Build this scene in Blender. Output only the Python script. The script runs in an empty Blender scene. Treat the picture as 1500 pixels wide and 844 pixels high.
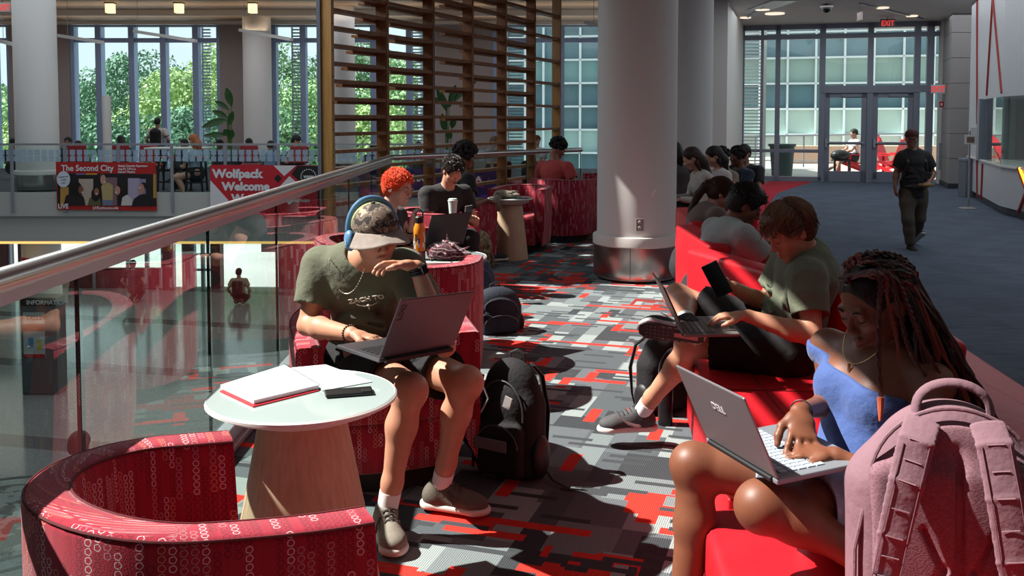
import bpy, bmesh, math, random
import numpy as np
from mathutils import Vector, Matrix, Quaternion
random.seed(7)
PI = math.pi
SC = bpy.context.scene
COL = SC.collection
V = Vector
CAM_H, FOC, CX, CY, PITCH = 1.55, 1380.0, 750.0, 247.3, math.radians(3)

def ray(px, py):
    a = (px-CX)/FOC; b = -(py-CY)/FOC
    return V((a, math.cos(PITCH)+b*math.sin(PITCH), -math.sin(PITCH)+b*math.cos(PITCH)))
def at_y(px, py, Y):
    d = ray(px, py); return V((d.x/d.y*Y, Y, CAM_H+d.z/d.y*Y))
def at_z(px, py, z=0.0):
    d = ray(px, py); t = (z-CAM_H)/d.z
    return V((d.x*t, d.y*t, z))

# ---------------------------------------------------------------- materials
def srgb(c):
    if isinstance(c, str):
        c = [int(c[i:i+2], 16)/255 for i in (0, 2, 4)]
    return tuple((x/12.92 if x <= .04045 else ((x+.055)/1.055)**2.4) for x in c) + (1.0,)
class NT:
    def __init__(s, m):
        s.m = m; m.use_nodes = True; s.t = m.node_tree; s.t.nodes.clear()
    def n(s, typ, _in=None, **kw):
        nd = s.t.nodes.new(typ)
        for k, v in kw.items(): setattr(nd, k, v)
        if _in:
            for k, v in _in.items():
                i = nd.inputs[k]
                if isinstance(v, bpy.types.NodeSocket): s.t.links.new(v, i)
                else: i.default_value = v
        return nd
    def math(s, op, a, b=0.0, c=0.0, clamp=False):
        nd = s.n('ShaderNodeMath', {0: a, 1: b, 2: c}, operation=op, use_clamp=clamp); return nd.outputs[0]
    def vmath(s, op, a, b=(0, 0, 0)):
        nd = s.n('ShaderNodeVectorMath', {0: a, 1: b}, operation=op)
        return nd.outputs['Value'] if op in ('LENGTH', 'DOT_PRODUCT', 'DISTANCE') else nd.outputs[0]
    def mix(s, f, a, b):
        nd = s.n('ShaderNodeMix', data_type='RGBA')
        for i, v in ((0, f), (6, a), (7, b)):
            if isinstance(v, bpy.types.NodeSocket): s.t.links.new(v, nd.inputs[i])
            else: nd.inputs[i].default_value = v
        return nd.outputs[2]
    def out(s, sh):
        o = s.n('ShaderNodeOutputMaterial'); s.t.links.new(sh, o.inputs[0])
    def bump(s, h, strength=.3, dist=.005):
        return s.n('ShaderNodeBump', {'Height': h, 'Strength': strength, 'Distance': dist}).outputs[0]
MATS = {}
def mat(name, color='808080', rough=.6, metal=0, bump=None, var=0, spec=.5, sheen=0, coat=0, sss=0, emit=None, emit_s=1, vscale=8, aniso=None):
    """generic principled material; bump=(scale,strength,dist[,stretch]); var = colour variation amount"""
    if name in MATS: return MATS[name]
    m = bpy.data.materials.new(name); t = NT(m)
    base = srgb(color)
    tc = t.n('ShaderNodeTexCoord').outputs['Object']
    col = base
    if var:
        nz = t.n('ShaderNodeTexNoise', {'Vector': tc, 'Scale': vscale, 'Detail': 4.0}).outputs['Fac']
        dk = tuple(x*(1-var) for x in base[:3])+(1,); lt = tuple(min(1, x*(1+var)) for x in base[:3])+(1,)
        f = t.math('MULTIPLY_ADD', nz, 2.2, -.6, clamp=True)
        col = t.mix(f, dk, lt)
    b = t.n('ShaderNodeBsdfPrincipled', {'Roughness': rough, 'Metallic': metal})
    if isinstance(col, tuple): b.inputs['Base Color'].default_value = col
    else: t.t.links.new(col, b.inputs['Base Color'])
    b.inputs['Specular IOR Level'].default_value = spec
    b.inputs['Sheen Weight'].default_value = sheen
    b.inputs['Coat Weight'].default_value = coat
    if sss:
        b.inputs['Subsurface Weight'].default_value = sss
        b.inputs['Subsurface Radius'].default_value = (.012, .005, .003)
        b.inputs['Subsurface Scale'].default_value = 1.0
    if emit:
        b.inputs['Emission Color'].default_value = srgb(emit); b.inputs['Emission Strength'].default_value = emit_s
    if bump:
        v = tc
        if len(bump) > 3: v = t.vmath('MULTIPLY', tc, bump[3])
        nz = t.n('ShaderNodeTexNoise', {'Vector': v, 'Scale': bump[0], 'Detail': 5.0}).outputs['Fac']
        t.t.links.new(t.bump(nz, bump[1], bump[2]), b.inputs['Normal'])
    t.out(b.outputs[0]); MATS[name] = m
    return m
def glass(name, tint='ffffff', refl=1.0, ior=1.5):
    """thin pane: clear with fresnel reflections"""
    if name in MATS: return MATS[name]
    m = bpy.data.materials.new(name); t = NT(m)
    tr = t.n('ShaderNodeBsdfTransparent', {'Color': srgb(tint)}).outputs[0]
    gl = t.n('ShaderNodeBsdfGlossy', {'Color': (1, 1, 1, 1), 'Roughness': 0.0}).outputs[0]
    fr = t.n('ShaderNodeFresnel', {'IOR': ior}).outputs[0]
    bk = t.n('ShaderNodeNewGeometry').outputs['Backfacing']
    f = t.math('MULTIPLY', t.math('MULTIPLY', fr, refl), t.math('SUBTRACT', 1.0, bk), clamp=True)
    mx = t.n('ShaderNodeMixShader', {0: f, 1: tr, 2: gl}).outputs[0]
    t.out(mx); MATS[name] = m; return m

# ---------------------------------------------------------------- objects
def tag(o, label=None, cat=None, group=None, kind=None):
    if label: o['label'] = label
    if cat: o['category'] = cat
    if group: o['group'] = group
    if kind: o['kind'] = kind
    return o
def empty(name, loc=(0, 0, 0), rz=0, label=None, cat=None, group=None):
    o = bpy.data.objects.new(name, None); COL.objects.link(o)
    o.location = loc; o.rotation_euler = (0, 0, rz); o.empty_display_size = .1
    return tag(o, label, cat, group)
def link(name, me, m=None, parent=None, smooth=False):
    o = bpy.data.objects.new(name, me); COL.objects.link(o)
    if m is not None:
        for x in (m if isinstance(m, (list, tuple)) else [m]): me.materials.append(x)
    if smooth: me.shade_smooth()
    if parent is not None: o.parent = parent
    return o
def dup(root, loc=None, rz=None, label=None, group=None, parent=None):
    c = root.copy(); COL.objects.link(c)
    if parent is not None: c.parent = parent
    if loc is not None: c.location = loc
    if rz is not None: c.rotation_euler = (0, 0, rz)
    if label: c['label'] = label
    if group: c['group'] = group
    for ch in list(root.children): dup(ch, parent=c)
    return c
class MB:
    """collects solids into one mesh"""
    def __init__(s): s.bm = bmesh.new(); s.uv = None
    def box(s, c, size, rot=None, bev=0, mi=0):
        r = bmesh.ops.create_cube(s.bm, size=1)['verts']
        M = Matrix.Translation(V(c)) @ ((rot.to_4x4() if rot else Matrix.Identity(4)) @ Matrix.Diagonal((*size, 1)))
        bmesh.ops.transform(s.bm, matrix=M, verts=r)
        fs = {f for v in r for f in v.link_faces}
        for f in fs: f.material_index = mi
        if bev:
            es = list({e for v in r for e in v.link_edges})
            bmesh.ops.bevel(s.bm, geom=es, offset=bev, segments=2, profile=.5, affect='EDGES')
        return s
    def span(s, lo, hi, bev=0, mi=0):
        lo = V(lo); hi = V(hi); return s.box((lo+hi)/2, hi-lo, bev=bev, mi=mi)
    def bar(s, a, b, w, h, up=(0, 0, 1), bev=0, mi=0):
        a = V(a); b = V(b); d = b-a; L = d.length; d.normalize(); up = V(up)
        x = d.cross(up)
        if x.length < 1e-4: x = d.cross(V((1, 0, 0)))
        x.normalize(); z = x.cross(d)
        R = Matrix((x, d, z)).transposed()
        return s.box((a+b)/2, (w, L, h), R, bev, mi)
    def tube(s, pts, r, seg=10, cap=True, mi=0, flat=1.0):
        pts = [V(p) for p in pts]; n = len(pts)
        rr = r if isinstance(r, (list, tuple)) else [r]*n
        rings = []; prev = None
        for i, p in enumerate(pts):
            t = (pts[min(i+1, n-1)]-pts[max(i-1, 0)]).normalized()
            if prev is None:
                x = t.cross(V((0, 0, 1)))
                if x.length < 1e-3: x = t.cross(V((1, 0, 0)))
            else: x = prev-t*prev.dot(t)
            if x.length < 1e-6: x = t.orthogonal()
            x.normalize(); y = t.cross(x); prev = x
            rings.append([s.bm.verts.new(p+(x*math.cos(2*PI*k/seg)+y*math.sin(2*PI*k/seg)*flat)*rr[i]) for k in range(seg)])
        for a, b in zip(rings, rings[1:]):
            for k in range(seg):
                f = s.bm.faces.new((a[k], a[(k+1) % seg], b[(k+1) % seg], b[k])); f.material_index = mi
        if cap:
            f = s.bm.faces.new(rings[0][::-1]); f.material_index = mi
            f = s.bm.faces.new(rings[-1]); f.material_index = mi
        return s
    def lathe(s, prof, c=(0, 0, 0), seg=32, mi=0, a0=0, sc=(1, 1)):
        """prof: list of (r,z); closed on the axis when r==0"""
        c = V(c); rings = []
        for r, z in prof:
            if r < 1e-6: rings.append([s.bm.verts.new(c+V((0, 0, z)))])
            else: rings.append([s.bm.verts.new(c+V((sc[0]*r*math.cos(a0+2*PI*k/seg), sc[1]*r*math.sin(a0+2*PI*k/seg), z))) for k in range(seg)])
        for a, b in zip(rings, rings[1:]):
            for k in range(seg):
                j = (k+1) % seg
                if len(a) == 1 and len(b) == 1: continue
                if len(a) == 1: vs = (a[0], b[j], b[k])
                elif len(b) == 1: vs = (a[k], a[j], b[0])
                else: vs = (a[k], a[j], b[j], b[k])
                f = s.bm.faces.new(vs); f.material_index = mi
        return s
    def prism(s, poly, d, mi=0):
        """poly: list of 3D points (planar), extruded by vector d"""
        a = [s.bm.verts.new(V(p)) for p in poly]; b = [s.bm.verts.new(V(p)+V(d)) for p in poly]
        n = len(a)
        fs = [s.bm.faces.new(a[::-1]), s.bm.faces.new(b)]
        for k in range(n): fs.append(s.bm.faces.new((a[k], a[(k+1) % n], b[(k+1) % n], b[k])))
        for f in fs: f.material_index = mi
        return s
    def ball(s, c, r, seg=16, rot=None, mi=0):
        r = r if isinstance(r, (list, tuple)) else (r, r, r)
        vs = bmesh.ops.create_uvsphere(s.bm, u_segments=seg, v_segments=max(6, seg//2+2), radius=1)['verts']
        M = Matrix.Translation(V(c)) @ ((rot.to_4x4() if rot else Matrix.Identity(4)) @ Matrix.Diagonal((*r, 1)))
        bmesh.ops.transform(s.bm, matrix=M, verts=vs)
        for f in {f for v in vs for f in v.link_faces}: f.material_index = mi
        return s
    def xf(s, M): bmesh.ops.transform(s.bm, matrix=M, verts=s.bm.verts); return s
    def build(s, name, m=None, parent=None, smooth=False, loc=None, rz=None):
        bmesh.ops.recalc_face_normals(s.bm, faces=s.bm.faces)
        me = bpy.data.meshes.new(name); s.bm.to_mesh(me); s.bm.free()
        o = link(name, me, m, parent, False)
        if smooth:
            me.shade_smooth()
            try: me.set_sharp_from_angle(angle=math.radians(40))
            except Exception: pass
        if loc is not None: o.location = loc
        if rz is not None: o.rotation_euler = (0, 0, rz)
        return o
def grid_mesh(pts, closed_u=False, closed_v=False, uv=None):
    """pts[i][j] -> mesh, optional uv[i][j]"""
    nu = len(pts); nv = len(pts[0])
    me = bpy.data.meshes.new('m')
    vs = [tuple(p) for row in pts for p in row]; fs = []; uvs = []
    for i in range(nu-(0 if closed_u else 1)):
        for j in range(nv-(0 if closed_v else 1)):
            i2 = (i+1) % nu; j2 = (j+1) % nv
            fs.append((i*nv+j, i2*nv+j, i2*nv+j2, i*nv+j2))
    me.from_pydata(vs, [], fs)
    if uv is not None:
        l = me.uv_layers.new(name='UVMap')
        flat = [u for row in uv for u in row]
        for li, lp in enumerate(me.loops): l.data[li].uv = flat[lp.vertex_index]
    return me
def text(s, size, name='lettering', m=None, parent=None, M=None, ext=.001, bold=0, align='LEFT', sx=1.0, shear=0, spacing=1):
    cu = bpy.data.curves.new(name, 'FONT'); cu.body = s; cu.size = size; cu.extrude = ext; cu.offset = bold
    cu.align_x = align; cu.shear = shear; cu.space_character = spacing; cu.resolution_u = 3
    o = bpy.data.objects.new(name, cu)
    COL.objects.link(o); bpy.context.view_layer.update()
    me = bpy.data.meshes.new_from_object(o.evaluated_get(bpy.context.evaluated_depsgraph_get()))
    bpy.data.objects.remove(o)
    me.transform(Matrix.Diagonal((sx, 1, 1, 1)))
    if M is not None: me.transform(M)
    return link(name, me, m, parent)
def frame(origin, xdir, ydir):
    """matrix that puts local x along xdir and local y along ydir"""
    x = V(xdir).normalized(); y = V(ydir); y = (y-x*y.dot(x)).normalized(); z = x.cross(y)
    M = Matrix((x, y, z)).transposed().to_4x4(); M.translation = V(origin); return M

# ---------------------------------------------------------------- implicit sculpting
class Sculpt:
    def __init__(s, vox): s.vox = vox; s.P = []
    def _add(s, fn, lo, hi, k, op): s.P.append((fn, np.array(lo, float), np.array(hi, float), k, op)); return s
    def cone(s, a, b, ra, rb=None, k=.02, op='+'):
        rb = ra if rb is None else rb
        a = np.array(a, float); b = np.array(b, float); d = b-a; L2 = max(float(d@d), 1e-9); r = max(ra, rb)
        def fn(X, Y, Z):
            x = X-a[0]; y = Y-a[1]; z = Z-a[2]
            t = np.clip((x*d[0]+y*d[1]+z*d[2])/L2, 0, 1)
            return np.sqrt((x-t*d[0])**2+(y-t*d[1])**2+(z-t*d[2])**2)-(ra+(rb-ra)*t)
        return s._add(fn, np.minimum(a, b)-r, np.maximum(a, b)+r, k, op)
    def chain(s, pts, rs, k=.02, op='+'):
        for i in range(len(pts)-1): s.cone(pts[i], pts[i+1], rs[i], rs[i+1], k, op)
        return s
    def ell(s, c, r, R=None, k=.02, op='+'):
        c = np.array(c, float); r = np.array(r if hasattr(r, '__len__') else (r, r, r), float)
        Rm = np.array(R) if R is not None else np.eye(3)   # columns = local axes
        def fn(X, Y, Z):
            x = X-c[0]; y = Y-c[1]; z = Z-c[2]
            u = x*Rm[0, 0]+y*Rm[1, 0]+z*Rm[2, 0]; v = x*Rm[0, 1]+y*Rm[1, 1]+z*Rm[2, 1]; w = x*Rm[0, 2]+y*Rm[1, 2]+z*Rm[2, 2]
            k0 = np.sqrt((u/r[0])**2+(v/r[1])**2+(w/r[2])**2)
            k1 = np.sqrt((u/r[0]**2)**2+(v/r[1]**2)**2+(w/r[2]**2)**2)+1e-9
            return k0*(k0-1)/k1
        e = np.sqrt((Rm**2)@(r**2))
        return s._add(fn, c-e, c+e, k, op)
    def box(s, c, h, R=None, rnd=.01, k=.01, op='+'):
        c = np.array(c, float); h = np.array(h, float); Rm = np.array(R) if R is not None else np.eye(3)
        hh = h-rnd
        def fn(X, Y, Z):
            x = X-c[0]; y = Y-c[1]; z = Z-c[2]
            u = np.abs(x*Rm[0, 0]+y*Rm[1, 0]+z*Rm[2, 0])-hh[0]; v = np.abs(x*Rm[0, 1]+y*Rm[1, 1]+z*Rm[2, 1])-hh[1]; w = np.abs(x*Rm[0, 2]+y*Rm[1, 2]+z*Rm[2, 2])-hh[2]
            return np.sqrt(np.maximum(u, 0)**2+np.maximum(v, 0)**2+np.maximum(w, 0)**2)+np.minimum(np.maximum(np.maximum(u, v), w), 0)-rnd
        e = np.abs(Rm)@h
        return s._add(fn, c-e, c+e, k, op)
    def econe(s, a, b, wa, wb, side, k=.03, op='+', infl=0):
        """elliptical section; wa,wb = (half width along side, half depth)"""
        a = np.array(a, float); b = np.array(b, float); d = b-a; L = max(float(np.linalg.norm(d)), 1e-6); ax = d/L
        sd = np.array(side, float); sd = sd-ax*(sd@ax); sd /= np.linalg.norm(sd); fr = np.cross(ax, sd)
        wa = (wa[0]+infl, wa[1]+infl); wb = (wb[0]+infl, wb[1]+infl)
        def fn(X, Y, Z):
            x = X-a[0]; y = Y-a[1]; z = Z-a[2]
            h = x*ax[0]+y*ax[1]+z*ax[2]; t = np.clip(h/L, 0, 1); e = h-t*L
            u = x*sd[0]+y*sd[1]+z*sd[2]; v = x*fr[0]+y*fr[1]+z*fr[2]
            W = wa[0]+(wb[0]-wa[0])*t; D = wa[1]+(wb[1]-wa[1])*t
            m = np.minimum(W, D)
            k0 = np.sqrt((u/W)**2+(v/D)**2+(e/m)**2); k1 = np.sqrt((u/W**2)**2+(v/D**2)**2+(e/m**2)**2)+1e-9
            return k0*(k0-1)/k1
        r = max(*wa, *wb)
        return s._add(fn, np.minimum(a, b)-r, np.maximum(a, b)+r, k, op)
    def cut(s, p, n, k=.004, reg=None):
        """remove everything on the +n side of the plane (inside region reg=(center,radius))"""
        p = np.array(p, float); n = np.array(n, float); n = n/np.linalg.norm(n)
        def fn(X, Y, Z): return -((X-p[0])*n[0]+(Y-p[1])*n[1]+(Z-p[2])*n[2])
        if reg is None: return s._add(fn, [-1e3]*3, [1e3]*3, k, '-')
        c = np.array(reg[0], float); R = reg[1]
        def fn2(X, Y, Z):
            return np.maximum(fn(X, Y, Z), np.sqrt((X-c[0])**2+(Y-c[1])**2+(Z-c[2])**2)-R)
        return s._add(fn2, c-R, c+R, k, '-')
    def wave(s, fn, lo, hi):
        """adds a displacement fn(X,Y,Z) in a region"""
        return s._add(fn, lo, hi, 0, 'd')
    def mesh(s):
        h = s.vox
        pos = [(lo, hi) for _, lo, hi, k, op in s.P if op == '+']
        lo = np.min([a for a, b in pos], 0)-4*h; hi = np.max([b for a, b in pos], 0)+4*h
        n = np.ceil((hi-lo)/h).astype(int)+1
        F = np.full(tuple(n), .2, np.float32)
        ax = [(lo[i]+h*np.arange(n[i])).astype(np.float32) for i in range(3)]
        for fn, a, b, k, op in s.P:
            pad = max(k, 0)+4*h
            i0 = np.clip(np.floor((a-pad-lo)/h).astype(int), 0, n-1); i1 = np.clip(np.ceil((b+pad-lo)/h).astype(int)+1, 1, n)
            if (i1 <= i0).any(): continue
            sl = tuple(slice(i0[j], i1[j]) for j in range(3))
            X = ax[0][sl[0]][:, None, None]; Y = ax[1][sl[1]][None, :, None]; Z = ax[2][sl[2]][None, None, :]
            d = fn(X, Y, Z).astype(np.float32); A = F[sl]
            if op == 'd': F[sl] = A+d; continue
            if op == '-': A = -A
            if k > 0:
                hh = np.maximum(k-np.abs(A-d), 0)/k; R = np.minimum(A, d)-hh*hh*k/4
            else: R = np.minimum(A, d)
            F[sl] = -R if op == '-' else R
        ins = F < 0
        I = ins.astype(np.int8)
        c = (I[:-1, :-1, :-1]+I[1:, :-1, :-1]+I[:-1, 1:, :-1]+I[:-1, :-1, 1:]+I[1:, 1:, :-1]+I[1:, :-1, 1:]+I[:-1, 1:, 1:]+I[1:, 1:, 1:])
        idx = np.argwhere((c > 0) & (c < 8))
        dims = np.array(c.shape)
        lin = (idx[:, 0]*dims[1]+idx[:, 1])*dims[2]+idx[:, 2]
        off = np.array([[x, y, z] for x in (0, 1) for y in (0, 1) for z in (0, 1)])
        val = np.stack([F[idx[:, 0]+o[0], idx[:, 1]+o[1], idx[:, 2]+o[2]] for o in off], 1)
        acc = np.zeros((len(idx), 3)); cnt = np.zeros(len(idx))
        for i in range(8):
            for j in range(i+1, 8):
                if np.abs(off[i]-off[j]).sum() != 1: continue
                va = val[:, i]; vb = val[:, j]; m = (va < 0) != (vb < 0)
                t = np.where(m, va/(va-vb+1e-12), 0)
                p = off[i]+(off[j]-off[i])*t[:, None]
                acc[m] += p[m]; cnt[m] += 1
        vs = lo+(idx+acc/np.maximum(cnt, 1)[:, None])*h
        quads = []
        for a in range(3):
            sa = [slice(None)]*3; sb = [slice(None)]*3; sa[a] = slice(0, -1); sb[a] = slice(1, None)
            A = ins[tuple(sa)]; B = ins[tuple(sb)]
            e = np.argwhere(A != B)
            u, v = (a+1) % 3, (a+2) % 3
            e = e[(e[:, u] > 0) & (e[:, v] > 0) & (e[:, u] < dims[u]) & (e[:, v] < dims[v])]
            fl = A[e[:, 0], e[:, 1], e[:, 2]]
            q = []
            for du, dv in ((-1, -1), (0, -1), (0, 0), (-1, 0)):
                cc = e.copy(); cc[:, u] += du; cc[:, v] += dv
                q.append(np.searchsorted(lin, (cc[:, 0]*dims[1]+cc[:, 1])*dims[2]+cc[:, 2]))
            q = np.stack(q, 1); q[~fl] = q[~fl][:, ::-1]; quads.append(q)
        q = np.concatenate(quads).astype(np.int32)
        me = bpy.data.meshes.new('s')
        me.vertices.add(len(vs)); me.vertices.foreach_set('co', vs.astype(np.float32).ravel())
        me.loops.add(q.size); me.loops.foreach_set('vertex_index', q.ravel())
        me.polygons.add(len(q)); me.polygons.foreach_set('loop_start', np.arange(0, q.size, 4, dtype=np.int32))
        me.update(); me.validate()
        me.shade_smooth()
        return me
    def build(s, name, m, parent=None, M=None):
        me = s.mesh()
        if M is not None: me.transform(M)
        return link(name, me, m, parent)
# ================================================================ materials of the place
def carpet_mat():
    m = bpy.data.materials.new('patterned_carpet'); t = NT(m)
    tc = t.n('ShaderNodeTexCoord').outputs['Object']
    rot = t.n('ShaderNodeMapping', {'Vector': tc, 'Rotation': (0, 0, math.radians(18))}).outputs[0]
    sep = t.n('ShaderNodeSeparateXYZ', {0: rot}); X, Y = sep.outputs[0], sep.outputs[1]
    def cell(a, b, seed, jit=.37):
        # rows of height b, cells of length a, each row shifted
        row = t.math('FLOOR', t.math('DIVIDE', t.math('ADD', Y, seed*1.37), b))
        r1 = t.n('ShaderNodeTexWhiteNoise', {'Vector': t.n('ShaderNodeCombineXYZ', {0: row, 1: seed}).outputs[0]}, noise_dimensions='3D').outputs[0]
        colm = t.math('FLOOR', t.math('ADD', t.math('DIVIDE', X, a), t.math('MULTIPLY', r1, 1.0)))
        v = t.n('ShaderNodeCombineXYZ', {0: row, 1: colm, 2: seed}).outputs[0]
        w = t.n('ShaderNodeTexWhiteNoise', {'Vector': v}, noise_dimensions='3D')
        return w.outputs[0], w.outputs[1]
    def cellv(a, b, seed):
        c = t.math('FLOOR', t.math('DIVIDE', t.math('ADD', X, seed*.73), a))
        r1 = t.n('ShaderNodeTexWhiteNoise', {'Vector': t.n('ShaderNodeCombineXYZ', {0: c, 1: seed}).outputs[0]}, noise_dimensions='3D').outputs[0]
        row = t.math('FLOOR', t.math('ADD', t.math('DIVIDE', Y, b), r1))
        w = t.n('ShaderNodeTexWhiteNoise', {'Vector': t.n('ShaderNodeCombineXYZ', {0: c, 1: row, 2: seed}).outputs[0]}, noise_dimensions='3D')
        return w.outputs[0], w.outputs[1]
    def greys(f): 
        r = t.n('ShaderNodeValToRGB', {0: f}); r.color_ramp.interpolation = 'CONSTANT'; e = r.color_ramp.elements
        e[0].color = srgb('555c60'); e[1].position = .25; e[1].color = srgb('788284')
        for p, c in ((.5, '939e9e'), (.72, '62686d'), (.88, '3e4246')):
            x = e.new(p); x.color = srgb(c)
        return r.outputs[0]
    f, _ = cell(.38, .27, 3.0); col = greys(f)
    f, c = cellv(.11, .38, 7.0); s2 = t.n('ShaderNodeSeparateColor', {0: c}).outputs[1]
    col = t.mix(t.math('LESS_THAN', f, .4), col, greys(s2))
    # broad red patches, vertical bars, thin horizontal bars
    red = srgb('d8392f'); dred = srgb('8d322f')
    f, c = cell(.36, .3, 11.0); c2 = t.n('ShaderNodeSeparateColor', {0: c}).outputs[2]
    f3, _ = cellv(.08, .1, 17.0)
    k = t.math('MULTIPLY', t.math('LESS_THAN', f, .15), t.math('LESS_THAN', f3, .62))
    col = t.mix(k, col, t.mix(t.math('GREATER_THAN', c2, .6), red, dred))
    f, c = cellv(.06, .22, 23.0)
    col = t.mix(t.math('LESS_THAN', f, .05), col, red)
    f, c = cell(.32, .055, 31.0)
    col = t.mix(t.math('LESS_THAN', f, .10), col, red)
    f, c = cell(.2, .035, 37.0)
    col = t.mix(t.math('LESS_THAN', f, .15), col, srgb('43474b'))
    # woven rib
    nz = t.n('ShaderNodeTexNoise', {'Vector': rot, 'Scale': 260.0, 'Detail': 2.0}).outputs['Fac']
    wv = t.n('ShaderNodeTexWave', {'Vector': rot, 'Scale': 38.0, 'Distortion': 2.0, 'Detail': 1.0}).outputs['Fac']
    h = t.math('MULTIPLY_ADD', wv, .5, nz)
    g = t.math('MULTIPLY_ADD', h, .55, .55)
    col = t.vmath('MULTIPLY', col, t.n('ShaderNodeCombineXYZ', {0: g, 1: g, 2: g}).outputs[0])
    b = t.n('ShaderNodeBsdfPrincipled', {'Base Color': col, 'Roughness': .95, 'Specular IOR Level': .15, 'Normal': t.bump(h, .6, .004)})
    t.out(b.outputs[0]); MATS['patterned_carpet'] = m; return m
def streak_carpet(name, c1, c2, sc=(1.2, 14, 1)):
    m = bpy.data.materials.new(name); t = NT(m)
    tc = t.n('ShaderNodeTexCoord').outputs['Object']
    v = t.vmath('MULTIPLY', tc, sc)
    n1 = t.n('ShaderNodeTexNoise', {'Vector': v, 'Scale': 2.2, 'Detail': 5.0, 'Roughness': .7}).outputs['Fac']
    n2 = t.n('ShaderNodeTexNoise', {'Vector': tc, 'Scale': 240.0, 'Detail': 2.0}).outputs['Fac']
    # carpet tiles: faint half metre checks of alternating pile
    br = t.n('ShaderNodeTexChecker', {'Vector': tc, 'Scale': 1.6}).outputs['Fac']
    f = t.math('ADD', t.math('MULTIPLY_ADD', n1, 1.8, -.75), t.math('MULTIPLY_ADD', br, .12, t.math('MULTIPLY', n2, .35)), clamp=True)
    col = t.mix(f, srgb(c1), srgb(c2))
    b = t.n('ShaderNodeBsdfPrincipled', {'Base Color': col, 'Roughness': .95, 'Specular IOR Level': .15, 'Normal': t.bump(n2, .5, .003)})
    t.out(b.outputs[0]); MATS[name] = m; return m
def wood_mat(name, c1, c2, sc=(3, 3, 40), rough=.45, s=2.0):
    m = bpy.data.materials.new(name); t = NT(m)
    tc = t.n('ShaderNodeTexCoord').outputs['Object']
    v = t.vmath('MULTIPLY', tc, sc)
    n1 = t.n('ShaderNodeTexNoise', {'Vector': v, 'Scale': s, 'Detail': 6.0, 'Roughness': .6}).outputs['Fac']
    col = t.mix(t.math('MULTIPLY_ADD', n1, 2.2, -.6, clamp=True), srgb(c1), srgb(c2))
    b = t.n('ShaderNodeBsdfPrincipled', {'Base Color': col, 'Roughness': rough, 'Normal': t.bump(n1, .1, .002)})
    t.out(b.outputs[0]); MATS[name] = m; return m
M_CARPET = carpet_mat()
M_BLUE = streak_carpet('blue_grey_carpet', '444c59', '667080')
M_BAND = streak_carpet('red_carpet', '9c2030', 'c23040', (3, 10, 1))
M_WHITE = mat('white_paint', 'd6d3cf', .6, bump=(60, .05, .002))
M_COL = mat('column_paint', 'd6d6d4', .55, bump=(90, .08, .001))
M_CEIL = mat('ceiling_paint', 'b9b5b3', .8)
M_STEEL = mat('brushed_steel', 'b4b0ac', .28, 1.0, bump=(4, .15, .002, (1, 1, 40)))
M_RAIL = mat('polished_rail', 'c9c5c1', .27, .85)
M_ALU = mat('aluminium', 'aeb2ba', .4, .6)
M_DKALU = mat('grey_frame', '868c9a', .45, .3)
M_WOOD = wood_mat('screen_timber', '7d4523', 'a8703c', (2, 2, 2), .45, 6)
M_WOODL = wood_mat('post_timber', 'a97840', 'c9985a', (12, 12, .6), .4, 3)
M_GLASS = glass('pane_glass', 'f4fbf9', 1.0, 1.5)
M_RGLASS = glass('railing_glass', 'ebf4f0', 1.15, 1.58)
M_BLACK = mat('black_plastic', '17181a', .5)
M_REDL = mat('exit_red', 'e03a3a', .5, emit='ff3b30', emit_s=.6)

def poly_floor(name, pts, z, m, th=.3):
    mb = MB(); mb.prism([(x, y, z-th) for x, y in pts], (0, 0, th)); o = mb.build(name, m); return tag(o, kind='structure')
# floors -----------------------------------------------------------------
poly_floor('floor', [(-1.45, -4), (14, -4), (14, 24.2), (1.3, 24.2), (1.3, 19.9), (1.0, 13.35), (-1.45, 10.65)], 0, M_CARPET)
poly_floor('floor', [(-22, 19.95), (1.3, 19.95), (1.3, 24.2), (4.0, 24.2), (4.0, 30.2), (-22, 30.2)], -.02, streak_carpet('balcony_carpet', '3c4048', '5c6068'), .3)
BR = [(2.95, -4), (2.55, 1), (2.45, 4.2), (2.62, 6.2), (3.3, 9.2), (3.75, 12), (4.5, 16.6), (5.6, 19.8), (7.5, 23.4)]
BL = [(1.95, -4), (1.9, 1), (1.9, 4.2), (1.95, 6.2), (2.5, 9.2), (3.0, 12), (3.7, 16.2), (4.8, 19.8), (6.5, 23.6)]
poly_floor('floor', BR+[(13.9, 23.4), (13.9, -4)], .004, M_BLUE, .003)
poly_floor('floor', BR+BL[::-1], .003, M_BAND, .002)
# lower lobby floor, polished terrazzo
def terrazzo():
    m = bpy.data.materials.new('polished_terrazzo'); t = NT(m)
    tc = t.n('ShaderNodeTexCoord').outputs['Object']
    n = t.n('ShaderNodeTexVoronoi', {'Vector': tc, 'Scale': 45.0}).outputs['Color']
    sp = t.n('ShaderNodeSeparateColor', {0: n}).outputs[0]
    col = t.mix(t.math('MULTIPLY', sp, .6), srgb('7d868a'), srgb('a3aaac'))
    # dark inlaid bands
    s = t.n('ShaderNodeSeparateXYZ', {0: tc}); u = t.math('ADD', s.outputs[1], t.math('MULTIPLY', s.outputs[0], .22))
    bnd = t.math('LESS_THAN', t.math('MODULO', t.math('ADD', u, 60), 4.6), .55)
    col = t.mix(bnd, col, srgb('5d6367'))
    n2 = t.n('ShaderNodeTexNoise', {'Vector': tc, 'Scale': 1.3, 'Detail': 3.0}).outputs['Fac']
    b = t.n('ShaderNodeBsdfPrincipled', {'Base Color': col, 'Roughness': .12, 'Specular IOR Level': .6, 'Normal': t.bump(n2, .25, .01)})
    t.out(b.outputs[0]); return m
poly_floor('floor', [(-24, -4), (6, -4), (6, 30.5), (-24, 30.5)], -3.9, terrazzo(), .2)
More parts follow.
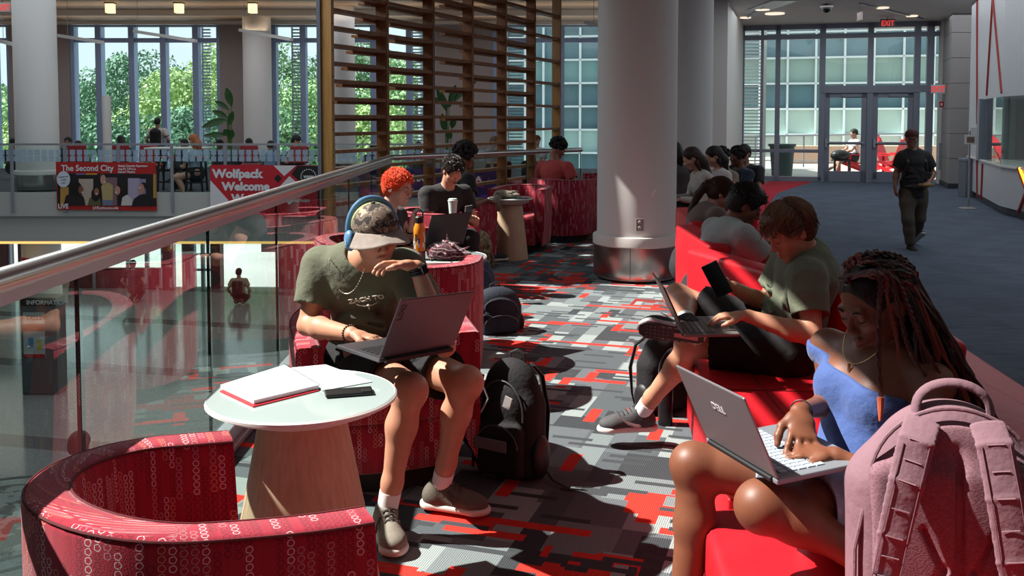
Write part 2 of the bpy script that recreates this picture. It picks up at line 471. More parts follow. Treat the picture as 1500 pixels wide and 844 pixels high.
# mezzanine slab edges
mb = MB(); mb.span((-1.47, -4, -.6), (-1.36, 10.65, .0)); mb.bar((-1.40, 10.62, -.3), (1.02, 13.3, -.3), .1, .6); mb.bar((1.02, 13.3, -.3), (1.3, 20, -.3), .1, .6)
tag(mb.build('trim_1', M_WHITE), kind='structure')
mb = MB(); mb.span((-22, 19.9, -.5), (1.3, 20.02, -.0)); mb.span((-22, 20.0, -1.05), (4, 20.2, -.5)); mb.span((-22, 20.02, -.4), (1.3, 30, -.32))
tag(mb.build('trim_2', mat('fascia_paint', 'b7b8b6', .6)), kind='structure')
mb = MB(); mb.span((-22, 20.05, -1.11), (4, 20.18, -1.05)); mb.span((-22,24,-1.1),(4,24.2,-1.05))
tag(mb.build('trim_3', mat('cove_glow', 'f0c070', .6, emit='ffc874', emit_s=1.2)), kind='structure')
# soffit below the balcony
mb = MB(); mb.span((-22, 20.2, -1.1), (4, 30.2, -1.04)); tag(mb.build('ceiling', M_CEIL), kind='structure')
# ceilings -----------------------------------------------------------------
ZC = 3.9
mb = MB(); mb.span((-1.1, -6, ZC), (14.2, 10.6, ZC+.3)); mb.span((1.25, 10.6, ZC), (14.2, 17.9, ZC+.3)); mb.span((2.4, 17.9, ZC), (14.2, 24.6, ZC+.3))
tag(mb.build('ceiling', M_CEIL), kind='structure')
ZA = 4.62
mb = MB(); zz = (ZA+.15, ZA+.25)
def cz(x0, x1, y0, y1): mb.span((x0, y0, zz[0]), (x1, y1, zz[1]))
cz(-22, -4.3, 9.3, 24.5); cz(-4.3, -2.9, 9.3, 10.1); cz(-4.3, -2.9, 13.1, 24.5); cz(-2.9, -1.1, 9.3, 24.5); cz(-1.1, 1.25, 10.7, 24.5); cz(1.25, 2.4, 17.9, 24.5)
ua = V((.475, .88, 0)); va = V((.88, -.475, 0)); Rz = Matrix((va, ua, V((0, 0, 1)))).transposed()
for j in range(-3, 4):      # unseen boards added in the roof, slotted to throw sun streaks below
    mb.box(V((-3.6, 11.6, ZA+.3))+va*(j*.36), (.26, 4.4, .02), Rz)
for u0, L in ((-1.45, .9), (-.5, .25), (.12, .22), (.85, .25), (1.6, .8)):
    mb.box(V((-3.6, 11.6, ZA+.345))+ua*u0, (3.0, L, .02), Rz)
tag(mb.build('ceiling', M_CEIL), kind='structure')
mb = MB(); mb.span((-22, 24.5, ZA), (5, 30.4, ZA+.4))
tag(mb.build('ceiling', mat('warm_ceiling', 'a08a78', .6, bump=(8, .1, .01, (1, 20, 1)))), kind='structure')
mb = MB(); mb.span((-22, 26.6, ZA-.16), (5, 26.75, ZA)); mb.span((-22, 29.6, ZA-.1), (5, 29.85, ZA))
tag(mb.build('trim_4', M_WHITE), kind='structure')
mb = MB(); mb.span((2.35, 17.7, ZC), (2.5, 24.5, 5.0)); mb.span((-1.1, 10.55, ZC+.2), (1.3, 10.7, 5.0)); mb.span((1.2, 10.6, ZC+.2), (1.3, 17.9, 5.0)); mb.span((1.25, 17.8, ZC+.1), (2.4, 17.95, 5.0))
tag(mb.build('trim_5', M_CEIL), kind='structure')
# unseen bars added high above the lounge to shape the sunlight, left glass wall far side
for i, y in enumerate((-3.4, 9.6)):
    tag(MB().span((-7, y, 5.6), (-1.1, y+.07, 5.75)).build('sun_bars', M_ALU), kind='structure')
mb = MB()
for x in (-1.22, -1.4): mb.span((x, -5, ZC-.02), (x+.07, 9.8, ZC+.16))
for k in range(5): mb.span((-1.58-.17*k, 3.1, ZC), (-1.50-.17*k, 5.3, ZC+.05))  # out-of-view slats added to cast stripes over the sofa
mb.span((-2.3, 3.05, ZC-.02), (-1.1, 3.1, ZC+.16)); mb.span((-2.3, 5.3, ZC-.02), (-1.1, 5.35, ZC+.16)); mb.span((-1.62, 2.36, ZC), (-1.1, 3.06, ZC+.1))  # unseen slab added here to shade the figure with twists
tag(mb.build('sun_baffles', M_ALU), kind='structure')
# walls behind the camera and far left
mb = MB(); mb.span((-24, -6.3, -3.9), (14.2, -6, 6)); tag(mb.build('wall_behind', mat('rear_wall_paint', '6a6668', .7)), kind='structure')
mb = MB(); mb.span((-22.3, -6, -3.9), (-22, 31, 6)); tag(mb.build('wall_left', M_WHITE), kind='structure')
mb = MB(); mb.span((-22, -6, 5.9), (-6.7, 9.45, 6.1)); mb.span((-2.6, -6, 5.9), (-1.0, 9.45, 6.1)); mb.span((-6.7, -6, 5.9), (-2.6, 1.0, 6.1)); mb.span((-1.1, -6, 4.2), (-1.0, 9.45, 5.9)); tag(mb.build('ceiling', M_CEIL), kind='structure')
mb = MB(); mb.span((-22, 9.3, ZA+.25), (-1.1, 9.45, 6.1)); tag(mb.build('wall_atrium', M_WHITE), kind='structure')
mb = MB(); mb.span((14, -6, -.1), (14.2, 24, 4.2)); tag(mb.build('wall_right', M_WHITE), kind='structure')

# window wall behind the balcony (y = 30) --------------------------------------
YW = 30.0
def pxX(px, Y): return (px-CX)/FOC*Y*1.0
def win_band(n, x0, x1, mulls, z0=-.3, z1=4.55, trans=(4.05,), louver=None):
    mb = MB()
    for x in mulls: mb.span((x-.09, YW-.12, z0), (x+.09, YW+.2, z1))
    for z in trans: mb.span((x0, YW-.06, z-.07), (x1, YW+.1, z+.07))
    mb.span((x0, YW-.05, z0), (x1, YW+.1, z0+.12)); mb.span((x0, YW-.05, z1-.08), (x1, YW+.1, z1))
    w = tag(mb.build('window_%d' % n, mat('blue_mullion', '8fa0c0', .45, .3)), kind='structure')
    tag(MB().span((x0, YW+.02, z0), (x1, YW+.04, z1)).build('glass_pane', M_GLASS, w), None)
    if louver:
        lb = MB()
        for (a, b) in louver:
            for k in range(46): lb.span((a, YW+.5, z0+.2+k*.105), (b, YW+.6, z0+.245+k*.105))
            lb.span((a-.04, YW+.5, z0), (a, YW+.6, z1))
        lb.build('sun_louvre', M_ALU, w)
    return w
X_ = lambda px: pxX(px, YW)
win_band(1, X_(-40), X_(20), [X_(-40), X_(-5), X_(20)], louver=[(X_(7), X_(17))])
win_band(2, X_(108), X_(326), [X_(p) for p in (110, 149, 197, 243, 290, 325)], louver=[(X_(134), X_(144)), (X_(292), X_(303))])
win_band(3, X_(401), X_(640), [X_(p) for p in (403, 446, 493, 548, 600, 640)], louver=[(X_(425), X_(441)), (X_(603), X_(625))])
win_band(4, X_(722), X_(960), [X_(p) for p in (724, 775, 822, 880, 930)], louver=[(X_(745), X_(766))])
mb = MB()
for a, b in ((20, 108), (326, 401), (640, 722), (960, 1010)): mb.span((X_(a), YW-.15, -.4), (X_(b), YW+.3, 4.7))
tag(mb.build('wall_far', mat('far_wall_paint', '978c88', .7)), kind='structure')
# round columns ---------------------------------------------------------------
def column(x, y, r, z0, z1, label, base=True, mm=M_COL):
    o = empty('column', (x, y, z0), label=label, cat='column'); h = z1-z0
    mb = MB(); mb.lathe([(0, .02), (r, .02), (r, h), (0, h)], seg=64); mb.build('shaft', mm, o, True)
    if base:
        MB().lathe([(r, .44), (r+.035, .435), (r+.04, .42), (r+.04, .345), (r+.03, .335), (r, .335)], seg=64).build('collar', M_WHITE, o, True)
        MB().lathe([(r, .34), (r+.03, .335), (r+.035, .05), (r+.03, .04), (r, .04)], seg=64).build('base_plate', M_STEEL, o, True)
        MB().lathe([(r-.01, .06), (r, .05), (r-.01, 0), (0, 0)], seg=64).build('kick_ring', M_BLACK, o, True)
        for a in (2.6, 4.45, 5.8): 
            c, s_ = math.cos(a), math.sin(a)
            MB().box(((r+.036)*c, (r+.036)*s_, .19), (.004, .004, .29), Matrix.Rotation(a, 3, 'Z')).build('seam', M_BLACK, o)
    return o
c1 = column(1.22, 9.2, .385, 0, ZC+.05, 'large white round column with steel base in the middle of the lounge')
tp = MB(); p = V((1.22-1.22, 0, 0))
a = -1.62
R = Matrix.Rotation(a+PI/2, 3, 'Z'); ctr = V((.386*math.cos(a), .386*math.sin(a), .56))
o = tag(MB().box(V((1.22, 9.2, 0))+ctr, (.072, .008, .115), R, .003).build('outlet', mat('outlet_grey', '8c8583', .5)), 'grey power outlet plate on the white round column', 'power outlet')
for dz in (-.026, .026):
    MB().ball(V((1.22, 9.2, dz))+ctr+V((0, -.005, 0)), (.017, .004, .015)).build('socket', mat('socket_face', 'b5aeaa', .5), o, True)
MB().box((.386*math.cos(-1.28), .386*math.sin(-1.28), .86), (.03, .004, .075), Matrix.Rotation(-1.28+PI/2, 3, 'Z') @ Matrix.Rotation(.4, 3, 'Y'), bev=.0015).build('scuff', mat('scuff_white', 'e8e4e0', .7), c1)
column(2.44, 13.4, .40, 0, ZC+.05, 'white round column standing behind the large steel-based column')
column(-10.45, 20.75, .44, 0, ZA+.4, 'round grey column on the balcony beside the comedy banner')
column(-7.7, 28.6, .42, 0, ZA+.1, 'round white column by the windows right of the tall plant')
column(-4.63, 26, .31, 0, ZA+.4, 'round column seen behind the timber slats')
oc = column(-9.5+.05, 22, .10, 0, 2.1, 'slim white post rising beside the far balcony column', base=False, mm=M_WHITE); 
lc = column(-10.45, 20.8, .40, -3.9, -1.05, 'round lower level column with a red stripe and the number 2', base=False)
MB().lathe([(.403, 0), (.407, 0), (.407, .34), (.403, .34)], seg=64).build('sign_band', mat('sign_white', 'd9d9dc', .5), lc, True, loc=(0, 0, 2.0))
MB().lathe([(.405, 0), (.41, 0), (.41, .07), (.405, .07)], seg=64).build('stripe', mat('sign_red', 'b3252c', .5), lc, True, loc=(0, 0, 2.36))
text('2', .26, 'numeral', M_BLACK, lc, frame((.02, -.413, 2.08), (1, 0, 0), (0, 0, 1)), .002, .004, 'CENTER')
# door wall ----------------------------------------------------------------------
DA, DB = V((5.85, 23.95, 0)), V((10.25, 22.75, 0)); DD = (DB-DA); DL = DD.length; DX = DD.normalized(); DN = V((DX.y, -DX.x, 0))
MW = frame(DA, DX, (0, 0, 1)).to_3x3()
def dm(mb, u0, u1, z0, z1, t=.12, d=0, mi=0):
    c = DA+DX*((u0+u1)/2)+DN*d+V((0, 0, (z0+z1)/2))
    R = Matrix((DX, -DN, V((0, 0, 1)))).transposed()
    mb.box(c, (u1-u0, t, z1-z0), R, mi=mi); return mb
def du(px, py=200):      # distance along the door wall for an image column
    d = ray(px, py); t = (DA.x*DX.y-DA.y*DX.x)/(d.x*DX.y-d.y*DX.x); p = d*t
    return (V((p.x, p.y, 0))-DA).dot(DX)
u = {p: du(p) for p in (1086, 1115, 1138, 1203, 1273, 1341, 1360)}
mb = MB()
for p_, w in ((1086, .12), (1115, .07), (1138, .12), (1203, .14), (1273, .13), (1341, .14), (1360, .16)): dm(mb, u[p_]-w/2, u[p_]+w/2, 0, ZC, .16)
dm(mb, 0, DL, ZC-.12, ZC, .16); dm(mb, 0, DL, ZC-.36, ZC-.24, .14); dm(mb, 0, u[1203], 0, .12, .16); dm(mb, 0, u[1203], .72, .8, .12)
dm(mb, u[1203], DL, 2.2, 2.38, .2)
w5 = tag(mb.build('window_5', M_DKALU), kind='structure')
dm(MB(), 0, DL, 2.3, ZC, .02).build('glass_pane', M_GLASS, w5); dm(MB(), 0, u[1203], 0, 2.3, .02).build('glass_pane', M_GLASS, w5); dm(MB(), u[1341], DL, 0, 2.3, .02).build('glass_pane', M_GLASS, w5)
for i, (a, b) in enumerate(((1203, 1273), (1273, 1341))):
    a = u[a]+.07; b = u[b]-.07; mb = MB()
    dm(mb, a, a+.12, .01, 2.2, .06); dm(mb, b-.12, b, .01, 2.2, .06); dm(mb, a, b, 2.08, 2.2, .06); dm(mb, a, b, .01, .27, .06); dm(mb, a+.1, b-.1, .93, .97, .06)
    d_ = tag(mb.build('door_%d' % (i+1), M_DKALU), kind='structure')
    dm(MB(), a+.1, b-.1, .2, 2.12, .015).build('glass_pane', M_GLASS, d_)
    hb = MB(); dm(hb, a+.02, b-.05, .96, 1.0, .05, .08); dm(hb, a+.02, a+.07, .86, 1.08, .08, .06); hb.build('push_bar', M_ALU, d_)
    dm(MB(), (a+b)/2-.1, b-.12, 2.1, 2.17, .09, .06).build('door_closer', M_DKALU, d_)
# wall pieces around the door wall
mb = MB(); mb.prism([(5.85, 23.95, 0), (5.85, 24.6, 0), (3.8, 24.6, 0), (3.8, 18.9, 0), (4.3, 18.9, 0)], (0, 0, ZC)); tag(mb.build('wall_return', M_WHITE), kind='structure')
mb = MB(); mb.prism([(10.25, 22.75, 0), (10.4, 21.9, 0), (11.4, 21.9, 0), (11.4, 23.4, 0)], (0, 0, ZC)); tag(mb.build('wall_door_side', M_WHITE), kind='structure')
# panelled pilaster
mb = MB()
PA, PB = at_z(1387, 277), at_z(1414, 277)
PA = V((9.75, 21.0, 0)); PB = V((10.35, 21.0, 0))
for k in range(7):
    z0 = .12+k*.56; mb.prism([(9.75, 21, z0), (10.45, 21, z0), (10.9, 22.4, z0), (10.2, 22.4, z0)], (0, 0, .55))
tag(mb.build('wall_pilaster', mat('panel_grey', '9a9594', .6)), kind='structure')
mb = MB(); mb.prism([(9.73, 20.98, 0), (10.47, 20.98, 0), (10.9, 22.4, 0), (10.18, 22.4, 0)], (0, 0, .12)); mb.prism([(9.77, 21.02, .1), (10.43, 21.02, .1), (10.9, 22.4, .1), (10.22, 22.4, .1)], (0, 0, ZC-.1))
tag(mb.build('baseboard_right', mat('dark_base', '33343a', .6)), kind='structure')
# ticket booth: angled counter body, window, tall panels ------------------------------
PL = [(9.35, 19.3), (7.95, 15.3), (7.72, 13.6), (7.9, 10.0), (13.9, 10.0), (13.9, 19.3)]
PK = [(9.42, 19.3), (8.06, 15.3), (7.83, 13.6), (8.0, 10.0), (13.9, 10.0), (13.9, 19.3)]
M_PANEL = mat('booth_panel', 'c6c8cc', .45)
bo = empty('ticket_booth', (9.35, 19.3, 0), label='white angled ticket booth with a glazed counter on the right', cat='booth')
def inv(o): return Matrix.Translation(-V(o.location))
def add(mb, name, m, o, smooth=False): 
    mb.xf(inv(o)); return mb.build(name, m, o, smooth)
add(MB().prism([(x, y, 0) for x, y in PK], (0, 0, .14)), 'plinth', mat('plinth_grey', '5c6168', .6), bo)
add(MB().prism([(x, y, .14) for x, y in PL], (0, 0, .64)), 'counter_front', M_PANEL, bo)
add(MB().prism([(x-.04, y-.02, .78) for x, y in PL], (0, 0, .03)), 'counter_top', M_WHITE, bo)
PU = [(9.0, 18.3), (7.95, 15.3), (7.72, 13.6), (7.9, 10.0), (13.9, 10.0), (13.9, 18.3)]
add(MB().prism([(x, y, 1.92) for x, y in PU], (0, 0, 2.0)), 'upper_panels', M_PANEL, bo)
add(MB().prism([(9.35, 19.3, .8), (8.83, 17.8, .8), (9.4, 17.6, .8), (13.9, 17.6, .8), (13.9, 19.3, .8)], (0, 0, 3.1)), 'tall_panel', M_PANEL, bo)
def bb(a, b, w=.03, mi=0): return MB().bar(a, b, w, w)
def on(px, py, A, B):   # point of the image ray on the vertical plane through A,B
    d = ray(px, py); DXx = B[0]-A[0]; DYy = B[1]-A[1]
    t = (A[0]*DYy-A[1]*DXx)/(d.x*DYy-d.y*DXx)
    return V((d.x*t, d.y*t, CAM_H+d.z*t))
A_, B_ = (9.33, 19.25), (7.93, 15.25); C_ = (7.70, 13.6)
M_STR = mat('red_strip', 'a03228', .5)
for (p, q, P1, P2) in (((1432, -3), (1432, 182), A_, B_), ((1455, -5), (1446, 140), A_, B_), ((1455, -5), (1468, 136), A_, B_), ((1432, 220), (1432, 288), A_, B_), ((1440, 240), (1438, 292), A_, B_), ((1492, 246), (1506, 285), B_, C_), ((1506, 275), (1492, 312), B_, C_)):
    add(bb(on(*p, P1, P2)+V((-.012, -.006, 0)), on(*q, P1, P2)+V((-.012, -.006, 0)), .035), 'red_strip', M_STR, bo)
add(bb(on(1495, 246, B_, C_)+V((-.02, -.008, 0)), on(1508, 280, B_, C_)+V((-.02, -.008, 0)), .03), 'lit_strip', mat('amber_light', 'ffb040', .5, emit='ffb030', emit_s=2.5), bo)
add(MB().bar(V((8.84, 17.78, 1.36)), V((8.72, 17.45, 1.36)), .14, 1.14), 'window_jamb', M_DKALU, bo)
add(MB().bar(V((8.78, 17.66, 1.36)), V((7.97, 15.32, 1.36)), .015, 1.12), 'booth_glass', M_GLASS, bo)
add(MB().bar(V((7.96, 15.32, 1.36)), V((7.74, 13.6, 1.36)), .015, 1.12), 'booth_glass', M_GLASS, bo)
add(MB().span((8.9, 11, .8), (12.6, 17.3, .82)), 'desk', M_WHITE, bo)
add(MB().span((11.6, 10.2, .8), (11.65, 17.5, 1.95)), 'rear_wall', M_WHITE, bo)
add(MB().span((10.2, 13, 1.25), (11.6, 17.2, 1.28)), 'shelf', M_DKALU, bo)
for i, (yy, zz, hh) in enumerate(((16.9, 1.30, .35), (16.2, .84, .5), (15.2, 1.3, .3))):
    po = tag(MB().box((10.5, yy, zz+hh/2), (.03, .35, hh), Matrix.Rotation(.25, 3, 'Y')).build('framed_poster', M_BLACK), ('dark framed poster on the upper shelf inside the booth, farthest', 'tall dark framed poster leaning on the booth desk', 'dark framed poster on the upper shelf inside the booth, nearest')[i], 'poster')
    MB().box((10.47, yy, zz+hh/2), (.03, .29, hh-.07), Matrix.Rotation(.25, 3, 'Y')).build('print', mat('poster_print', '9aa4ac', .5, var=.5, vscale=9), po)
# notice, stanchion, bin, fire alarm, exit signs
nt = at_y(1422, 203, 19.0)
o = tag(MB().bar(on(1422, 195, A_, B_)+V((-.02, -.01, 0)), on(1437, 195, A_, B_)+V((-.02, -.01, 0)), .006, .3).build('paper_notice', mat('paper', 'cfd0d4', .7)), 'white paper notice with lines of print taped to the booth panel', 'notice')
for k in range(6): MB().bar(on(1424, 188+k*2.3, A_, B_)+V((-.026, -.012, 0)), on(1435-(k % 3)*2, 188+k*2.3, A_, B_)+V((-.026, -.012, 0)), .004, .012).build('print_line', M_DKALU, o)
sp = at_z(1418, 306)
so = empty('sign_stand', sp, label='slim chrome sign stand with small plate in front of the booth', cat='sign stand')
MB().lathe([(0, 0), (.16, 0), (.16, .015), (.05, .035), (.0, .035)], seg=32).build('base', M_RAIL, so, True)
MB().tube([(0, 0, .03), (0, 0, 1.35)], .014).build('pole', M_RAIL, so, True)
MB().box((0, -.02, 1.2), (.2, .015, .16), bev=.004).build('plate', M_WHITE, so)
MB().box((0, -.03, 1.2), (.13, .006, .1)).build('placard', mat('brown_card', '7a655c', .6), so)
bn = at_z(1421, 291)
bo2 = empty('litter_bin', (9.0, 18.2-.35, 0), label='grey square litter bin beside the booth corner', cat='bin')
bo2.location = (9.12, 18.75, 0)
MB().span((-.15, -.15, 0), (.13, .15, .72), bev=.01).build('body', mat('bin_grey', '6a7078', .5), bo2); MB().span((-.16, -.16, .72), (.14, .16, .78), bev=.01).build('lid', M_DKALU, bo2)
def exit_sign(p, xd, label, w=.32, h=.19, back='4a4a4c', letter=None):
    R = frame(p, xd, (0, 0, 1)); mb = MB(); mb.box((0, 0, 0), (w, h, .05), bev=.006); mb.xf(R)
    o = tag(mb.build('exit_sign', mat('exit_case_'+back, back, .5)), label, 'exit sign')
    text('EXIT', h*.9, 'lettering', M_REDL, o, R @ Matrix.Translation((0, -h*.31, .027)), .002, .004, 'CENTER', .82)
    return o
e1 = exit_sign(at_y(1300, 34, 21.8), (1, -.1, 0), 'red EXIT sign hanging in front of the door wall transom')
MB().bar(at_y(1300, 27, 21.8), at_y(1300, 10, 21.8)+V((0,0,.0)), .02, .02, (0,1,0)).build('bracket', M_ALU, e1)
exit_sign(at_y(1369, 131, 22.1)+V((-.03,-.25,0)), (1, -.35, 0), 'white EXIT sign on the wall right of the doors', .3, .2, 'c9cbd0')
exit_sign(at_y(6, 11, 21.2), (1, 0, 0), 'EXIT sign above the balcony at the left edge of the photo', .3, .2, 'b9a9a6')
e4 = exit_sign(at_y(1259.5, 24, 20.5), (.12, 1, 0), 'EXIT sign seen edge-on hanging from the ceiling', .3, .18, 'b9a9a6')
fa = tag(MB().box(at_y(1379, 153, 21.6), (.09, .05, .13), bev=.008).build('fire_alarm', mat('alarm_red', 'b01822', .4)), 'small red fire alarm box on the pale wall by the pilaster', 'fire alarm')
MB().box(at_y(1379, 153, 21.57), (.03, .05, .06)).build('handle', M_WHITE, fa)
ex = tag(MB().box(at_y(1377, 229, 21.7), (.08, .05, .62), bev=.008).build('wall_panel', M_ALU), 'narrow steel cabinet cover on the pale wall by the pilaster', 'wall cabinet')
# ceiling fittings over the walkway
def ceil_pt(px, py, z=ZC-.01): return at_z(px, py, z)
for i, (px, py, s) in enumerate(((1092, 25.5, .25), (1117, 13.5, .3), (1135, 19.5, .42), (1293, 11, .25), (1336, 23, .25))):
    p = ceil_pt(px, py)
    o = tag(MB().lathe([(0, 0), (s*.5, 0), (s*.5, .02), (0, .02)], p-V((0, 0, .02)), 24).build('ceiling_light', mat('downlight', 'e8d8c0', .5, emit='fff0d8', emit_s=.9)), ('recessed downlight left of the ceiling vent', 'recessed downlight near the linear vent', 'round flush ceiling disc behind the vent', 'recessed downlight right of the dome camera', 'recessed downlight nearest the right exit sign')[i], 'downlight')
mb = MB(); mb.bar(ceil_pt(1088, 29.5), ceil_pt(1118, 10), .05, .03); mb.bar(ceil_pt(1260, 5), ceil_pt(1352, 27.5), .05, .03); tag(mb.build('trim_8', M_DKALU), kind='structure')
vb = MB(); a, b = ceil_pt(1112, 14), ceil_pt(1152, 0)
for k in range(16):
    q0 = a.lerp(b, k/16); vb.box(q0, (.5, .09, .02))
tag(vb.build('air_vent', M_ALU), 'long slotted air vent in the white ceiling', 'air vent')
p = ceil_pt(1211, 7)
o = tag(MB().lathe([(0, -.02), (.13, -.02), (.13, -.05), (.09, -.07), (0, -.07)], p, 24).build('dome_camera', M_WHITE), 'dark dome security camera on the ceiling', 'security camera')
MB().ball(p+V((0, 0, -.08)), (.085, .085, .09), 20).build('dome', mat('dark_dome', '101114', .1), o, True)
# ================================================================ glass railing of the lounge
rr = empty('glass_railing', (-1.36, 0, 0), label='frameless glass railing with polished steel handrail along the lounge edge', cat='railing')
XR = -1.345
mb = MB(); mb.tube([(0.0, y, 1.12) for y in (-1.5, 3, 7, 10.55)], .036, 16); mb.build('handrail', M_RAIL, rr, True)
MB().span((-.022, -1.5, 1.06), (.022, 10.5, 1.1)).build('rail_channel', M_ALU, rr)
MB().span((-.03, -1.5, 0), (.07, 10.55, .035), bev=.006).span((-.02, -1.5, .03), (.045, 10.55, .1), bev=.006).build('base_shoe', M_ALU, rr)
ys = [-1.5, -.72, .5, 1.72, 2.93, 4.2, 5.42, 6.62, 7.84, 9.1, 10.5]
M_EDGE = mat('glass_edge', '16302e', .2)
for a, b in zip(ys, ys[1:]):
    g = MB().span((-.006, a+.012, .05), (.006, b-.012, 1.08)).build('glass_pane', M_RGLASS, rr)
    MB().span((-.007, b-.013, .06), (.007, b-.0105, 1.08)).build('edge', M_EDGE, g)
rr2 = empty('glass_railing', (-1.36, 10.6, 0), label='glass railing with steel handrail turning right behind the tub chairs', cat='railing')
D2 = V((.98+1.36, 13.35-10.6, 0)); L2 = D2.length; d2 = D2.normalized()
MB().tube([(0, 0, 1.12), D2*.5+V((0, 0, 1.12)), D2+V((0, 0, 1.12))], .032, 12).build('handrail', M_RAIL, rr2, True)
MB().bar((0, 0, .05), D2+V((0, 0, .05)), .05, .1).build('base_shoe', M_ALU, rr2)
for i in range(3):
    a = d2*(L2*i/3+.015); b = d2*(L2*(i+1)/3-.015)
    g = MB().bar(a+V((0, 0, .57)), b+V((0, 0, .57)), .012, 1.02).build('glass_pane', M_RGLASS, rr2)
    MB().bar(b+V((0, 0, .57)), b+d2*.004+V((0, 0, .57)), .013, 1.02).build('edge', M_EDGE, g)
# ================================================================ timber slat screen
so = empty('slat_screen', (-2.6, 13.3, 0), label='tall timber slat screen rising from the lobby behind the glass railing', cat='screen')
P0 = V((0, 0, 0)); PD = V((.6, 1.32, 0)); pdn = PD.normalized(); pn = V((pdn.y, -pdn.x, 0))
for i in range(7):
    c = PD*i; z0 = -3.9 if i < 5 else (-.5 if i == 5 else 0)
    mb = MB(); R = Matrix((pn, pdn, V((0, 0, 1)))).transposed()
    mb.box(c+V((0, 0, (z0+4.65)/2)), (.2, .07, 4.65-z0), R, bev=.004)
    for k in range(12): mb.box(c+pn*.1+V((0, 0, .3+k*.37)), (.006, .018, .018), R, mi=1)
    p = mb.build('post', [M_WOODL if i in (0, 6) else M_WOOD, M_BLACK], so)
MB().bar(V((-.11, -.02, -1.8)), V((-.11, -.02, 4.6)), .05, .05).build('steel_angle', M_DKALU, so)
for i in range(6):
    mb = MB()
    a = PD*i; b = PD*(i+1)
    for k in range(-2, 16):
        z = .84+.25*k
        if i == 5 and k % 2: continue
        if z > 4.5: continue
        mb.bar(a+V((0, 0, z)), b+V((0, 0, z)), .17, .052)
        # staggered second board under and behind the first
        if i < 5 and k > 2:
            f = max(0.0, min(.75, (.05+.095*(k-2)) if i == 0 else (.35-.1*((k+i) % 3) if i == 1 else .5-.16*((k*2+i) % 4))))
            if i < 2 or (k+i) % 2: mb.bar(a.lerp(b, f)-pn*.14+V((0, 0, z-.045)), b-pn*.14+V((0, 0, z-.045)), .12, .04)
    mb.build('slats', M_WOOD, so)
# ================================================================ far balcony railing
YB = 19.9
bo = empty('balcony_railing', (-22, YB, 0), label='grey framed glass railing with frosted square pattern on the far balcony', cat='railing')
def BX(px, Y=YB): return ray(px, 214).x/ray(px, 214).y*Y
MB().span((0, -.02, 1.0), (22.2, .04, 1.045)).build('handrail', M_ALU, bo)
x = BX(13.6)-8*1.12+22; k = 0
while x < 22.2:
    MB().span((x-.03, -.04, -.42), (x+.03, -.015, 1.0)).build('post', M_ALU, bo)
    if x+1.08 < 22.2: MB().span((x+.03, -.005, .0), (x+1.08, .005, .98)).build('glass_pane', M_GLASS, bo)
    x += 1.127; k += 1
def frost():
    m = bpy.data.materials.new('frosted_film'); t = NT(m)
    a = t.n('ShaderNodeBsdfTransparent').outputs[0]; b = t.n('ShaderNodeBsdfPrincipled', {'Base Color': srgb('a9c4da'), 'Roughness': .7}).outputs[0]
    t.out(t.n('ShaderNodeMixShader', {0: .62, 1: a, 2: b}).outputs[0]); return m
mb = MB(); n = 0; x = 7.5
while x < 22:
    for z in (.72, .855): mb.box((x, -.012, z), (.112, .002, .112), bev=0)
    mb.box((x, -.012, .79), (.05, .002, .02))
    x += .149
mb.build('frosted_pattern', frost(), bo)
# ================================================================ banners on the balcony
def flat(pts, Y, m, name, parent, th=.004):
    mb = MB(); P = [at_y(px, py, YB-.05) + V((0, -Y, 0)) for px, py in pts]; mb.prism(P, (0, -th, 0))
    return mb.build(name, m, parent)
def circ(cx, cy, rx, ry=None, n=20, a0=0, a1=2*PI):
    ry = ry or rx
    return [(cx+rx*math.cos(a0+(a1-a0)*k/n), cy+ry*math.sin(a0+(a1-a0)*k/n)) for k in range(n)]
def ftext(s, px, py, hpx, parent, m, layer=.02, wpx=None, bold=.0, rot=0, align='LEFT', name='lettering'):
    p = at_y(px, py, YB-.05)+V((0, -layer, 0)); sc = 19.85/FOC
    size = hpx*sc/.70
    M = frame(p, V((1, 0, 0)), (0, 0, 1)) @ Matrix.Rotation(rot, 4, 'Z')
    o = text(s, size, name, m, parent, None, .001, bold, align)
    if wpx:
        w = max(v.co.x for v in o.data.vertices)-min(v.co.x for v in o.data.vertices)
        o.data.transform(Matrix.Diagonal((wpx*sc/w, 1, 1, 1)))
    o.data.transform(M); return o
M_BR = mat('banner_red', 'b0231f', .6); M_BW = mat('banner_white', 'dcdce2', .6); M_BK = mat('banner_black', '141214', .6)
def fl(name): return mat('print_'+name, name, .7)
b1 = flat([(82, 237), (228, 238), (230, 309), (84, 307)], 0, M_BR, 'banner', None, .01)
tag(b1, 'red comedy show banner reading The Second City with five laughing people', 'banner')
flat([(84, 253.5), (228.5, 255), (229.5, 302), (85, 300.5)], .012, fl('1d1a1c'), 'photo_print', b1)
for pts, c in (([(116, 262), (137, 262), (137, 301), (116, 301)], 'b7a59a'), ([(150, 260), (172, 260), (172, 301), (150, 301)], '7d6066'), ([(188, 261), (205, 261), (205, 301), (188, 301)], 'a79cb8'), ([(89, 274), (101, 274), (101, 300), (89, 300)], 'b98c45'), ([(225, 255), (228.6, 255), (229.3, 290), (225, 290)], 'b3883c'), ([(205, 262), (214, 262), (214, 285), (205, 300)], '8d86ab'),
               ([(112, 254), (125, 254), (125, 256), (112, 256)], '7a6bb0'), ([(126, 254), (143, 254), (143, 256), (126, 256)], 'c99a30')):
    flat(pts, .016, fl(c), 'photo_print', b1)
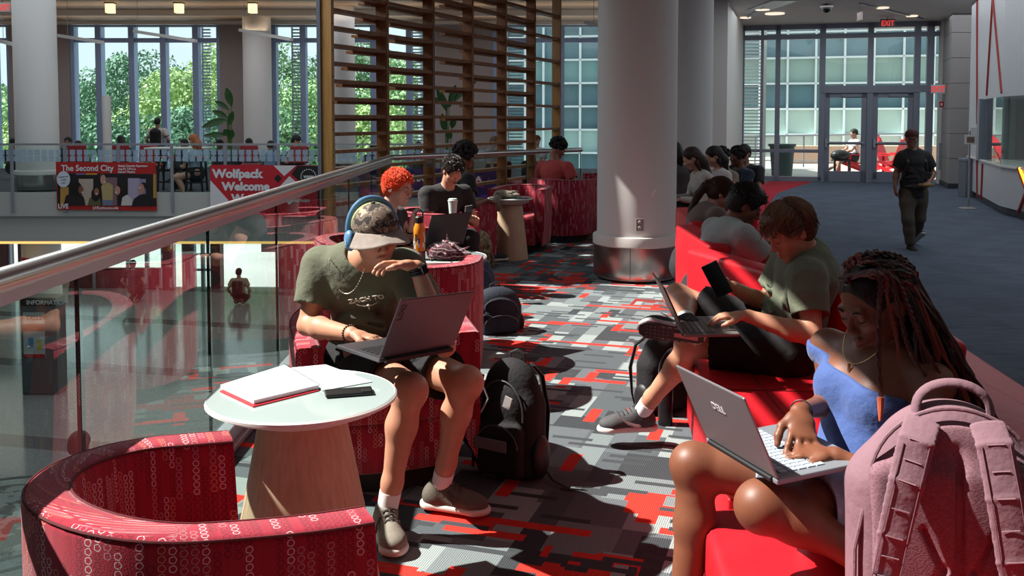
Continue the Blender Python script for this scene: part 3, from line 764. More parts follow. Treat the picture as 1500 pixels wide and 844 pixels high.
# five printed figures: body, hair, face
def fig(body, bc, hair, hc, face, fc):
    flat(body, .022, fl(bc), 'printed_figure', b1)
    flat(hair, .026, fl(hc), 'printed_hair', b1); flat(face, .030, fl(fc), 'printed_face', b1)
fig([(94, 301), (97, 287), (107, 281), (118, 282), (124, 290), (126, 301)], '241a1c', circ(113, 277, 8, 11), '120e10', circ(119.5, 278, 3.6, 6), '7d4c38')
fig([(129, 301), (132, 290), (139, 286), (147, 289), (149, 301)], '5d5a38', circ(141, 285, 6.5, 10), '15100f', circ(142.5, 281, 3.6, 5.5), '96614a')
fig([(151, 292), (149, 273), (154, 267), (161, 268), (166, 272), (166, 293), (152, 293)], 'b39d6c', circ(150.5, 258.5, 4.4, 4), '4a352a', circ(152, 263, 4, 7), 'c09280')
flat([(151, 293), (166, 293), (166, 301), (152, 301)], .024, fl('6d7896'), 'printed_figure', b1)
fig([(178, 301), (180, 289), (187, 285), (193, 291), (195, 301)], 'c9c4c4', circ(177, 280, 7, 10), '1d1412', circ(173, 279, 4, 6.5), 'b98a78')
fig([(193, 302), (197, 291), (206, 285), (214, 284), (221, 292), (222, 302)], '1c1a1e', circ(211, 272, 4.5, 5), '120f10', circ(208, 277, 4.5, 8), 'b0847c')
for c in ((122, 281.5), (142.6, 283.5), (154.5, 266.5), (171, 281.5), (206, 275)): flat(circ(c[0], c[1], 1.4, 1.0, 8), .036, M_BW, 'printed_smile', b1)
flat(circ(94, 262.5, 9.8, 11.8, 28), .03, fl('ccd3e2'), 'round_note', b1)
for i, (s, w) in enumerate((('Students get', 14), ('a FREE', 8), ('t-shirt.', 7))): ftext(s, 94-w/2, 260.5+i*4.4, 2.0, b1, M_BK, .037, w, 0, .12)
ftext('The Second City', 90.5, 250.3, 8.6, b1, M_BW, .02, 77, .004)
for i, (s, w) in enumerate((('Sketch Comedy Superstars', 43), ('Aug 22, 7:30 p.m.', 27), ('Stewart Theatre', 25))): ftext(s, 173.5, 244.4+i*4.4, 3.0, b1, M_BW, .02, w, .002)
ftext('LIVE', 86.3, 305, 6.6, b1, M_BW, .04, 15, .004); ftext('LIVE.arts.ncsu.edu', 137, 306.2, 4.0, b1, M_BW, .03, 37, .002)
b2 = flat([(308, 241.5), (467, 242.5), (468, 316), (308, 314)], 0, fl('c01f2e'), 'banner', None, .01)
tag(b2, 'red, white and black banner reading Wolfpack Welcome Week', 'banner')
flat([(308.3, 264), (335, 293.5), (313, 314), (308.3, 314)], .012, M_BW, 'print_shape', b2)
flat([(401, 242.5), (434, 242.5), (416.5, 258)], .012, M_BW, 'print_shape', b2)
flat([(436, 242.8), (467, 243), (467.2, 278), (446, 272), (427, 255)], .012, M_BK, 'print_shape', b2)
flat([(407.5, 255.5), (413, 261), (407.5, 267.5), (401.5, 261.5)], .014, M_BK, 'print_shape', b2)
flat([(424, 258), (446, 277), (424, 300), (404, 280)], .012, M_BW, 'print_shape', b2)
flat([(338, 297), (343, 301), (338, 306), (333, 301)], .014, M_BK, 'print_shape', b2)
ring = circ(452, 258.5, 11.6, 11.2, 40); 
for k in range(40):
    if k % 2 == 0: flat([ring[k], ring[(k+1) % 40], ((ring[(k+1) % 40][0]-452)*.86+452, (ring[(k+1) % 40][1]-258.5)*.86+258.5), ((ring[k][0]-452)*.86+452, (ring[k][1]-258.5)*.86+258.5)], .016, M_BW, 'emblem_ring', b2)
ftext('WWW', 445, 261, 4.0, b2, M_BW, .02, 15, .004)
ftext('Wolfpack', 312, 260, 12, b2, M_BW, .02, 76, .012); ftext('Welcome', 326, 278.5, 11.5, b2, M_BW, .02, 71, .012); ftext('Week', 340, 296, 11.5, b2, M_BW, .02, 44, .012)
ftext('PARTNERS', 428, 296, 4, b2, M_BW, .02, 26, .002)
b3 = flat([(525, 246), (742, 248), (742, 289), (525, 289)], 0, fl('2b2360'), 'banner', None, .01)
tag(b3, 'purple and magenta banner with white lettering seen through the slats and railing', 'banner')
rnd = random.Random(3)
for k in range(26):
    x, y = rnd.uniform(535, 735), rnd.uniform(262, 286); a = rnd.uniform(0, PI); L = rnd.uniform(5, 14)
    flat([(x, y), (x+L*math.cos(a), y-L*.4*abs(math.sin(a))), (x+L*math.cos(a)+3, y+3), (x+2, y+4)], .012+.002*k, fl(rnd.choice(['8a2a86', 'b23a80', '4a3aa8', '6a2f9c', '3a4fb0'])), 'print_shape', b3)
ftext('CHORDINATE', 565, 265, 8.5, b3, M_BW, .1, 68, .006); ftext('LA', 690, 265.5, 7.5, b3, M_BW, .1, 16, .006)
# ================================================================ furniture on the balcony
M_RCH = mat('red_seat', '9c1c26', .6); M_DK = mat('dark_stool', '1b1c20', .5)
def stool(px, Y, lab):
    o = empty('bar_stool', (BX(px, Y), Y, -.02), label=lab, cat='stool', group='bar stools at the balcony high table')
    MB().box((0, 0, .74), (.36, .34, .05), bev=.015).build('seat', M_RCH, o)
    for sx in (-1, 1):
        for sy in (-1, 1): MB().bar((sx*.15, sy*.14, .72), (sx*.18, sy*.17, 0), .035, .035).build('leg', M_DK, o)
    for z in (.2, .45):
        for y in (-.16, .16): MB().bar((-.17, y, z), (.17, y, z), .02, .03).build('foot_rail', M_DK, o)
    return o
stool(246, 20.7, 'dark bar stool with red seat left of the high table leg'); stool(287, 20.5, 'dark bar stool under the long-haired person on the balcony')
def high_table(px, Y, w, lab):
    o = empty('high_table', (BX(px, Y), Y, -.02), label=lab, cat='table')
    MB().box((0, 0, .93), (w, .7, .04), bev=.01).build('tabletop', M_WHITE, o); MB().tube([(0, 0, .02), (0, 0, .92)], .035).build('leg', M_ALU, o, True)
    MB().box((0, 0, .02), (.5, .06, .03)).box((0, 0, .02), (.06, .5, .03)).build('foot', M_ALU, o); return o
high_table(262, 21.0, 1.3, 'white high table on a steel leg between the banners')
def mesh_chair(px, Y, lab, rz=0, c=M_RCH, base=0):
    o = empty('side_chair', (BX(px, Y), Y, -.02+base), rz, label=lab, cat='chair', group='red side chairs on the balcony')
    MB().box((0, 0, .45), (.46, .44, .06), bev=.02).build('seat', c, o)
    MB().box((0, -.2, .74), (.44, .05, .4), Matrix.Rotation(-.12, 3, 'X'), bev=.02).build('backrest', c, o)
    for sx in (-1, 1):
        for sy in (-1, 1): MB().bar((sx*.18, sy*.17, .43), (sx*.21, sy*.2, 0), .025, .025).build('leg', M_DK, o)
    return o
for px, Y, l in ((118, 23.2, 'red side chair behind the top left corner of the comedy banner'), (181, 23.4, 'red side chair below the person raising an arm'), (222, 23, 'red side chair in front of the standing backpacker'), (368, 23.2, 'red side chair behind the middle of the welcome banner'), (441, 22.4, 'red side chair behind the person in the cap on the balcony')): mesh_chair(px, Y, l)
# ================================================================ tall leafy plants
def leaf_mesh(mb, base, tip, w, up=(0, 0, 1), n=7, droop=.12):
    base = V(base); tip = V(tip); d = tip-base; L = d.length; dn = d.normalized(); s = dn.cross(V(up)).normalized()
    if s.length < .1: s = V((1, 0, 0))
    nn = s.cross(dn); rows = []
    for i in range(n+1):
        t = i/n; c = base+d*t-V((0, 0, droop*t*t*L)); ww = w*math.sin(PI*min(.98, t*.95+.04))**.8
        rows.append([mb.bm.verts.new(c-s*ww+nn*ww*.25), mb.bm.verts.new(c-nn*.004), mb.bm.verts.new(c+s*ww+nn*ww*.25)])
    for a, b in zip(rows, rows[1:]):
        for k in range(2): mb.bm.faces.new((a[k], a[k+1], b[k+1], b[k]))
M_LEAF = mat('leaf', '2f5a26', .45, var=.3); M_STEM = mat('stem', '4c6a34', .6)
def plant(x, y, z0, leaves, lab, pot=True):
    o = empty('potted_plant', (x, y, z0), label=lab, cat='plant')
    MB().lathe([(0, 0), (.2, 0), (.25, .5), (.27, .52), (.24, .52), (.22, .46), (0, .46)], seg=28).build('pot', mat('pot_grey', '55575a', .6), o, True)
    for (bx, bz, tx, tz, w) in leaves:
        MB().tube([(bx*.1, 0, .4), (bx*.6, .02, bz*.6), (bx, 0, bz)], [.02, .014, .01], 6).build('stem', M_STEM, o, True)
        mb = MB(); leaf_mesh(mb, (bx, 0, bz), (tx, -.05, tz), w, (0, -1, .2)); l = mb.build('leaf', M_LEAF, o, True)
    return o
def pl(px, Y, leaves_px, lab, z0=-.02):
    s = Y/FOC; x = BX(px, Y)
    L = [((a-px)*s, CAM_H+(177-b)*s-z0, (c-px)*s, CAM_H+(177-d)*s-z0, w) for a, b, c, d, w in leaves_px]
    return plant(x, Y, z0, L, lab)
pl(338, 24.0, [(340, 158, 334, 127, .10), (336, 163, 317, 147, .07), (333, 178, 297, 184, .10), (334, 175, 312, 161, .08), (337, 185, 343, 162, .08), (335, 200, 330, 190, .1), (337, 206, 342, 190, .1), (333, 200, 299, 197, .07)], 'tall broad-leaved plant against the pillar between the far windows')
pl(655, 25.5, [(655, 165, 640, 125, .1), (658, 160, 668, 122, .09), (655, 150, 598, 146, .1), (652, 195, 648, 165, .1), (662, 190, 666, 172, .09), (655, 205, 662, 195, .1), (654, 160, 700, 112, .08)], 'tall broad-leaved plant seen behind the timber slats')
# ================================================================ hanging lights
for i, (px, Z) in enumerate(((166, 25), (266, 25), (373, 25))):
    p = V((BX(px, Z), Z, ZA-.14))
    o = tag(MB().box(p, (.2, .2, .26), bev=.01).build('lantern_light', mat('lantern', 'f0c080', .5, emit='ffd89a', emit_s=2.0)), ('left of the three small square lantern lights on the balcony ceiling', 'middle one of the three small square lantern lights', 'right of the three small square lantern lights, nearest the slat screen')[i], 'ceiling lamp')
    MB().box(p+V((0, 0, .12)), (.24, .24, .03)).build('cap', M_ALU, o)
for i, (a, b, cb) in enumerate((((78, 51), (150, 62), 100), ((197, 46), (287, 60), 202), ((352, 44), (427, 58), 358), ((0, 60), (19, 65), 5), ((858, 33), (905, 44), 870))):
    Z = 23.0; A = at_y(*a, Z); B = at_y(*b, Z-1.0)
    nm = ('behind the far left column', 'left of the plant', 'beside the slat screen', 'at the left edge of the photo', 'beside the large white column')[i]
    o = tag(MB().bar(A, B, .1, .07).build('linear_pendant', M_WHITE), 'slim white linear pendant light '+nm, 'pendant lamp')
    t = max(0, min(1, (cb-a[0])/(b[0]-a[0]))); C0 = A.lerp(B, t)
    MB().tube([C0, V((C0.x, C0.y, ZA+.16))], .006, 5).build('cable', M_DKALU, o)
# ================================================================ lower lobby
YL = 30.2
mb = MB()
for a, b in ((-60, 4), (20, 58), (232, 246), (263, 277), (305, 318), (404, 470), (470, 760)): mb.span((X_(a), YL-.1, -3.9), (X_(b), YL+.3, -1.05))
mb.span((X_(20), YL, -3.9), (X_(232), YL+.2, -3.25))
tag(mb.build('wall_lower', mat('lower_wall', '4a2a2c', .6)), kind='structure')
mb = MB()
for p in (4, 20, 58, 130, 180, 208, 232, 246, 263, 277, 291, 305): mb.span((X_(p)-.05, YL-.05, -3.9), (X_(p)+.05, YL+.1, -1.05))
for p0, p1, zs in ((277, 305, (-3.3, -2.8, -2.3, -1.8)), (246, 263, (-2.2,))):
    for z in zs: mb.span((X_(p0), YL-.05, z-.03), (X_(p1), YL+.1, z+.03))
w6 = tag(mb.build('window_6', M_DKALU), kind='structure')
MB().span((X_(4), YL+.05, -3.9), (X_(305), YL+.07, -1.05)).build('glass_pane', M_GLASS, w6)
for i, (px, w) in enumerate(((391, 20), )):
    o = tag(MB().span((X_(380), YL-.16, -2.7), (X_(402), YL-.12, -1.35)).build('poster', mat('poster_pink', 'a8888c', .7)), 'pale pink poster sheet on the dark lower lobby wall', 'poster')
    for z in (-1.8, -2.25): MB().span((X_(380), YL-.165, z), (X_(402), YL-.158, z+.02)).build('fold', M_DKALU, o)
kz = -3.9; kx = BX(57, 18.6)
ko = empty('information_kiosk', (kx, 18.6, kz), label='grey information kiosk with a poster in the lower lobby', cat='kiosk')
MB().span((-.36, -.2, 0), (.36, .2, 1.95), bev=.02).build('body', mat('kiosk_grey', '5f6366', .4), ko)
MB().span((-.34, -.215, 1.78), (.34, -.2, 1.93)).build('header', M_BLACK, ko)
text('INFORMATION', .12, 'lettering', M_BW, ko, frame((-.22, -.22, 1.81), (1, 0, 0), (0, 0, 1)), .001, .003)
kp = MB().span((-.3, -.215, .75), (.12, -.2, 1.65)).build('poster', mat('kiosk_poster', 'b9bcc0', .5), ko)
text('TALLEY', .12, 'lettering', M_BK, kp, frame((-.24, -.22, 1.5), (1, 0, 0), (0, 0, 1)), .001, .003)
MB().span((-.3, -.219, 1.28), (.12, -.214, 1.42)).build('red_band', M_BR, kp); MB().span((-.3, -.219, .75), (.12, -.214, .82)).build('red_band', M_BR, kp)
MB().span((-.2, -.219, .95), (-.1, -.214, 1.15)).build('map_patch', fl('5b8fb8'), kp); MB().span((-.02, -.219, .9), (.06, -.214, 1.1)).build('map_patch', fl('c9b23a'), kp)
# round seal inlaid in the lobby floor
sl = at_z(-12, 765, -3.9)
def seal():
    m = bpy.data.materials.new('seal_print'); t = NT(m); tc = t.n('ShaderNodeTexCoord').outputs['Object']
    n = t.n('ShaderNodeTexNoise', {'Vector': tc, 'Scale': 3.0, 'Detail': 6.0, 'Roughness': .7}).outputs['Fac']
    c = t.mix(t.math('GREATER_THAN', n, .5), srgb('3a4043'), srgb('8a9296')); b = t.n('ShaderNodeBsdfPrincipled', {'Base Color': c, 'Roughness': .3}); t.out(b.outputs[0]); return m
o = tag(MB().lathe([(0, .004), (1.3, .004), (1.3, .002)], sl, 48).build('floor_seal', seal()), 'round dark inlaid seal on the lobby floor at the lower left', 'floor emblem')
MB().lathe([(1.3, .005), (1.36, .005)], sl, 48).lathe([(1.62, .005), (1.7, .005)], sl, 48).build('ring', mat('seal_line', '4a4f52', .4), o)
for k, ch in enumerate('MARCH 7 1887 '):
    a = 1.2-k*.16; p = sl+V((1.42*math.cos(a), 1.42*math.sin(a), .006)); text(ch, .2, 'letter', M_DKALU, o, frame(p, (math.sin(a), -math.cos(a), 0), (math.cos(a), math.sin(a), 0)), .0005)
# ================================================================ outdoors
gr = poly_floor('ground', [(-90, 30.6), (-90, 120), (90, 120), (90, 30.6)], -4.0, mat('pale_paving', 'b4b8b8', .9, var=.15, vscale=.3), .2)
poly_floor('ground', [(4.2, 24.7), (4.2, 44), (26, 44), (26, 22), (14.3, 22), (14.3, 24.7)], -.02, mat('terrace_paving', 'b9b2aa', .8, var=.1, vscale=2), .3)
def tree(x, y, h, r, hue, lab, seed, z0=-4.0, n=12000):
    rd = np.random.RandomState(seed)
    o = empty('tree', (x, y, z0), label=lab, cat='tree', group='woodland trees behind the balcony windows')
    MB().tube([(0, 0, 0), (.1, 0, h*.4), (0, .1, h*.9)], [.28, .2, .06], 8).build('trunk', mat('bark', '5d4b3c', .9), o, True)
    # leaf clusters on a lumpy crown
    cl = []; m = 26
    for i in range(m):
        t = .25+.75*i/(m-1); a = i*2.4; rr_ = r*math.sin(PI*min(.97, (t-.18)/.86))**.6*rd.uniform(.45, .95)
        cl.append((rr_*math.cos(a), rr_*math.sin(a), h*t, r*rd.uniform(.28, .5)))
    cl = np.array(cl); w = rd.randint(0, m, n); u = rd.normal(size=(n, 3)); u /= np.linalg.norm(u, axis=1)[:, None]
    P = cl[w, :3]+u*cl[w, 3:]*np.array([1, 1, .75])*rd.uniform(.75, 1.05, (n, 1))
    s = rd.uniform(.06, .15, (n, 1)); a = rd.normal(size=(n, 3)); a -= u*(a*u).sum(1)[:, None]*.6; a /= np.linalg.norm(a, axis=1)[:, None]; b = np.cross(a, u+rd.normal(size=(n, 3))*.5); b /= np.linalg.norm(b, axis=1)[:, None]
    vs = np.stack([P-a*s-b*s*.6, P+a*s-b*s*.5, P+a*s*.8+b*s*.7, P-a*s*.7+b*s*.6], 1).reshape(-1, 3)
    me = bpy.data.meshes.new('foliage'); me.from_pydata(vs.tolist(), [], np.arange(n*4).reshape(-1, 4).tolist())
    link('foliage', me, mat('foliage_'+hue, hue, .7, var=.45, vscale=.9), o)
    return o
rnd = random.Random(5)
places = [(-24.5, 52, 14), (-21, 48, 10), (-17.6, 55, 17), (-14.2, 49, 13.5), (-11.5, 56, 19.5), (-8.6, 50, 12), (-22, 62, 15), (-15, 64, 21), (-7.6, 60, 21), (-4.5, 55, 16), (-12.6, 44, 7.5), (-19, 45, 7.5), (-9.6, 45, 8.5), (-24, 44, 8), (-16, 43, 6.5), (-6, 46, 9)]
places = [(x*1.65, y+18, 4+(h-5)*.45) for x, y, h in places]
words_ = ['far left behind the first balcony window', 'behind the second window mullion from the left', 'tall one in the middle of the left windows', 'behind the standing backpacker', 'tallest one right of the standing backpacker', 'left of the tall plant', 'farthest back at the left', 'farthest back in the middle', 'farthest back near the slat screen', 'seen through the slat screen', 'low one in front of the middle windows', 'low one left of the middle', 'low one near the tall plant', 'low one at the far left', 'lowest one in the middle', 'low one beside the slat screen']
for i, (x, y, h) in enumerate(places):
    tree(x, y, h+rnd.uniform(-.4, .4), 3.4+h*.12, ['74996e', '8fb07c', '628a6e', 'a3bd7e'][i % 4], ['green leafy tree ', 'bright green leafy tree ', 'dark green tree ', 'yellow-green tree '][i % 4]+words_[i], i)
# buildings across the court
def facade(name, A, B, z0, z1, cols, rows, lab, pal, panel='cream'):
    A = V(A); B = V(B); D = (B-A); L = D.length; d = D.normalized(); nrm = V((d.y, -d.x, 0)); R = Matrix((d, -nrm, V((0, 0, 1)))).transposed()
    o = empty(name, (A.x, A.y, z0), label=lab, cat='building')
    def bx(u0, u1, a, b, t, off, m, nm):
        mb = MB(); c = d*((u0+u1)/2)+nrm*off+V((0, 0, (a+b)/2-z0)); mb.box(c, (u1-u0, t, b-a), R); return mb.build(nm, m, o)
    bx(0, L, z0, z1, .6, -.5, mat('tower_glass', '64838e', .12, .0, spec=.9), 'wall')
    hz = (z1-z0)/rows
    for i in range(rows):
        c = pal[i % len(pal)]
        if c: bx(0, L, z0+i*hz, z0+(i+1)*hz, .2, -.18, mat('spandrel_'+c, c, .35), 'spandrel')
    mb = MB()
    for k in range(cols+1): mb.box(d*(L*k/cols)+V((0, 0, (z1-z0)/2)), (.09, .2, z1-z0), R)
    for k in range(rows+1): mb.box(d*(L/2)+V((0, 0, k*hz)), (L, .2, .08), R)
    mb.build('mullions', mat('mullion_white', 'd5dde2', .4), o)
    bx(-.3, L+.3, z1-.1, z1+1.1, 1.2, .2, mat('roof_band', 'e6ebef', .5), 'roof')
    return o
facade('office_building', (-4.2, 43, 0), (5.4, 41, 0), -4, 6.2, 12, 10, 'glass office building with pale mullions seen through the slat screen', [None, '7a9c9e', None, None, '9dbab8', None])
facade('office_building', (8.6, 42, 0), (24.2, 37.2, 0), -.2, 6.4, 14, 6, 'glass building with cream bands across the terrace', ['c5ccc8', 'b9cfc8', None, '8fa7a0', None, None])
ln = MB()
for k in range(44): ln.box((6.95, 27.5, .25+k*.098), (.75, .06, .04))
lo_ = tag(ln.build('louvre_screen', M_WHITE), 'white horizontal louvre screen outside the left bay of the door wall', 'louvre'); MB().span((6.5, 27.5, 0), (6.6, 27.6, 4.6)).span((7.3, 27.5, 0), (7.4, 27.6, 4.6)).build('post', M_WHITE, lo_)
# terrace: rail, planter, bin, chairs
to = empty('terrace_railing', (8, 31, 0), label='metal terrace railing with yellow handrail outside the doors', cat='railing')
MB().bar((0, 0, 1.0), (12, -2.6, 1.25), .06, .05).bar((0, 0, .2), (12, -2.6, .3), .04, .04).build('handrail', M_ALU, to)
for k in range(17): MB().bar((k*.75, -k*.162, 0), (k*.75, -k*.162, 1.0+k*.015), .04, .04).build('post', M_DKALU, to)
MB().span((9.5, 33.5, 0), (21, 34.3, .6)).build('planter_box', mat('planter_stone', 'c6a18c', .8)); tag(bpy.data.objects['planter_box'], 'long low stone planter on the terrace behind the railing', 'planter')
pb = tag(MB().lathe([(0, 0), (.27, 0), (.33, .8), (.37, .82), (.37, .88), (0, .88)], (7.4, 25.8, 0), 28).build('round_planter', mat('green_planter', '4a5f5c', .6), None, True), 'dark green round planter outside beside the doors', 'planter')
def adirondack(x, y, rz, lab):
    o = empty('adirondack_chair', (x, y, 0), rz, label=lab, cat='chair', group='red terrace chairs')
    m = mat('red_plastic', 'c8202a', .4)
    for k in range(5): MB().box((0, -.25+k*.11, .38-k*.02), (.5, .095, .022)).build('seat_slat', m, o)
    for k in range(5):
        h = .75+.06*(2-abs(k-2)); MB().box((-.2+k*.1, .38+h*.18, .35+h*.42), (.088, .022, h), Matrix.Rotation(-.42, 3, 'X')).build('back_slat', m, o)
    for sx in (-1, 1):
        MB().box((sx*.31, 0, .56), (.12, .68, .025)).build('armrest', m, o); MB().box((sx*.28, -.28, .28), (.03, .09, .56)).build('leg', m, o); MB().bar((sx*.27, -.3, .36), (sx*.27, .55, .04), .03, .09).build('leg', m, o)
    return o
adirondack(9.65, 26.6, -1.4, 'red slatted terrace chair holding the seated person outside')
adirondack(10.4, 26.2, -2.6, 'empty red slatted terrace chair seen through the right door')
adirondack(11.2, 27.5, .6, 'red slatted terrace chair farthest right outside the doors')
# ================================================================ red patterned tub chairs
def tub_mat():
    m = bpy.data.materials.new('red_chain_fabric'); t = NT(m)
    uv = t.n('ShaderNodeUVMap').outputs[0]; s = t.n('ShaderNodeSeparateXYZ', {0: uv}); U, W = s.outputs[0], s.outputs[1]
    a, b = .0215, .0185
    c = t.math('FLOOR', t.math('DIVIDE', U, a)); fx = t.math('MULTIPLY', t.math('SUBTRACT', t.math('FRACT', t.math('DIVIDE', U, a)), .5), a)
    rc = t.n('ShaderNodeTexWhiteNoise', {'Vector': t.n('ShaderNodeCombineXYZ', {0: c, 1: 2.5}).outputs[0]}, noise_dimensions='3D').outputs[0]
    W2 = t.math('ADD', W, t.math('MULTIPLY', rc, .3))
    r = t.math('FLOOR', t.math('DIVIDE', W2, b)); fy = t.math('MULTIPLY', t.math('SUBTRACT', t.math('FRACT', t.math('DIVIDE', W2, b)), .5), b)
    # pentagon-like ring
    ang = t.math('ARCTAN2', fy, fx); ln = t.math('SQRT', t.math('ADD', t.math('POWER', t.math('ABSOLUTE', fx), 2), t.math('POWER', t.math('ABSOLUTE', fy), 2)))
    pen = t.math('MULTIPLY_ADD', t.math('COSINE', t.math('MULTIPLY', ang, 5)), .0004, .0070)
    ring = t.math('LESS_THAN', t.math('ABSOLUTE', t.math('SUBTRACT', ln, pen)), .0010)
    run = t.math('FLOOR', t.math('DIVIDE', r, t.math('FLOOR', t.math('MULTIPLY_ADD', rc, 4.0, 3.0))))
    wn = t.n('ShaderNodeTexWhiteNoise', {'Vector': t.n('ShaderNodeCombineXYZ', {0: c, 1: run, 2: 1.7}).outputs[0]}, noise_dimensions='3D')
    ramp = t.n('ShaderNodeValToRGB', {0: wn.outputs[0]}); ramp.color_ramp.interpolation = 'CONSTANT'; e = ramp.color_ramp.elements
    e[0].color = srgb('5a0f1a'); e[1].position = .35; e[1].color = srgb('d9c6c8')
    for p, cc in ((.52, 'a41c2c'), (.78, 'd08a6a'), (.88, 'a8848a')): x = e.new(p); x.color = srgb(cc)
    tc = t.n('ShaderNodeTexCoord').outputs['Object']
    n2 = t.n('ShaderNodeTexNoise', {'Vector': tc, 'Scale': 300.0, 'Detail': 2.0}).outputs['Fac']
    st = t.n('ShaderNodeTexNoise', {'Vector': t.vmath('MULTIPLY', uv, (90, 4, 1)), 'Scale': 1.0, 'Detail': 2.0}).outputs['Fac']
    bs = t.mix(t.math('MULTIPLY_ADD', st, 1.6, -.3, clamp=True), srgb('8a172c'), srgb('aa233c'))
    col = t.mix(t.math('MULTIPLY', ring, .85), bs, ramp.outputs[0])
    p = t.n('ShaderNodeBsdfPrincipled', {'Base Color': col, 'Roughness': .85, 'Specular IOR Level': .2, 'Sheen Weight': .25, 'Normal': t.bump(n2, .35, .002)})
    t.out(p.outputs[0]); return m
M_TUB = tub_mat(); M_PIPE = mat('dark_piping', '5a0e1a', .8)
def tub_chair(loc, face, label, hL=.72, hB=.72, hR=.66, eL=.3, eR=.3, R=.345, T=.105, seat=.43, n=34, group='red patterned tub chairs'):
    """face = direction the chair faces (x,y). built facing +y."""
    rz = math.atan2(face[1], face[0])-PI/2
    o = empty('tub_chair', (loc[0], loc[1], 0), rz, label=label, cat='chair', group=group)
    path = []
    L1 = eL; L2 = PI*R; L3 = eR; tot = L1+L2+L3
    for i in range(n+1):
        s = tot*i/n
        if s < L1: p = (-R, L1-s); nr = (-1, 0)
        elif s < L1+L2: a = PI+(s-L1)/R; p = (R*math.cos(a), R*math.sin(a)*1.0); nr = (math.cos(a), math.sin(a))
        else: p = (R, s-L1-L2); nr = (1, 0)
        f = s/tot; q = (f*2-1)
        h = hB+(hL-hB)*max(0, -q)**1.5 if q < 0 else hB+(hR-hB)*(3*q*q-2*q*q*q)
        path.append((V((p[0], p[1], 0)), V((nr[0], nr[1], 0)), h, s))
    rows = []; uvs = []; rims = [[], []]
    for i, (p, nr, h, s) in enumerate(path):
        prof = [(-.02, .09), (-.005, .2), (0, h*.6), (0, h-.02), (-.006, h-.006), (-.018, h), (-T+.02, h), (-T+.006, h-.006), (-T, h-.02), (-T-.012, h*.72), (-T-.02, seat-.06), (-T-.02, .3)]
        end = 0
        row = []; ru = []; v = 0; last = None
        for d, z in prof:
            sl = 0
            if i <= 2 or i >= n-2:     # the arm ends lean forward towards the floor
                sl = (1-z/h)*.025*(1 if i in (0, n) else .6 if i in (1, n-1) else .25)
            w = p+nr*d+V((0, sl, z))
            if last is not None: v += math.hypot(d-last[0], z-last[1])
            last = (d, z); row.append(w); ru.append((s*(1.0 if d > -.03 else (R-T)/R if 0.25 < i/n < .75 else 1), v))
        rows.append(row); uvs.append(ru); rims[0].append(row[4]+nr*.001); rims[1].append(row[7]-nr*.001)
    me = grid_mesh(rows, uv=uvs)
    bm = bmesh.new(); bm.from_mesh(me); bm.verts.ensure_lookup_table(); m_ = len(rows[0]); uvl = bm.loops.layers.uv.active
    for i0 in (0, n):
        vs = [bm.verts[i0*m_+j] for j in range(m_)]
        f = bm.faces.new(vs if i0 == 0 else vs[::-1])
        for lp in f.loops: lp[uvl].uv = (lp.vert.co.x-.3, lp.vert.co.z)
    bmesh.ops.recalc_face_normals(bm, faces=bm.faces); bm.to_mesh(me); bm.free()
    sh = link('shell', me, M_TUB, o, True); me.set_sharp_from_angle(angle=math.radians(50))
    MB().tube(rims[0], .0035, 6).build('outer_seam', M_PIPE, sh, True); MB().tube(rims[1], .0035, 6).build('inner_seam', M_PIPE, sh, True)
    # seat: rounded slab filling the inside
    ri = R-T-.005; fr = max(.2, min(eL, eR)+.06)
    outline = [(-ri, fr-.03), (-ri, 0)]+[(ri*math.cos(PI+PI*k/14), ri*math.sin(PI+PI*k/14)) for k in range(1, 14)]+[(ri, 0), (ri, fr-.03)]+[(ri*math.cos(PI*k/10)*.98, fr-.03+.06*math.sin(PI*k/10)) for k in range(1, 10)]
    def slab(z0, z1, inset, name, par, mm):
        rw = []; uu = []
        nn = len(outline)
        per = [0]
        for k in range(nn): per.append(per[-1]+math.dist(outline[k], outline[(k+1) % nn]))
        for (ins, z) in ((inset+.0, z0), (0, z0+.015), (0, z1-.03), (.01, z1-.008), (.035, z1), (.2*1, z1+.008)):
            rw.append([V((x*(1-ins/ri), y*(1-ins/ri), z)) for x, y in outline]); uu.append([(per[k], z) if ins < .1 else (rw[-1][k].x, rw[-1][k].y) for k in range(nn)])
        me = grid_mesh(rw, closed_v=True, uv=uu); bm = bmesh.new(); bm.from_mesh(me); bm.verts.ensure_lookup_table()
        top = bm.faces.new([bm.verts[5*nn+k] for k in range(nn)]); bot = bm.faces.new([bm.verts[k] for k in range(nn)])
        ul = bm.loops.layers.uv.active
        for lp in list(top.loops)+list(bot.loops): lp[ul].uv = (lp.vert.co.x, lp.vert.co.y)
        bmesh.ops.recalc_face_normals(bm, faces=bm.faces); bm.to_mesh(me); bm.free()
        return link(name, me, mm, par, True)
    slab(.3, seat, .01, 'seat_cushion', o, M_TUB); slab(.09, .31, .02, 'front_panel', o, M_TUB)
    mb = MB(); mb.lathe([(0, 0), (R*.82, 0), (R*.82, .09), (0, .09)], seg=32, sc=(1, 1.05)); mb.build('plinth', mat('chair_plinth', '131215', .6), o)
    return o
cA = tub_chair((-.775, 2.19), (.9, .43), 'red patterned tub chair nearest the camera, seen from behind and empty', hL=.695, hB=.73, hR=.665, eL=.15, eR=.36, R=.345)
cB = tub_chair((-.60, 4.18), (.3, -.95), 'red patterned tub chair holding the person in the camouflage cap', hL=.64, hB=.72, hR=.63, eL=.3, eR=.34, R=.39)
cC = tub_chair((-.52, 5.3), (.05, 1), 'red patterned tub chair back to back with the camouflage cap wearer\'s chair', hL=.76, hB=.765, hR=.76, eL=.18, eR=.18, R=.345)
cD = tub_chair((-1.02, 6.5), (.95, .1), 'red patterned tub chair holding the orange-haired person', hL=.72, hB=.74, hR=.66)
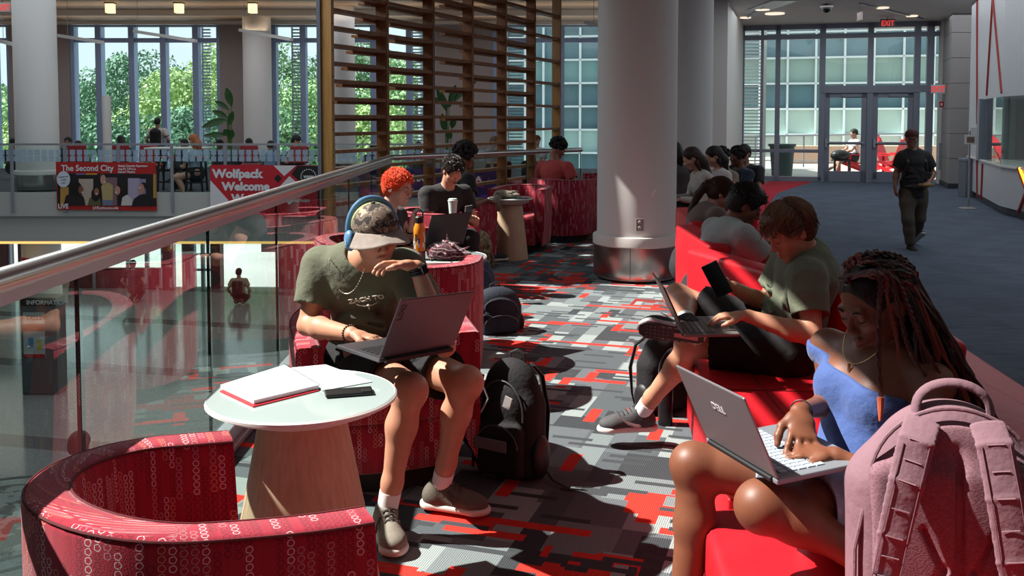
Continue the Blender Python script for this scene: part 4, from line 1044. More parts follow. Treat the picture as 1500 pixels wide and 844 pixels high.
cE = tub_chair((-.72, 8.5), (.9, -.4), 'red patterned tub chair holding the person with a moustache', hL=.7, hB=.74, hR=.73)
cF = tub_chair((-.62, 10.05), (.6, .8), 'red patterned tub chair holding the curly-haired person in black')
cG = tub_chair((.13, 11.2), (-.3, -1), 'empty red tub chair behind the round table with the cloth bag', hL=.74, hB=.76, hR=.74)
cH = tub_chair((.62, 12.1), (.5, .85), 'red tub chair holding the person in the red shirt', hL=.78, hB=.8, hR=.78, R=.4)
cI = tub_chair((1.36, 12.92), (-.9, -.2), 'empty red tub chair behind the base of the large white column', hL=.8, hB=.82, hR=.8)
cJ = tub_chair((-1.0, 7.55), (.8, .3), 'red tub chair against the railing left of the person with a moustache', hL=.74, hB=.76, hR=.7, R=.3)
# ================================================================ round pedestal tables
M_TTOP = mat('glass_white_top', 'a9b9b8', .08, coat=.6); M_TRIM = mat('table_rim', 'e2e4e2', .35)
M_OAK = wood_mat('pale_oak', 'b0947a', 'c9ae92', (30, 30, 1.2), .5, 2.5)
def ped_table(x, y, lab, r=.3, h=.68, base=.21):
    o = empty('round_table', (x, y, 0), label=lab, cat='table', group='round pedestal tables')
    MB().lathe([(0, h-.012), (r-.012, h-.012), (r-.008, h), (0, h)], seg=72).build('glass_top', M_TTOP, o, True)
    MB().lathe([(0, h-.07), (.15, h-.068), (.2, h-.055), (r-.03, h-.028), (r, h-.012), (r, h-.004), (r-.006, h+.001), (r-.01, h-.003), (r-.02, h-.014), (0, h-.014)], seg=72).build('rim', M_TRIM, o, True)
    MB().lathe([(0, 0), (base, 0), (base, .01), (.135, h-.07), (0, h-.07)], seg=64).build('pedestal', M_OAK, o, True)
    return o
T1 = at_z(443, 577, .68)
tA = ped_table(T1.x, T1.y, 'round pale table on an oak pedestal holding notebooks and a phone', r=.298, base=.25)
tB = ped_table(-.43, 5.98, 'round pale table holding the orange bottle and the plaid scarf', r=.27, base=.2)
tC = ped_table(-.02, 10.45, 'round table on a tan pedestal with a cloth bag on top', r=.25, base=.2)
tD = ped_table(1.05, 12.35, 'round table beside the person in the red shirt near the column', r=.24, base=.18)
# ================================================================ red vinyl sofa
def vinyl():
    m = bpy.data.materials.new('red_vinyl'); t = NT(m); tc = t.n('ShaderNodeTexCoord').outputs['Object']
    n = t.n('ShaderNodeTexNoise', {'Vector': tc, 'Scale': 5.0, 'Detail': 4.0, 'Distortion': .4}).outputs['Fac']; n2 = t.n('ShaderNodeTexNoise', {'Vector': tc, 'Scale': 400.0}).outputs['Fac']
    b = t.n('ShaderNodeBsdfPrincipled', {'Base Color': t.mix(n, srgb('b5141f'), srgb('d02430')), 'Roughness': .45, 'Specular IOR Level': .3, 'Normal': t.bump(t.math('MULTIPLY_ADD', n, 1.0, t.math('MULTIPLY', n2, .04)), .35, .02)})
    t.out(b.outputs[0]); return m
M_VIN = vinyl(); M_STITCH = mat('stitch_line', '7d0c14', .7)
def pad(poly, z0, z1, name, parent, bev=.022, m=M_VIN, org=None, taper=None):
    bm = bmesh.new(); a = [bm.verts.new((x, y, z0)) for x, y in poly]; f = bm.faces.new(a)
    r = bmesh.ops.extrude_face_region(bm, geom=[f]); vs = [v for v in r['geom'] if isinstance(v, bmesh.types.BMVert)]
    for v in vs: v.co.z = z1
    if taper is not None:
        for v in vs: v.co.x += taper[0]; v.co.y += taper[1]
    bmesh.ops.recalc_face_normals(bm, faces=bm.faces)
    bmesh.ops.bevel(bm, geom=list(bm.edges), offset=bev, segments=3, profile=.55, affect='EDGES')
    if org is not None: bmesh.ops.translate(bm, vec=-V(org), verts=bm.verts)
    me = bpy.data.meshes.new(name); bm.to_mesh(me); bm.free(); o = link(name, me, m, parent, True); return o
def sofa(lab, org, seats, backs, bases=None):
    o = empty('sofa_section', org, label=lab, cat='sofa', group='red vinyl serpentine sofa')
    for s in seats:
        pad(s, .3, .45, 'seat_cushion', o, .03, org=org)
        cx = sum(p[0] for p in s)/len(s); cy = sum(p[1] for p in s)/len(s)
        pad([(cx+(x-cx)*.97, cy+(y-cy)*.97) for x, y in s], .07, .3, 'base', o, .008, org=org)
        pad([(cx+(x-cx)*.88, cy+(y-cy)*.88) for x, y in s], 0, .07, 'plinth', o, .002, M_BLACK, org=org)
    for b in backs: pad(b[0], .28, b[1], 'backrest', o, .03, org=org, taper=b[2] if len(b) > 2 else None)
    return o
sA = sofa('red vinyl sofa section the person with long twists sits on', (.9, 2.0, 0), [[(.53, 2.62), (.42, 1.0), (1.1, 1.0), (1.12, 2.66)], [(1.40, 1.2), (1.40, 3.01), (1.58, 3.04), (1.60, 3.55), (2.07, 3.55), (2.05, 1.2)]], [([(1.1, 2.0), (1.12, 3.0), (1.37, 3.0), (1.37, 1.96)], .8)])
sB = sofa('red vinyl sofa section the person holding a phone and laptop sits on', (1.1, 3.9, 0), [[(.70, 3.02), (.86, 4.62), (1.16, 4.62), (1.38, 3.96), (1.29, 2.98)], [(1.5, 3.58), (1.68, 4.98), (2.25, 4.98), (2.1, 3.58)]], [([(1.27, 3.05), (1.42, 4.0), (1.56, 4.0), (1.45, 3.05)], .82, (.05, 0)), ([(1.01, 5.44), (1.43, 4.06), (1.56, 4.12), (1.15, 5.5)], .8)])
sC = sofa('red vinyl sofa section the person in the pale T-shirt sits on', (1.6, 5.5, 0), [[(1.18, 5.46), (1.58, 5.02), (2.15, 5.02), (2.05, 6.3), (1.35, 6.2)]], [([(1.17, 6.72), (1.17, 5.62), (1.32, 5.62), (1.32, 6.72)], .8)])
sD = sofa('red vinyl sofa section the ponytailed person sits on', (1.7, 7.2, 0), [[(1.36, 6.35), (2.05, 6.35), (2.3, 8.0), (1.5, 8.0)]], [([(1.3, 6.8), (1.4, 8.05), (1.55, 8.05), (1.45, 6.8)], .8)])
sE = sofa('farthest red vinyl sofa section with the group seated near the second column', (2.3, 11, 0), [[(1.7, 10.2), (1.8, 12.1), (2.5, 12.1), (2.45, 10.2)]], [([(2.5, 10.1), (2.55, 12.2), (2.7, 12.2), (2.65, 10.1)], .8), ([(1.72, 12.3), (1.7, 12.15), (2.5, 12.15), (2.5, 12.3)], .82)])
for so_, pts in ((sB, [(.72, 3.8, .452), (1.32, 3.74, .452)]), (sB, [(1.0, 3.02, .452), (1.06, 4.6, .452)]), (sA, [(.5, 2.1, .452), (1.1, 2.1, .452)])):
    MB().tube([V(p)-V(so_.location) for p in pts], .0025, 6).build('stitching', M_STITCH, so_)
# ================================================================ figures
def nrm(v): v = V(v); return v.normalized()
def ik(a, c, l1, l2, hint):
    """joint between a and c, bending towards hint; returns (joint, end) with the end pulled in reach"""
    a = V(a); c = V(c); d = c-a; L = d.length; mx = (l1+l2)*.995
    if L > mx: c = a+d*(mx/L); d = c-a; L = mx
    dn = d.normalized(); h = V(hint); h = (h-dn*h.dot(dn))
    if h.length < 1e-4: h = dn.orthogonal()
    h.normalize(); x = (l1*l1-l2*l2+L*L)/(2*L); y = math.sqrt(max(0, l1*l1-x*x))
    return a+dn*x+h*y, c
def headR(f, up=(0, 0, 1), roll=0):
    f = nrm(f); r = f.cross(V(up)).normalized(); u = r.cross(f)
    if roll: q = Quaternion(f, roll); r = q @ r; u = q @ u
    return Matrix((r, f, u)).transposed()
class Fig:
    def __init__(s, org, vox=.012, s_=1.0, fem=False, skin='c99478', skin_v=.06):
        s.o = V(org); s.vox = vox; s.k = s_; s.fem = fem; s.J = {}; s.hands = []
        s.skin = mat('skin_'+skin, skin, .48, var=skin_v, vscale=30, sss=.06, bump=(180, .12, .0006), spec=.45)
    def L(s, p): return V(p)-s.o
    def pose(s, pel, neck, shR, shL, head, hf, roll=0, spine=0.0, back=None):
        J = s.J; J['pel'] = s.L(pel); J['neck'] = s.L(neck); J['shR'] = s.L(shR); J['shL'] = s.L(shL); J['head'] = s.L(head)
        s.side = (J['shL']-J['shR']).normalized(); s.up = (J['neck']-J['pel']).normalized(); s.fwd = s.side.cross(s.up).normalized()
        s.HR = headR(hf, roll=roll); s.hipside = s.side.copy(); s.spine = spine
    def simple(s, pel, face, lean=10, twist=0, head_f=None, head_off=(0, .06, .19), w=.185, T=.49):
        """pel world position, facing direction"""
        k = s.k; f = nrm((face[0], face[1], 0)); l = V((-f.y, f.x, 0)); a = math.radians(lean)
        u = V((0, 0, math.cos(a)))+f*math.sin(a); N = V(pel)+u*T*k; q = Quaternion((0, 0, 1), math.radians(twist)); l2 = q @ l
        sh = N-u*.055*k; hd = N+(V((0, 0, head_off[2]))+f*head_off[1]+l*head_off[0])*k
        s.pose(pel, N, sh-l2*w*k, sh+l2*w*k, hd, head_f or (f+V((0, 0, -.35)))); s.hipside = l; s.f0 = f
    def arm(s, sd, wrist, hint=None, elbow=None, hd=None, palm=None, curl=.5, spread=0):
        k = s.k; sh = s.J['sh'+sd]; sg = 1 if sd == 'L' else -1
        w = s.L(wrist)
        if elbow is not None: e = s.L(elbow)
        else: e, w = ik(sh, w, .285*k, .255*k, hint if hint is not None else (s.side*sg*.6+V((0, 0, -1))-s.fwd*.3))
        s.J['el'+sd] = e; s.J['wr'+sd] = w
        d = nrm(hd) if hd is not None else (w-e).normalized()
        n = nrm(palm) if palm is not None else V((0, 0, -1)); n = (n-d*n.dot(d)).normalized()
        th = n.cross(d)*( -sg)   # thumb side: right hand palm down, forward -> thumb to the left
        s.hands.append((w, d, n, th, curl, spread))
    def leg(s, sd, ankle, hint=None, knee=None, toe=None, hipw=.09):
        k = s.k; sg = 1 if sd == 'L' else -1; h = s.J['pel']+s.hipside*sg*hipw*k
        a = s.L(ankle)
        if knee is not None: kn = s.L(knee)
        else: kn, a = ik(h, a, .43*k, .42*k, hint if hint is not None else s.fwd+V((0, 0, .6)))
        s.J['hip'+sd] = h; s.J['kn'+sd] = kn; s.J['an'+sd] = a; s.J['toe'+sd] = nrm(toe) if toe is not None else s.fwd
    # ---- shapes
    def torso(s, S, infl=0, k=.04):
        J = s.J; K = s.k; P, N = J['pel'], J['neck']; mid = P.lerp(N, .5)-s.fwd*s.spine
        hw, ww, cw = (.17, .125, .145) if s.fem else (.162, .145, .168)
        S.econe(P-s.up*.03*K, P.lerp(mid, .6), (hw*K, .115*K), (ww*K, .1*K), s.side, k, infl=infl)
        S.econe(P.lerp(mid, .6), mid.lerp(N, .5), (ww*K, .1*K), (cw*K, .115*K), s.side, k, infl=infl)
        S.econe(mid.lerp(N, .5), N-s.up*.05*K, (cw*K, .115*K), (cw*.78*K, .085*K), s.side, k, infl=infl)
        Q = .77 if s.fem else 1.0
        for a in ('shR', 'shL'):
            S.cone(N-s.up*.03*K, J[a], .052*K*Q+infl, .056*K*Q+infl, k)
            S.cone(mid.lerp(N, .45), J[a], .07*K*Q+infl, .058*K*Q+infl, k)
        if s.fem:
            for sg in (-1, 1): S.ell(mid.lerp(N, .28)+s.fwd*.075*K+s.side*.07*sg*K, (.06*K+infl, .055*K+infl, .06*K+infl), None, .05)
    def arms(s, S, infl=0, t=1.0, which='RL'):
        K = s.k; q = .75 if s.fem else 1.0
        for sd in which:
            if 'el'+sd not in s.J: continue
            a, e, w = s.J['sh'+sd], s.J['el'+sd], s.J['wr'+sd]
            S.chain([a, a.lerp(e, .45), e], [.055*K*q+infl, .048*K*q+infl, .038*K*q+infl], .03)
            if t > 1: 
                S.chain([e, e.lerp(w, .3), w.lerp(e, .05)], [.038*K*q+infl, .043*K*q+infl, .027*K*q+infl], .02)
    def legs(s, S, infl=0, t0=1.0, t1=1.0, which='RL', fat=1.0):
        K = s.k
        for sd in which:
            if 'kn'+sd not in s.J: continue
            h, n, a = s.J['hip'+sd], s.J['kn'+sd], s.J['an'+sd]
            S.chain([h, h.lerp(n, .4), n], [.092*K*fat+infl, .08*K*fat+infl, .058*K*fat+infl], .03)
            d = (a-n).normalized(); bk = (h-n); bk = (bk-d*bk.dot(d)).normalized() if (bk-d*bk.dot(d)).length > 1e-3 else -s.fwd
            if t1 > 0:
                S.chain([n, n.lerp(a, .3)+bk*.014*K, n.lerp(a, .75), a], [.054*K*fat+infl, .055*K*fat+infl, .036*K*fat+infl, .036*K+infl], .03)
                S.ell(n-bk*.0+(n-h).normalized()*.01, .056*K*fat+infl, None, .03)
    def head(s, S, detail=True):
        K = s.k; C = s.J['head']; R = s.HR; Rn = [[R[i][j] for j in range(3)] for i in range(3)]
        def g(x, y, z): return C+R @ V((x, y, z))*K
        S.chain([s.J['neck']-s.up*.05*K, g(0, -.022, -.075)], [.062*K, .055*K if not s.fem else .046*K], .03)
        S.ell(g(0, -.012, .035), (.076*K, .095*K, .083*K), Rn, .02)
        S.ell(g(0, .018, -.03), (.064*K, .074*K, .08*K), Rn, .02)
        jw = .024 if s.fem else .03
        S.econe(g(0, .012, -.045), g(0, .066, -.098), (.054*K, .05*K), (jw*K, .02*K), g(1, 0, 0)-g(0, 0, 0), .025)
        if detail:
            for sg in (-1, 1):
                S.ell(g(sg*.042, .058, -.022), (.024*K, .022*K, .02*K), Rn, .025)
                S.ell(g(sg*.031, .097, .006), (.019*K, .012*K, .013*K), Rn, .014, '-')
                S.ell(g(sg*.031, .0795, .004), (.0145*K, .0125*K, .0115*K), Rn, .003)
                S.ell(g(sg*.0775, -.008, -.008), (.009*K, .019*K, .031*K), Rn, .006); S.ell(g(sg*.086, -.002, -.006), (.006*K, .01*K, .018*K), Rn, .005, '-')
                S.ell(g(sg*.0115, .099, -.034), (.0085*K, .010*K, .008*K), Rn, .006)
            S.cone(g(-.036, .082, .024), g(.036, .082, .024), .0085*K, None, .015)
            S.cone(g(0, .088, .014), g(0, .107 if s.fem else .110, -.030), .006*K, (.0088 if s.fem else .0105)*K, .01)
            lw = .0062 if s.vox > .006 else .0058
            S.chain([g(-.022, .083, -.064), g(-.008, .0945, -.060), g(.008, .0945, -.060), g(.022, .083, -.064)], [.0035*K, lw*K, lw*K, .0035*K], .006)
            S.chain([g(-.019, .083, -.070), g(0, .0935, -.0745), g(.019, .083, -.070)], [.004*K, .0078*K, .004*K], .006)
            S.cone(g(-.02, .093, -.0665), g(.02, .093, -.0665), .0018*K, None, .003, '-')
            S.ell(g(0, .073, -.1), (.02*K, .018*K, .015*K), Rn, .015)
        else:
            S.cone(g(0, .09, .01), g(0, .108, -.032), .008*K, .012*K, .012)
            for sg in (-1, 1): S.ell(g(sg*.0775, -.008, -.008), (.009*K, .019*K, .031*K), Rn, .006)
        s.g = g; s.Rn = Rn
    def hand(s, S, w, d, n, th, curl, spread=0):
        K = s.k*(.94 if s.fem else 1.0)
        S.econe(w, w+d*.035*K, (.027*K, .02*K), (.034*K, .016*K), th, .02)
        S.econe(w+d*.03*K, w+d*.088*K, (.036*K, .0155*K), (.04*K, .012*K), th, .015)
        LN = (.072, .08, .074, .058)
        for i, (o, ln) in enumerate(zip((.031, .0105, -.0105, -.031), LN)):
            b = w+d*(.088-.004*abs(i-1))*K+th*o*K; dd = (d+th*(1.5-i)*(.07+spread)).normalized(); pts = [b]; rs = [.0095*K]; ang = 0; cc = curl[i] if isinstance(curl, (list, tuple)) else curl
            ax = dd.cross(n)
            for f, a in ((.46, .55), (.30, 1.0), (.24, .7)):
                ang += a*cc; q = Quaternion(ax, ang); pts.append(pts[-1]+(q @ dd)*ln*f*K); rs.append(rs[-1]-.0007*K)
            for a_, b_, r0, r1 in zip(pts, pts[1:], rs, rs[1:]): S.cone(a_, b_, r0, r1, .004)
            s.tips.append((pts[-1], (pts[-1]-pts[-2]).normalized(), ax))
        t0 = w+d*.025*K+th*.026*K; t1 = t0+(th*.62+d*.7+n*.25).normalized()*.04*K; t2 = t1+(th*.28+d*.9+n*.35).normalized()*.03*K; t3 = t2+(th*.05+d*.9+n*.4).normalized()*.024*K
        S.chain([t0, t1, t2, t3], [.0145*K, .0115*K, .0105*K, .0085*K], .008)
    def body(s, label, detail=True, name='person', trunk=True, legs=True):
        s.root = empty(name, s.o, label=label, cat='person'); s.tips = []
        S = Sculpt(s.vox)
        if trunk: s.torso(S)
        s.arms(S, 0, 2)
        if legs: s.legs(S)
        s.head(S, detail)
        for h in s.hands: s.hand(S, *h)
        for sd in 'RL':
            if legs and 'an'+sd in s.J and s.J.get('bare'+sd):
                pass
        s.bodyo = S.build('body', s.skin, s.root)
        if detail and s.vox < .0065: s.face_bits()
        return s.root
    def face_bits(s, brow='3a2418', lip=None, open_=False):
        g = s.g
        for c in list(s.root.children):
            if c.name.startswith('eyebrow'): bpy.data.objects.remove(c)
        for sg in (-1, 1):
            MB().tube([g(sg*x, y, z) for x, y, z in ((.016, .094, .022), (.03, .0935, .028), (.044, .085, .022))], [.002, .003, .0015], 6).build('eyebrow', mat('brow_'+brow, brow, .9), s.root, True)
            if open_: continue
            MB().tube([g(sg*x, y, z) for x, y, z in ((.018, .0885, -.002), (.031, .0925, -.0065), (.044, .085, -.003))], [.0008, .0016, .0010], 6).build('eyelashes', mat('lash', '1c120e', .8), s.root, True)
        if lip:
            mb = MB(); mb.tube([g(-.021, .0845, -.064), g(-.008, .0985, -.0605), g(.008, .0985, -.0605), g(.021, .0845, -.064)], [.002, .0038, .0038, .002], 8)
            mb.tube([g(-.018, .085, -.070), g(0, .0985, -.0745), g(.018, .085, -.070)], [.003, .0055, .003], 8); mb.build('lips', mat('lip_'+lip, lip, .45), s.root, True)
    # ---- clothing
    def shirt(s, color, sleeve=.55, infl=.012, m=None, hem=.08, vox=None, neck=True, name='shirt', long_=False, folds=0, neck_r=.066):
        S = Sculpt(vox or max(s.vox, .006)); s.torso(S, infl); J = s.J; K = s.k
        if long_: s.arms(S, infl+.003, 2)
        elif sleeve > 0:
            for sd in 'RL':
                if 'el'+sd not in J: continue
                a, e = J['sh'+sd], J['el'+sd]; E = a.lerp(e, sleeve)
                S.chain([a, a.lerp(E, .5), a.lerp(e, sleeve+.03)], [.058*K+infl, .056*K+infl+.004, .052*K+infl+.010], .03)
        if folds:
            rd = random.Random(int(folds)); P, N = J['pel'], J['neck']
            for i in range(int(14)):
                t = rd.uniform(.0, .6); c = P.lerp(N, t)+s.fwd*(.105*K+infl)+s.side*rd.uniform(-.1, .1); d_ = s.side*rd.uniform(.04, .09)+s.up*rd.uniform(-.03, .03)
                S.cone(c-d_, c+d_, .004, .009, .03)
            for sd in 'RL':
                for i in range(5):
                    c = J['sh'+sd].lerp(P, .12+.06*i)+s.fwd*.06; S.cone(c, c+(P-c)*.25+s.side*(rd.uniform(-.05, .05)), .006, .003, .03)
        if s.vox < .0085:
            lo = np.minimum(np.array(J['pel']), np.array(J['neck']))-.35; hi = np.maximum(np.array(J['pel']), np.array(J['neck']))+.35
            sv = s.side; A_ = .0042
            def fo(X, Y, Z):
                h = X*sv.x+Y*sv.y; v = Z; w1 = np.sin(34*v+7*np.sin(9*h+2)+11*h); w2 = np.sin(52*h+5*np.sin(17*v)-16*v)
                return A_*(np.maximum(w1, -.2)*.6+np.maximum(w2, -.3)*.35)*np.clip(1.2-2.2*np.abs(np.sin(5*v+h*4)), .15, 1)
            S.wave(fo, lo, hi)
        P = J['pel']-s.up*hem*K
        S.cut(P, -s.up, reg=(P, .3))
        if sleeve > 0 and not long_:
            for sd in 'RL':
                if 'el'+sd not in J: continue
                a, e = J['sh'+sd], J['el'+sd]; E = a.lerp(e, sleeve); d = (e-a).normalized()
                S.cut(E, d, reg=(E+d*.1*K, .115*K)); S.cone(E-d*.05, E+d*.05, .049*K+infl*.5, .047*K+infl*.5, .003, '-')
        if neck:
            N = J['neck']; h = J['head']; nd = (h-N).normalized(); c = N+s.fwd*.012+nd*.02
            S.cone(c-nd*.02, c+nd*.12, neck_r*K*.8, neck_r*K*1.25, .01, '-')
        return S.build(name, m or mat('cloth_'+color, color, .85, var=.08, vscale=14, bump=(26, .45, .012), sheen=.1), s.root)
    def collar(s, m, r=.062):
        N = s.J['neck']; nd = (s.J['head']-N).normalized(); c = N+s.fwd*.012+nd*.012; x = s.side; y = nd.cross(x).normalized()
        MB().tube([c+x*math.cos(a)*r*1.05+y*math.sin(a)*r*.95-s.fwd*0+nd*(.012 if math.sin(a)*y.dot(s.fwd) < 0 else -.012) for a in [2*PI*i/24 for i in range(25)]], .007, 8).build('neckband', m, s.root, True)
    def bottoms(s, color, t=1.0, infl=.012, m=None, vox=None, name='trousers', cutk=None):
        """t = fraction of the whole leg covered (0.35 = shorts)"""
        S = Sculpt(vox or max(s.vox, .006)); J = s.J; K = s.k
        P = J['pel']
        S.econe(P-s.up*.06*K, P+s.up*.1*K, (.17*K, .12*K), (.15*K, .11*K), s.side, .03, infl=infl)
        for sd in 'RL':
            if 'kn'+sd not in J: continue
            h, n, a = J['hip'+sd], J['kn'+sd], J['an'+sd]
            if t < .5:
                E = h.lerp(n, t*2); S.chain([h, h.lerp(E, .5), h.lerp(n, t*2+.06)], [.098*K+infl, .09*K+infl+.002, .076*K+infl+.012], .03)
            else:
                S.chain([h, h.lerp(n, .4), n], [.098*K+infl, .086*K+infl, .066*K+infl], .03)
                E = n.lerp(a, min(1, t*2-1)); S.chain([n, n.lerp(a, .4), E], [.064*K+infl, .06*K+infl, .05*K+infl+.004], .03)
        for sd in 'RL':
            if 'kn'+sd not in J: continue
            h, n, a = J['hip'+sd], J['kn'+sd], J['an'+sd]
            if t < .5: E = h.lerp(n, t*2); d = (n-h).normalized(); S.cut(E, d, reg=(E+d*.12*K, .135*K)); S.cone(E-d*.05, E+d*.06, .07*K, .07*K, .003, '-')
            else: E = n.lerp(a, min(1, t*2-1)-.02); d = (a-n).normalized(); S.cut(E, d, reg=(E+d*.1, .13))
        S.cut(P+s.up*.11*K, s.up, reg=(P+s.up*.2*K, .22*K))
        return S.build(name, m or mat('cloth_'+color, color, .9, var=.1, vscale=12, bump=(22, .4, .012)), s.root)
    def shoe(s, sd, color='8d877c', sole='e4e0da', L=.285, sock=None, style='', up=None, vox=None, m=None):
        K = s.k; a = s.J['an'+sd]; t = s.J['toe'+sd]; kn = s.J['kn'+sd]
        u = nrm(up) if up is not None else V((0, 0, 1)); t = (t-u*t.dot(u)).normalized(); x = t.cross(u)
        R = [[x[i], t[i], u[i]] for i in range(3)]
        f = lambda X, Y, Z: a+(x*X+t*Y+u*Z)*K
        zb = -.075
        S = Sculpt(vox or max(min(s.vox, .006), .004)); 
        S.econe(f(0, -.035, zb+.045), f(0, .13, zb+.033), (.037*K, .042*K), (.044*K, .03*K), x, .02)
        S.ell(f(.0, .150, zb+.035), (.045*K, .05*K, .032*K), R, .03)
        S.cone(f(0, -.02, zb+.05), f(0, .0, zb+.092), .042*K, .043*K, .03)
        S.cone(f(0, .04, zb+.07), f(0, .11, zb+.055), .028*K, .024*K, .03)
        S.cone(f(0, .0, zb+.085), f(0, .0, zb+.16), .036*K, .038*K, .004, '-')
        S.cut(f(0, 0, zb+.018), -u)
        o = S.build('shoe', m or mat('shoe_'+color, color, .8, var=.12, vscale=40, bump=(120, .4, .003)), s.root)
        S = Sculpt(vox or max(min(s.vox, .006), .004))
        S.econe(f(0, -.04, zb+.012), f(0, .15, zb+.012), (.042*K, .03*K), (.05*K, .03*K), x, .02); S.ell(f(0, .155, zb+.012), (.049*K, .055*K, .03*K), R, .02); S.ell(f(0, -.04, zb+.012), (.042*K, .045*K, .03*K), R, .02)
        S.cut(f(0, 0, zb+.026), u); S.cut(f(0, 0, zb), -u)
        S.build('sole', mat('sole_'+sole, sole, .6), o)
        if sock:
            d = (kn-a).normalized(); MB().tube([a-d*.03, a+d*.04*K, a+d*.085*K], [.038*K, .0395*K, .041*K], 20).build('sock', mat('sock_'+sock, sock, .9, bump=(90, .3, .003)), s.root, True)
        s.fr = f
        return o, f
    # ---- hair
    def hair_cap(s, color, grow=.014, back=-.06, face=.0, vox=None, extra=None, m=None, name='hair', top=.0):
        K = s.k; g = s.g; S = Sculpt(vox or max(s.vox*.8, .006))
        S.ell(g(0, -.016, .036+top*.5), ((.078+grow)*K, (.096+grow)*K, (.084+grow+top)*K), s.Rn, .01)
        S.ell(g(0, -.045, -.02), ((.07+grow)*K, (.06+grow)*K, (.07)*K), s.Rn, .03)
        if extra: extra(S, g, K)
        S.ell(g(0, .082, -.032+face), (.066*K, .075*K, .1*K), s.Rn, .012, '-')
        for sg in (-1, 1): S.ell(g(sg*.085, .012, -.02), (.03*K, .032*K, .04*K), s.Rn, .01, '-')
        S.cut(g(0, 0, back), -(g(0, -.25, 1)-g(0, 0, 0)), reg=(g(0, 0, back-.1), .19*K)) if back is not None else None
        s.hairm = m or mat('hair_'+color, color, .6, var=.35, vscale=60, bump=(70, .9, .01, (1, 1, .35)), spec=.4)
        s.hairo = S.build(name, s.hairm, s.root); return s.hairo
    def locks(s, n, color, L=.07, r=.0016, flow=None, off=.016, seed=1, region=None, lift=.01, parent=None, seg=5, jit=.25, m=None):
        """thin tapered strands lying over the scalp"""
        K = s.k; g = s.g; rd = random.Random(seed); mb = MB()
        c0 = V((0, -.016, .036)); rad = V((.078+off, .096+off, .084+off)); cnt = 0
        while cnt < n:
            d = V((rd.gauss(0, 1), rd.gauss(0, 1), rd.gauss(0, 1))).normalized()
            if d.z < -.45: continue
            if region and not region(d): continue
            fl = V(flow(d)) if flow else V((0, .3, -1)); p = V((c0.x+d.x*rad.x, c0.y+d.y*rad.y, c0.z+d.z*rad.z)); pts = [p-d*.006]; q = p.copy()
            j = V((rd.gauss(0, jit), rd.gauss(0, jit), rd.gauss(0, jit))); LL = L*rd.uniform(.7, 1.15)
            for i in range(seg):
                e = V(((q.x-c0.x)/rad.x, (q.y-c0.y)/rad.y, (q.z-c0.z)/rad.z)); nn = e.normalized()
                fl = V(flow(nn)) if flow else fl
                t = (fl+j); t = (t-nn*t.dot(nn)*.85).normalized(); q = q+t*LL/seg+nn*lift*LL/seg
                e = V(((q.x-c0.x)/rad.x, (q.y-c0.y)/rad.y, (q.z-c0.z)/rad.z))
                if e.length < 1: q = V((c0.x+e.x/e.length*rad.x, c0.y+e.y/e.length*rad.y, c0.z+e.z/e.length*rad.z))
                pts.append(q.copy())
            mb.tube([g(*p) for p in pts], [r]+[r*1.15]*(seg-2)+[r*.8, r*.2], 4, cap=False); cnt += 1
        return mb.build('hair_strands', m or mat('strand_'+color, color, .45, spec=.5), parent or s.root, True)
def laptop(H1, H2, base_dir, lid_dir, label, color='5c5a5e', D=.24, h=.225, kb='1e1e20', logo=None, screen='20242c', lidc=None, deck=None):
    """H1,H2 hinge ends; base_dir from hinge to the user; lid_dir from hinge up"""
    H1 = V(H1); H2 = V(H2); x = (H2-H1).normalized(); W = (H2-H1).length
    b = V(base_dir); b = (b-x*b.dot(x)).normalized(); n = x.cross(b)
    if n.z < 0: n = -n
    l = V(lid_dir); l = (l-x*l.dot(x)).normalized()
    o = empty('laptop', H1, label=label, cat='laptop')
    def slabm(o0, e1, L1, e2, L2, e3, t, nm, m, par, bev=.004):
        R = Matrix((e1, e2, e3)).transposed(); mb = MB(); mb.box(o0+e1*L1/2+e2*L2/2+e3*t/2-H1, (L1, L2, t), R, bev=bev); return mb.build(nm, m, par)
    M1 = mat('laptop_'+color, color, .35, .5)
    base = slabm(H1, x, W, b, D, n, .014, 'base', mat('laptop_'+(deck or color), deck or color, .4, .3), o)
    ln = x.cross(l)
    if ln.dot(b) < 0: ln = -ln    # towards the user
    lid = slabm(H1+n*.014, x, W, l, h, ln, .006, 'lid', M1, o)
    slabm(H1+n*.014+x*.008+l*.012+ln*.006, x, W-.016, l, h-.02, ln, .0015, 'screen', mat('screen_'+screen, screen, .15, emit=screen, emit_s=.15), lid, 0)
    kbm = MB(); R = Matrix((x, b, n)).transposed()
    rows = 5; cols = 14; kw = (W-.05)/cols; kh = (D*.5)/rows
    for i in range(cols):
        for j in range(rows): kbm.box(x*(.025+kw*(i+.5))+b*(.025+kh*(j+.5))+n*.0155, (kw*.84, kh*.82, .003), R)
    kbm.build('keys', mat('keys_'+kb, kb, .5), base)
    slabm(H1+x*(W*.33)+b*(D*.62)+n*.014, x, W*.34, b, D*.32, n, .0006, 'touchpad', M1, base, 0)
    hb = MB(); hb.tube([x*.02+n*.008, x*(W-.02)+n*.008], .007, 10); hb.build('hinge', M_BLACK, o, True)
    o_ = (H1, x, b, n, l, ln, W, lid, base); return o, o_
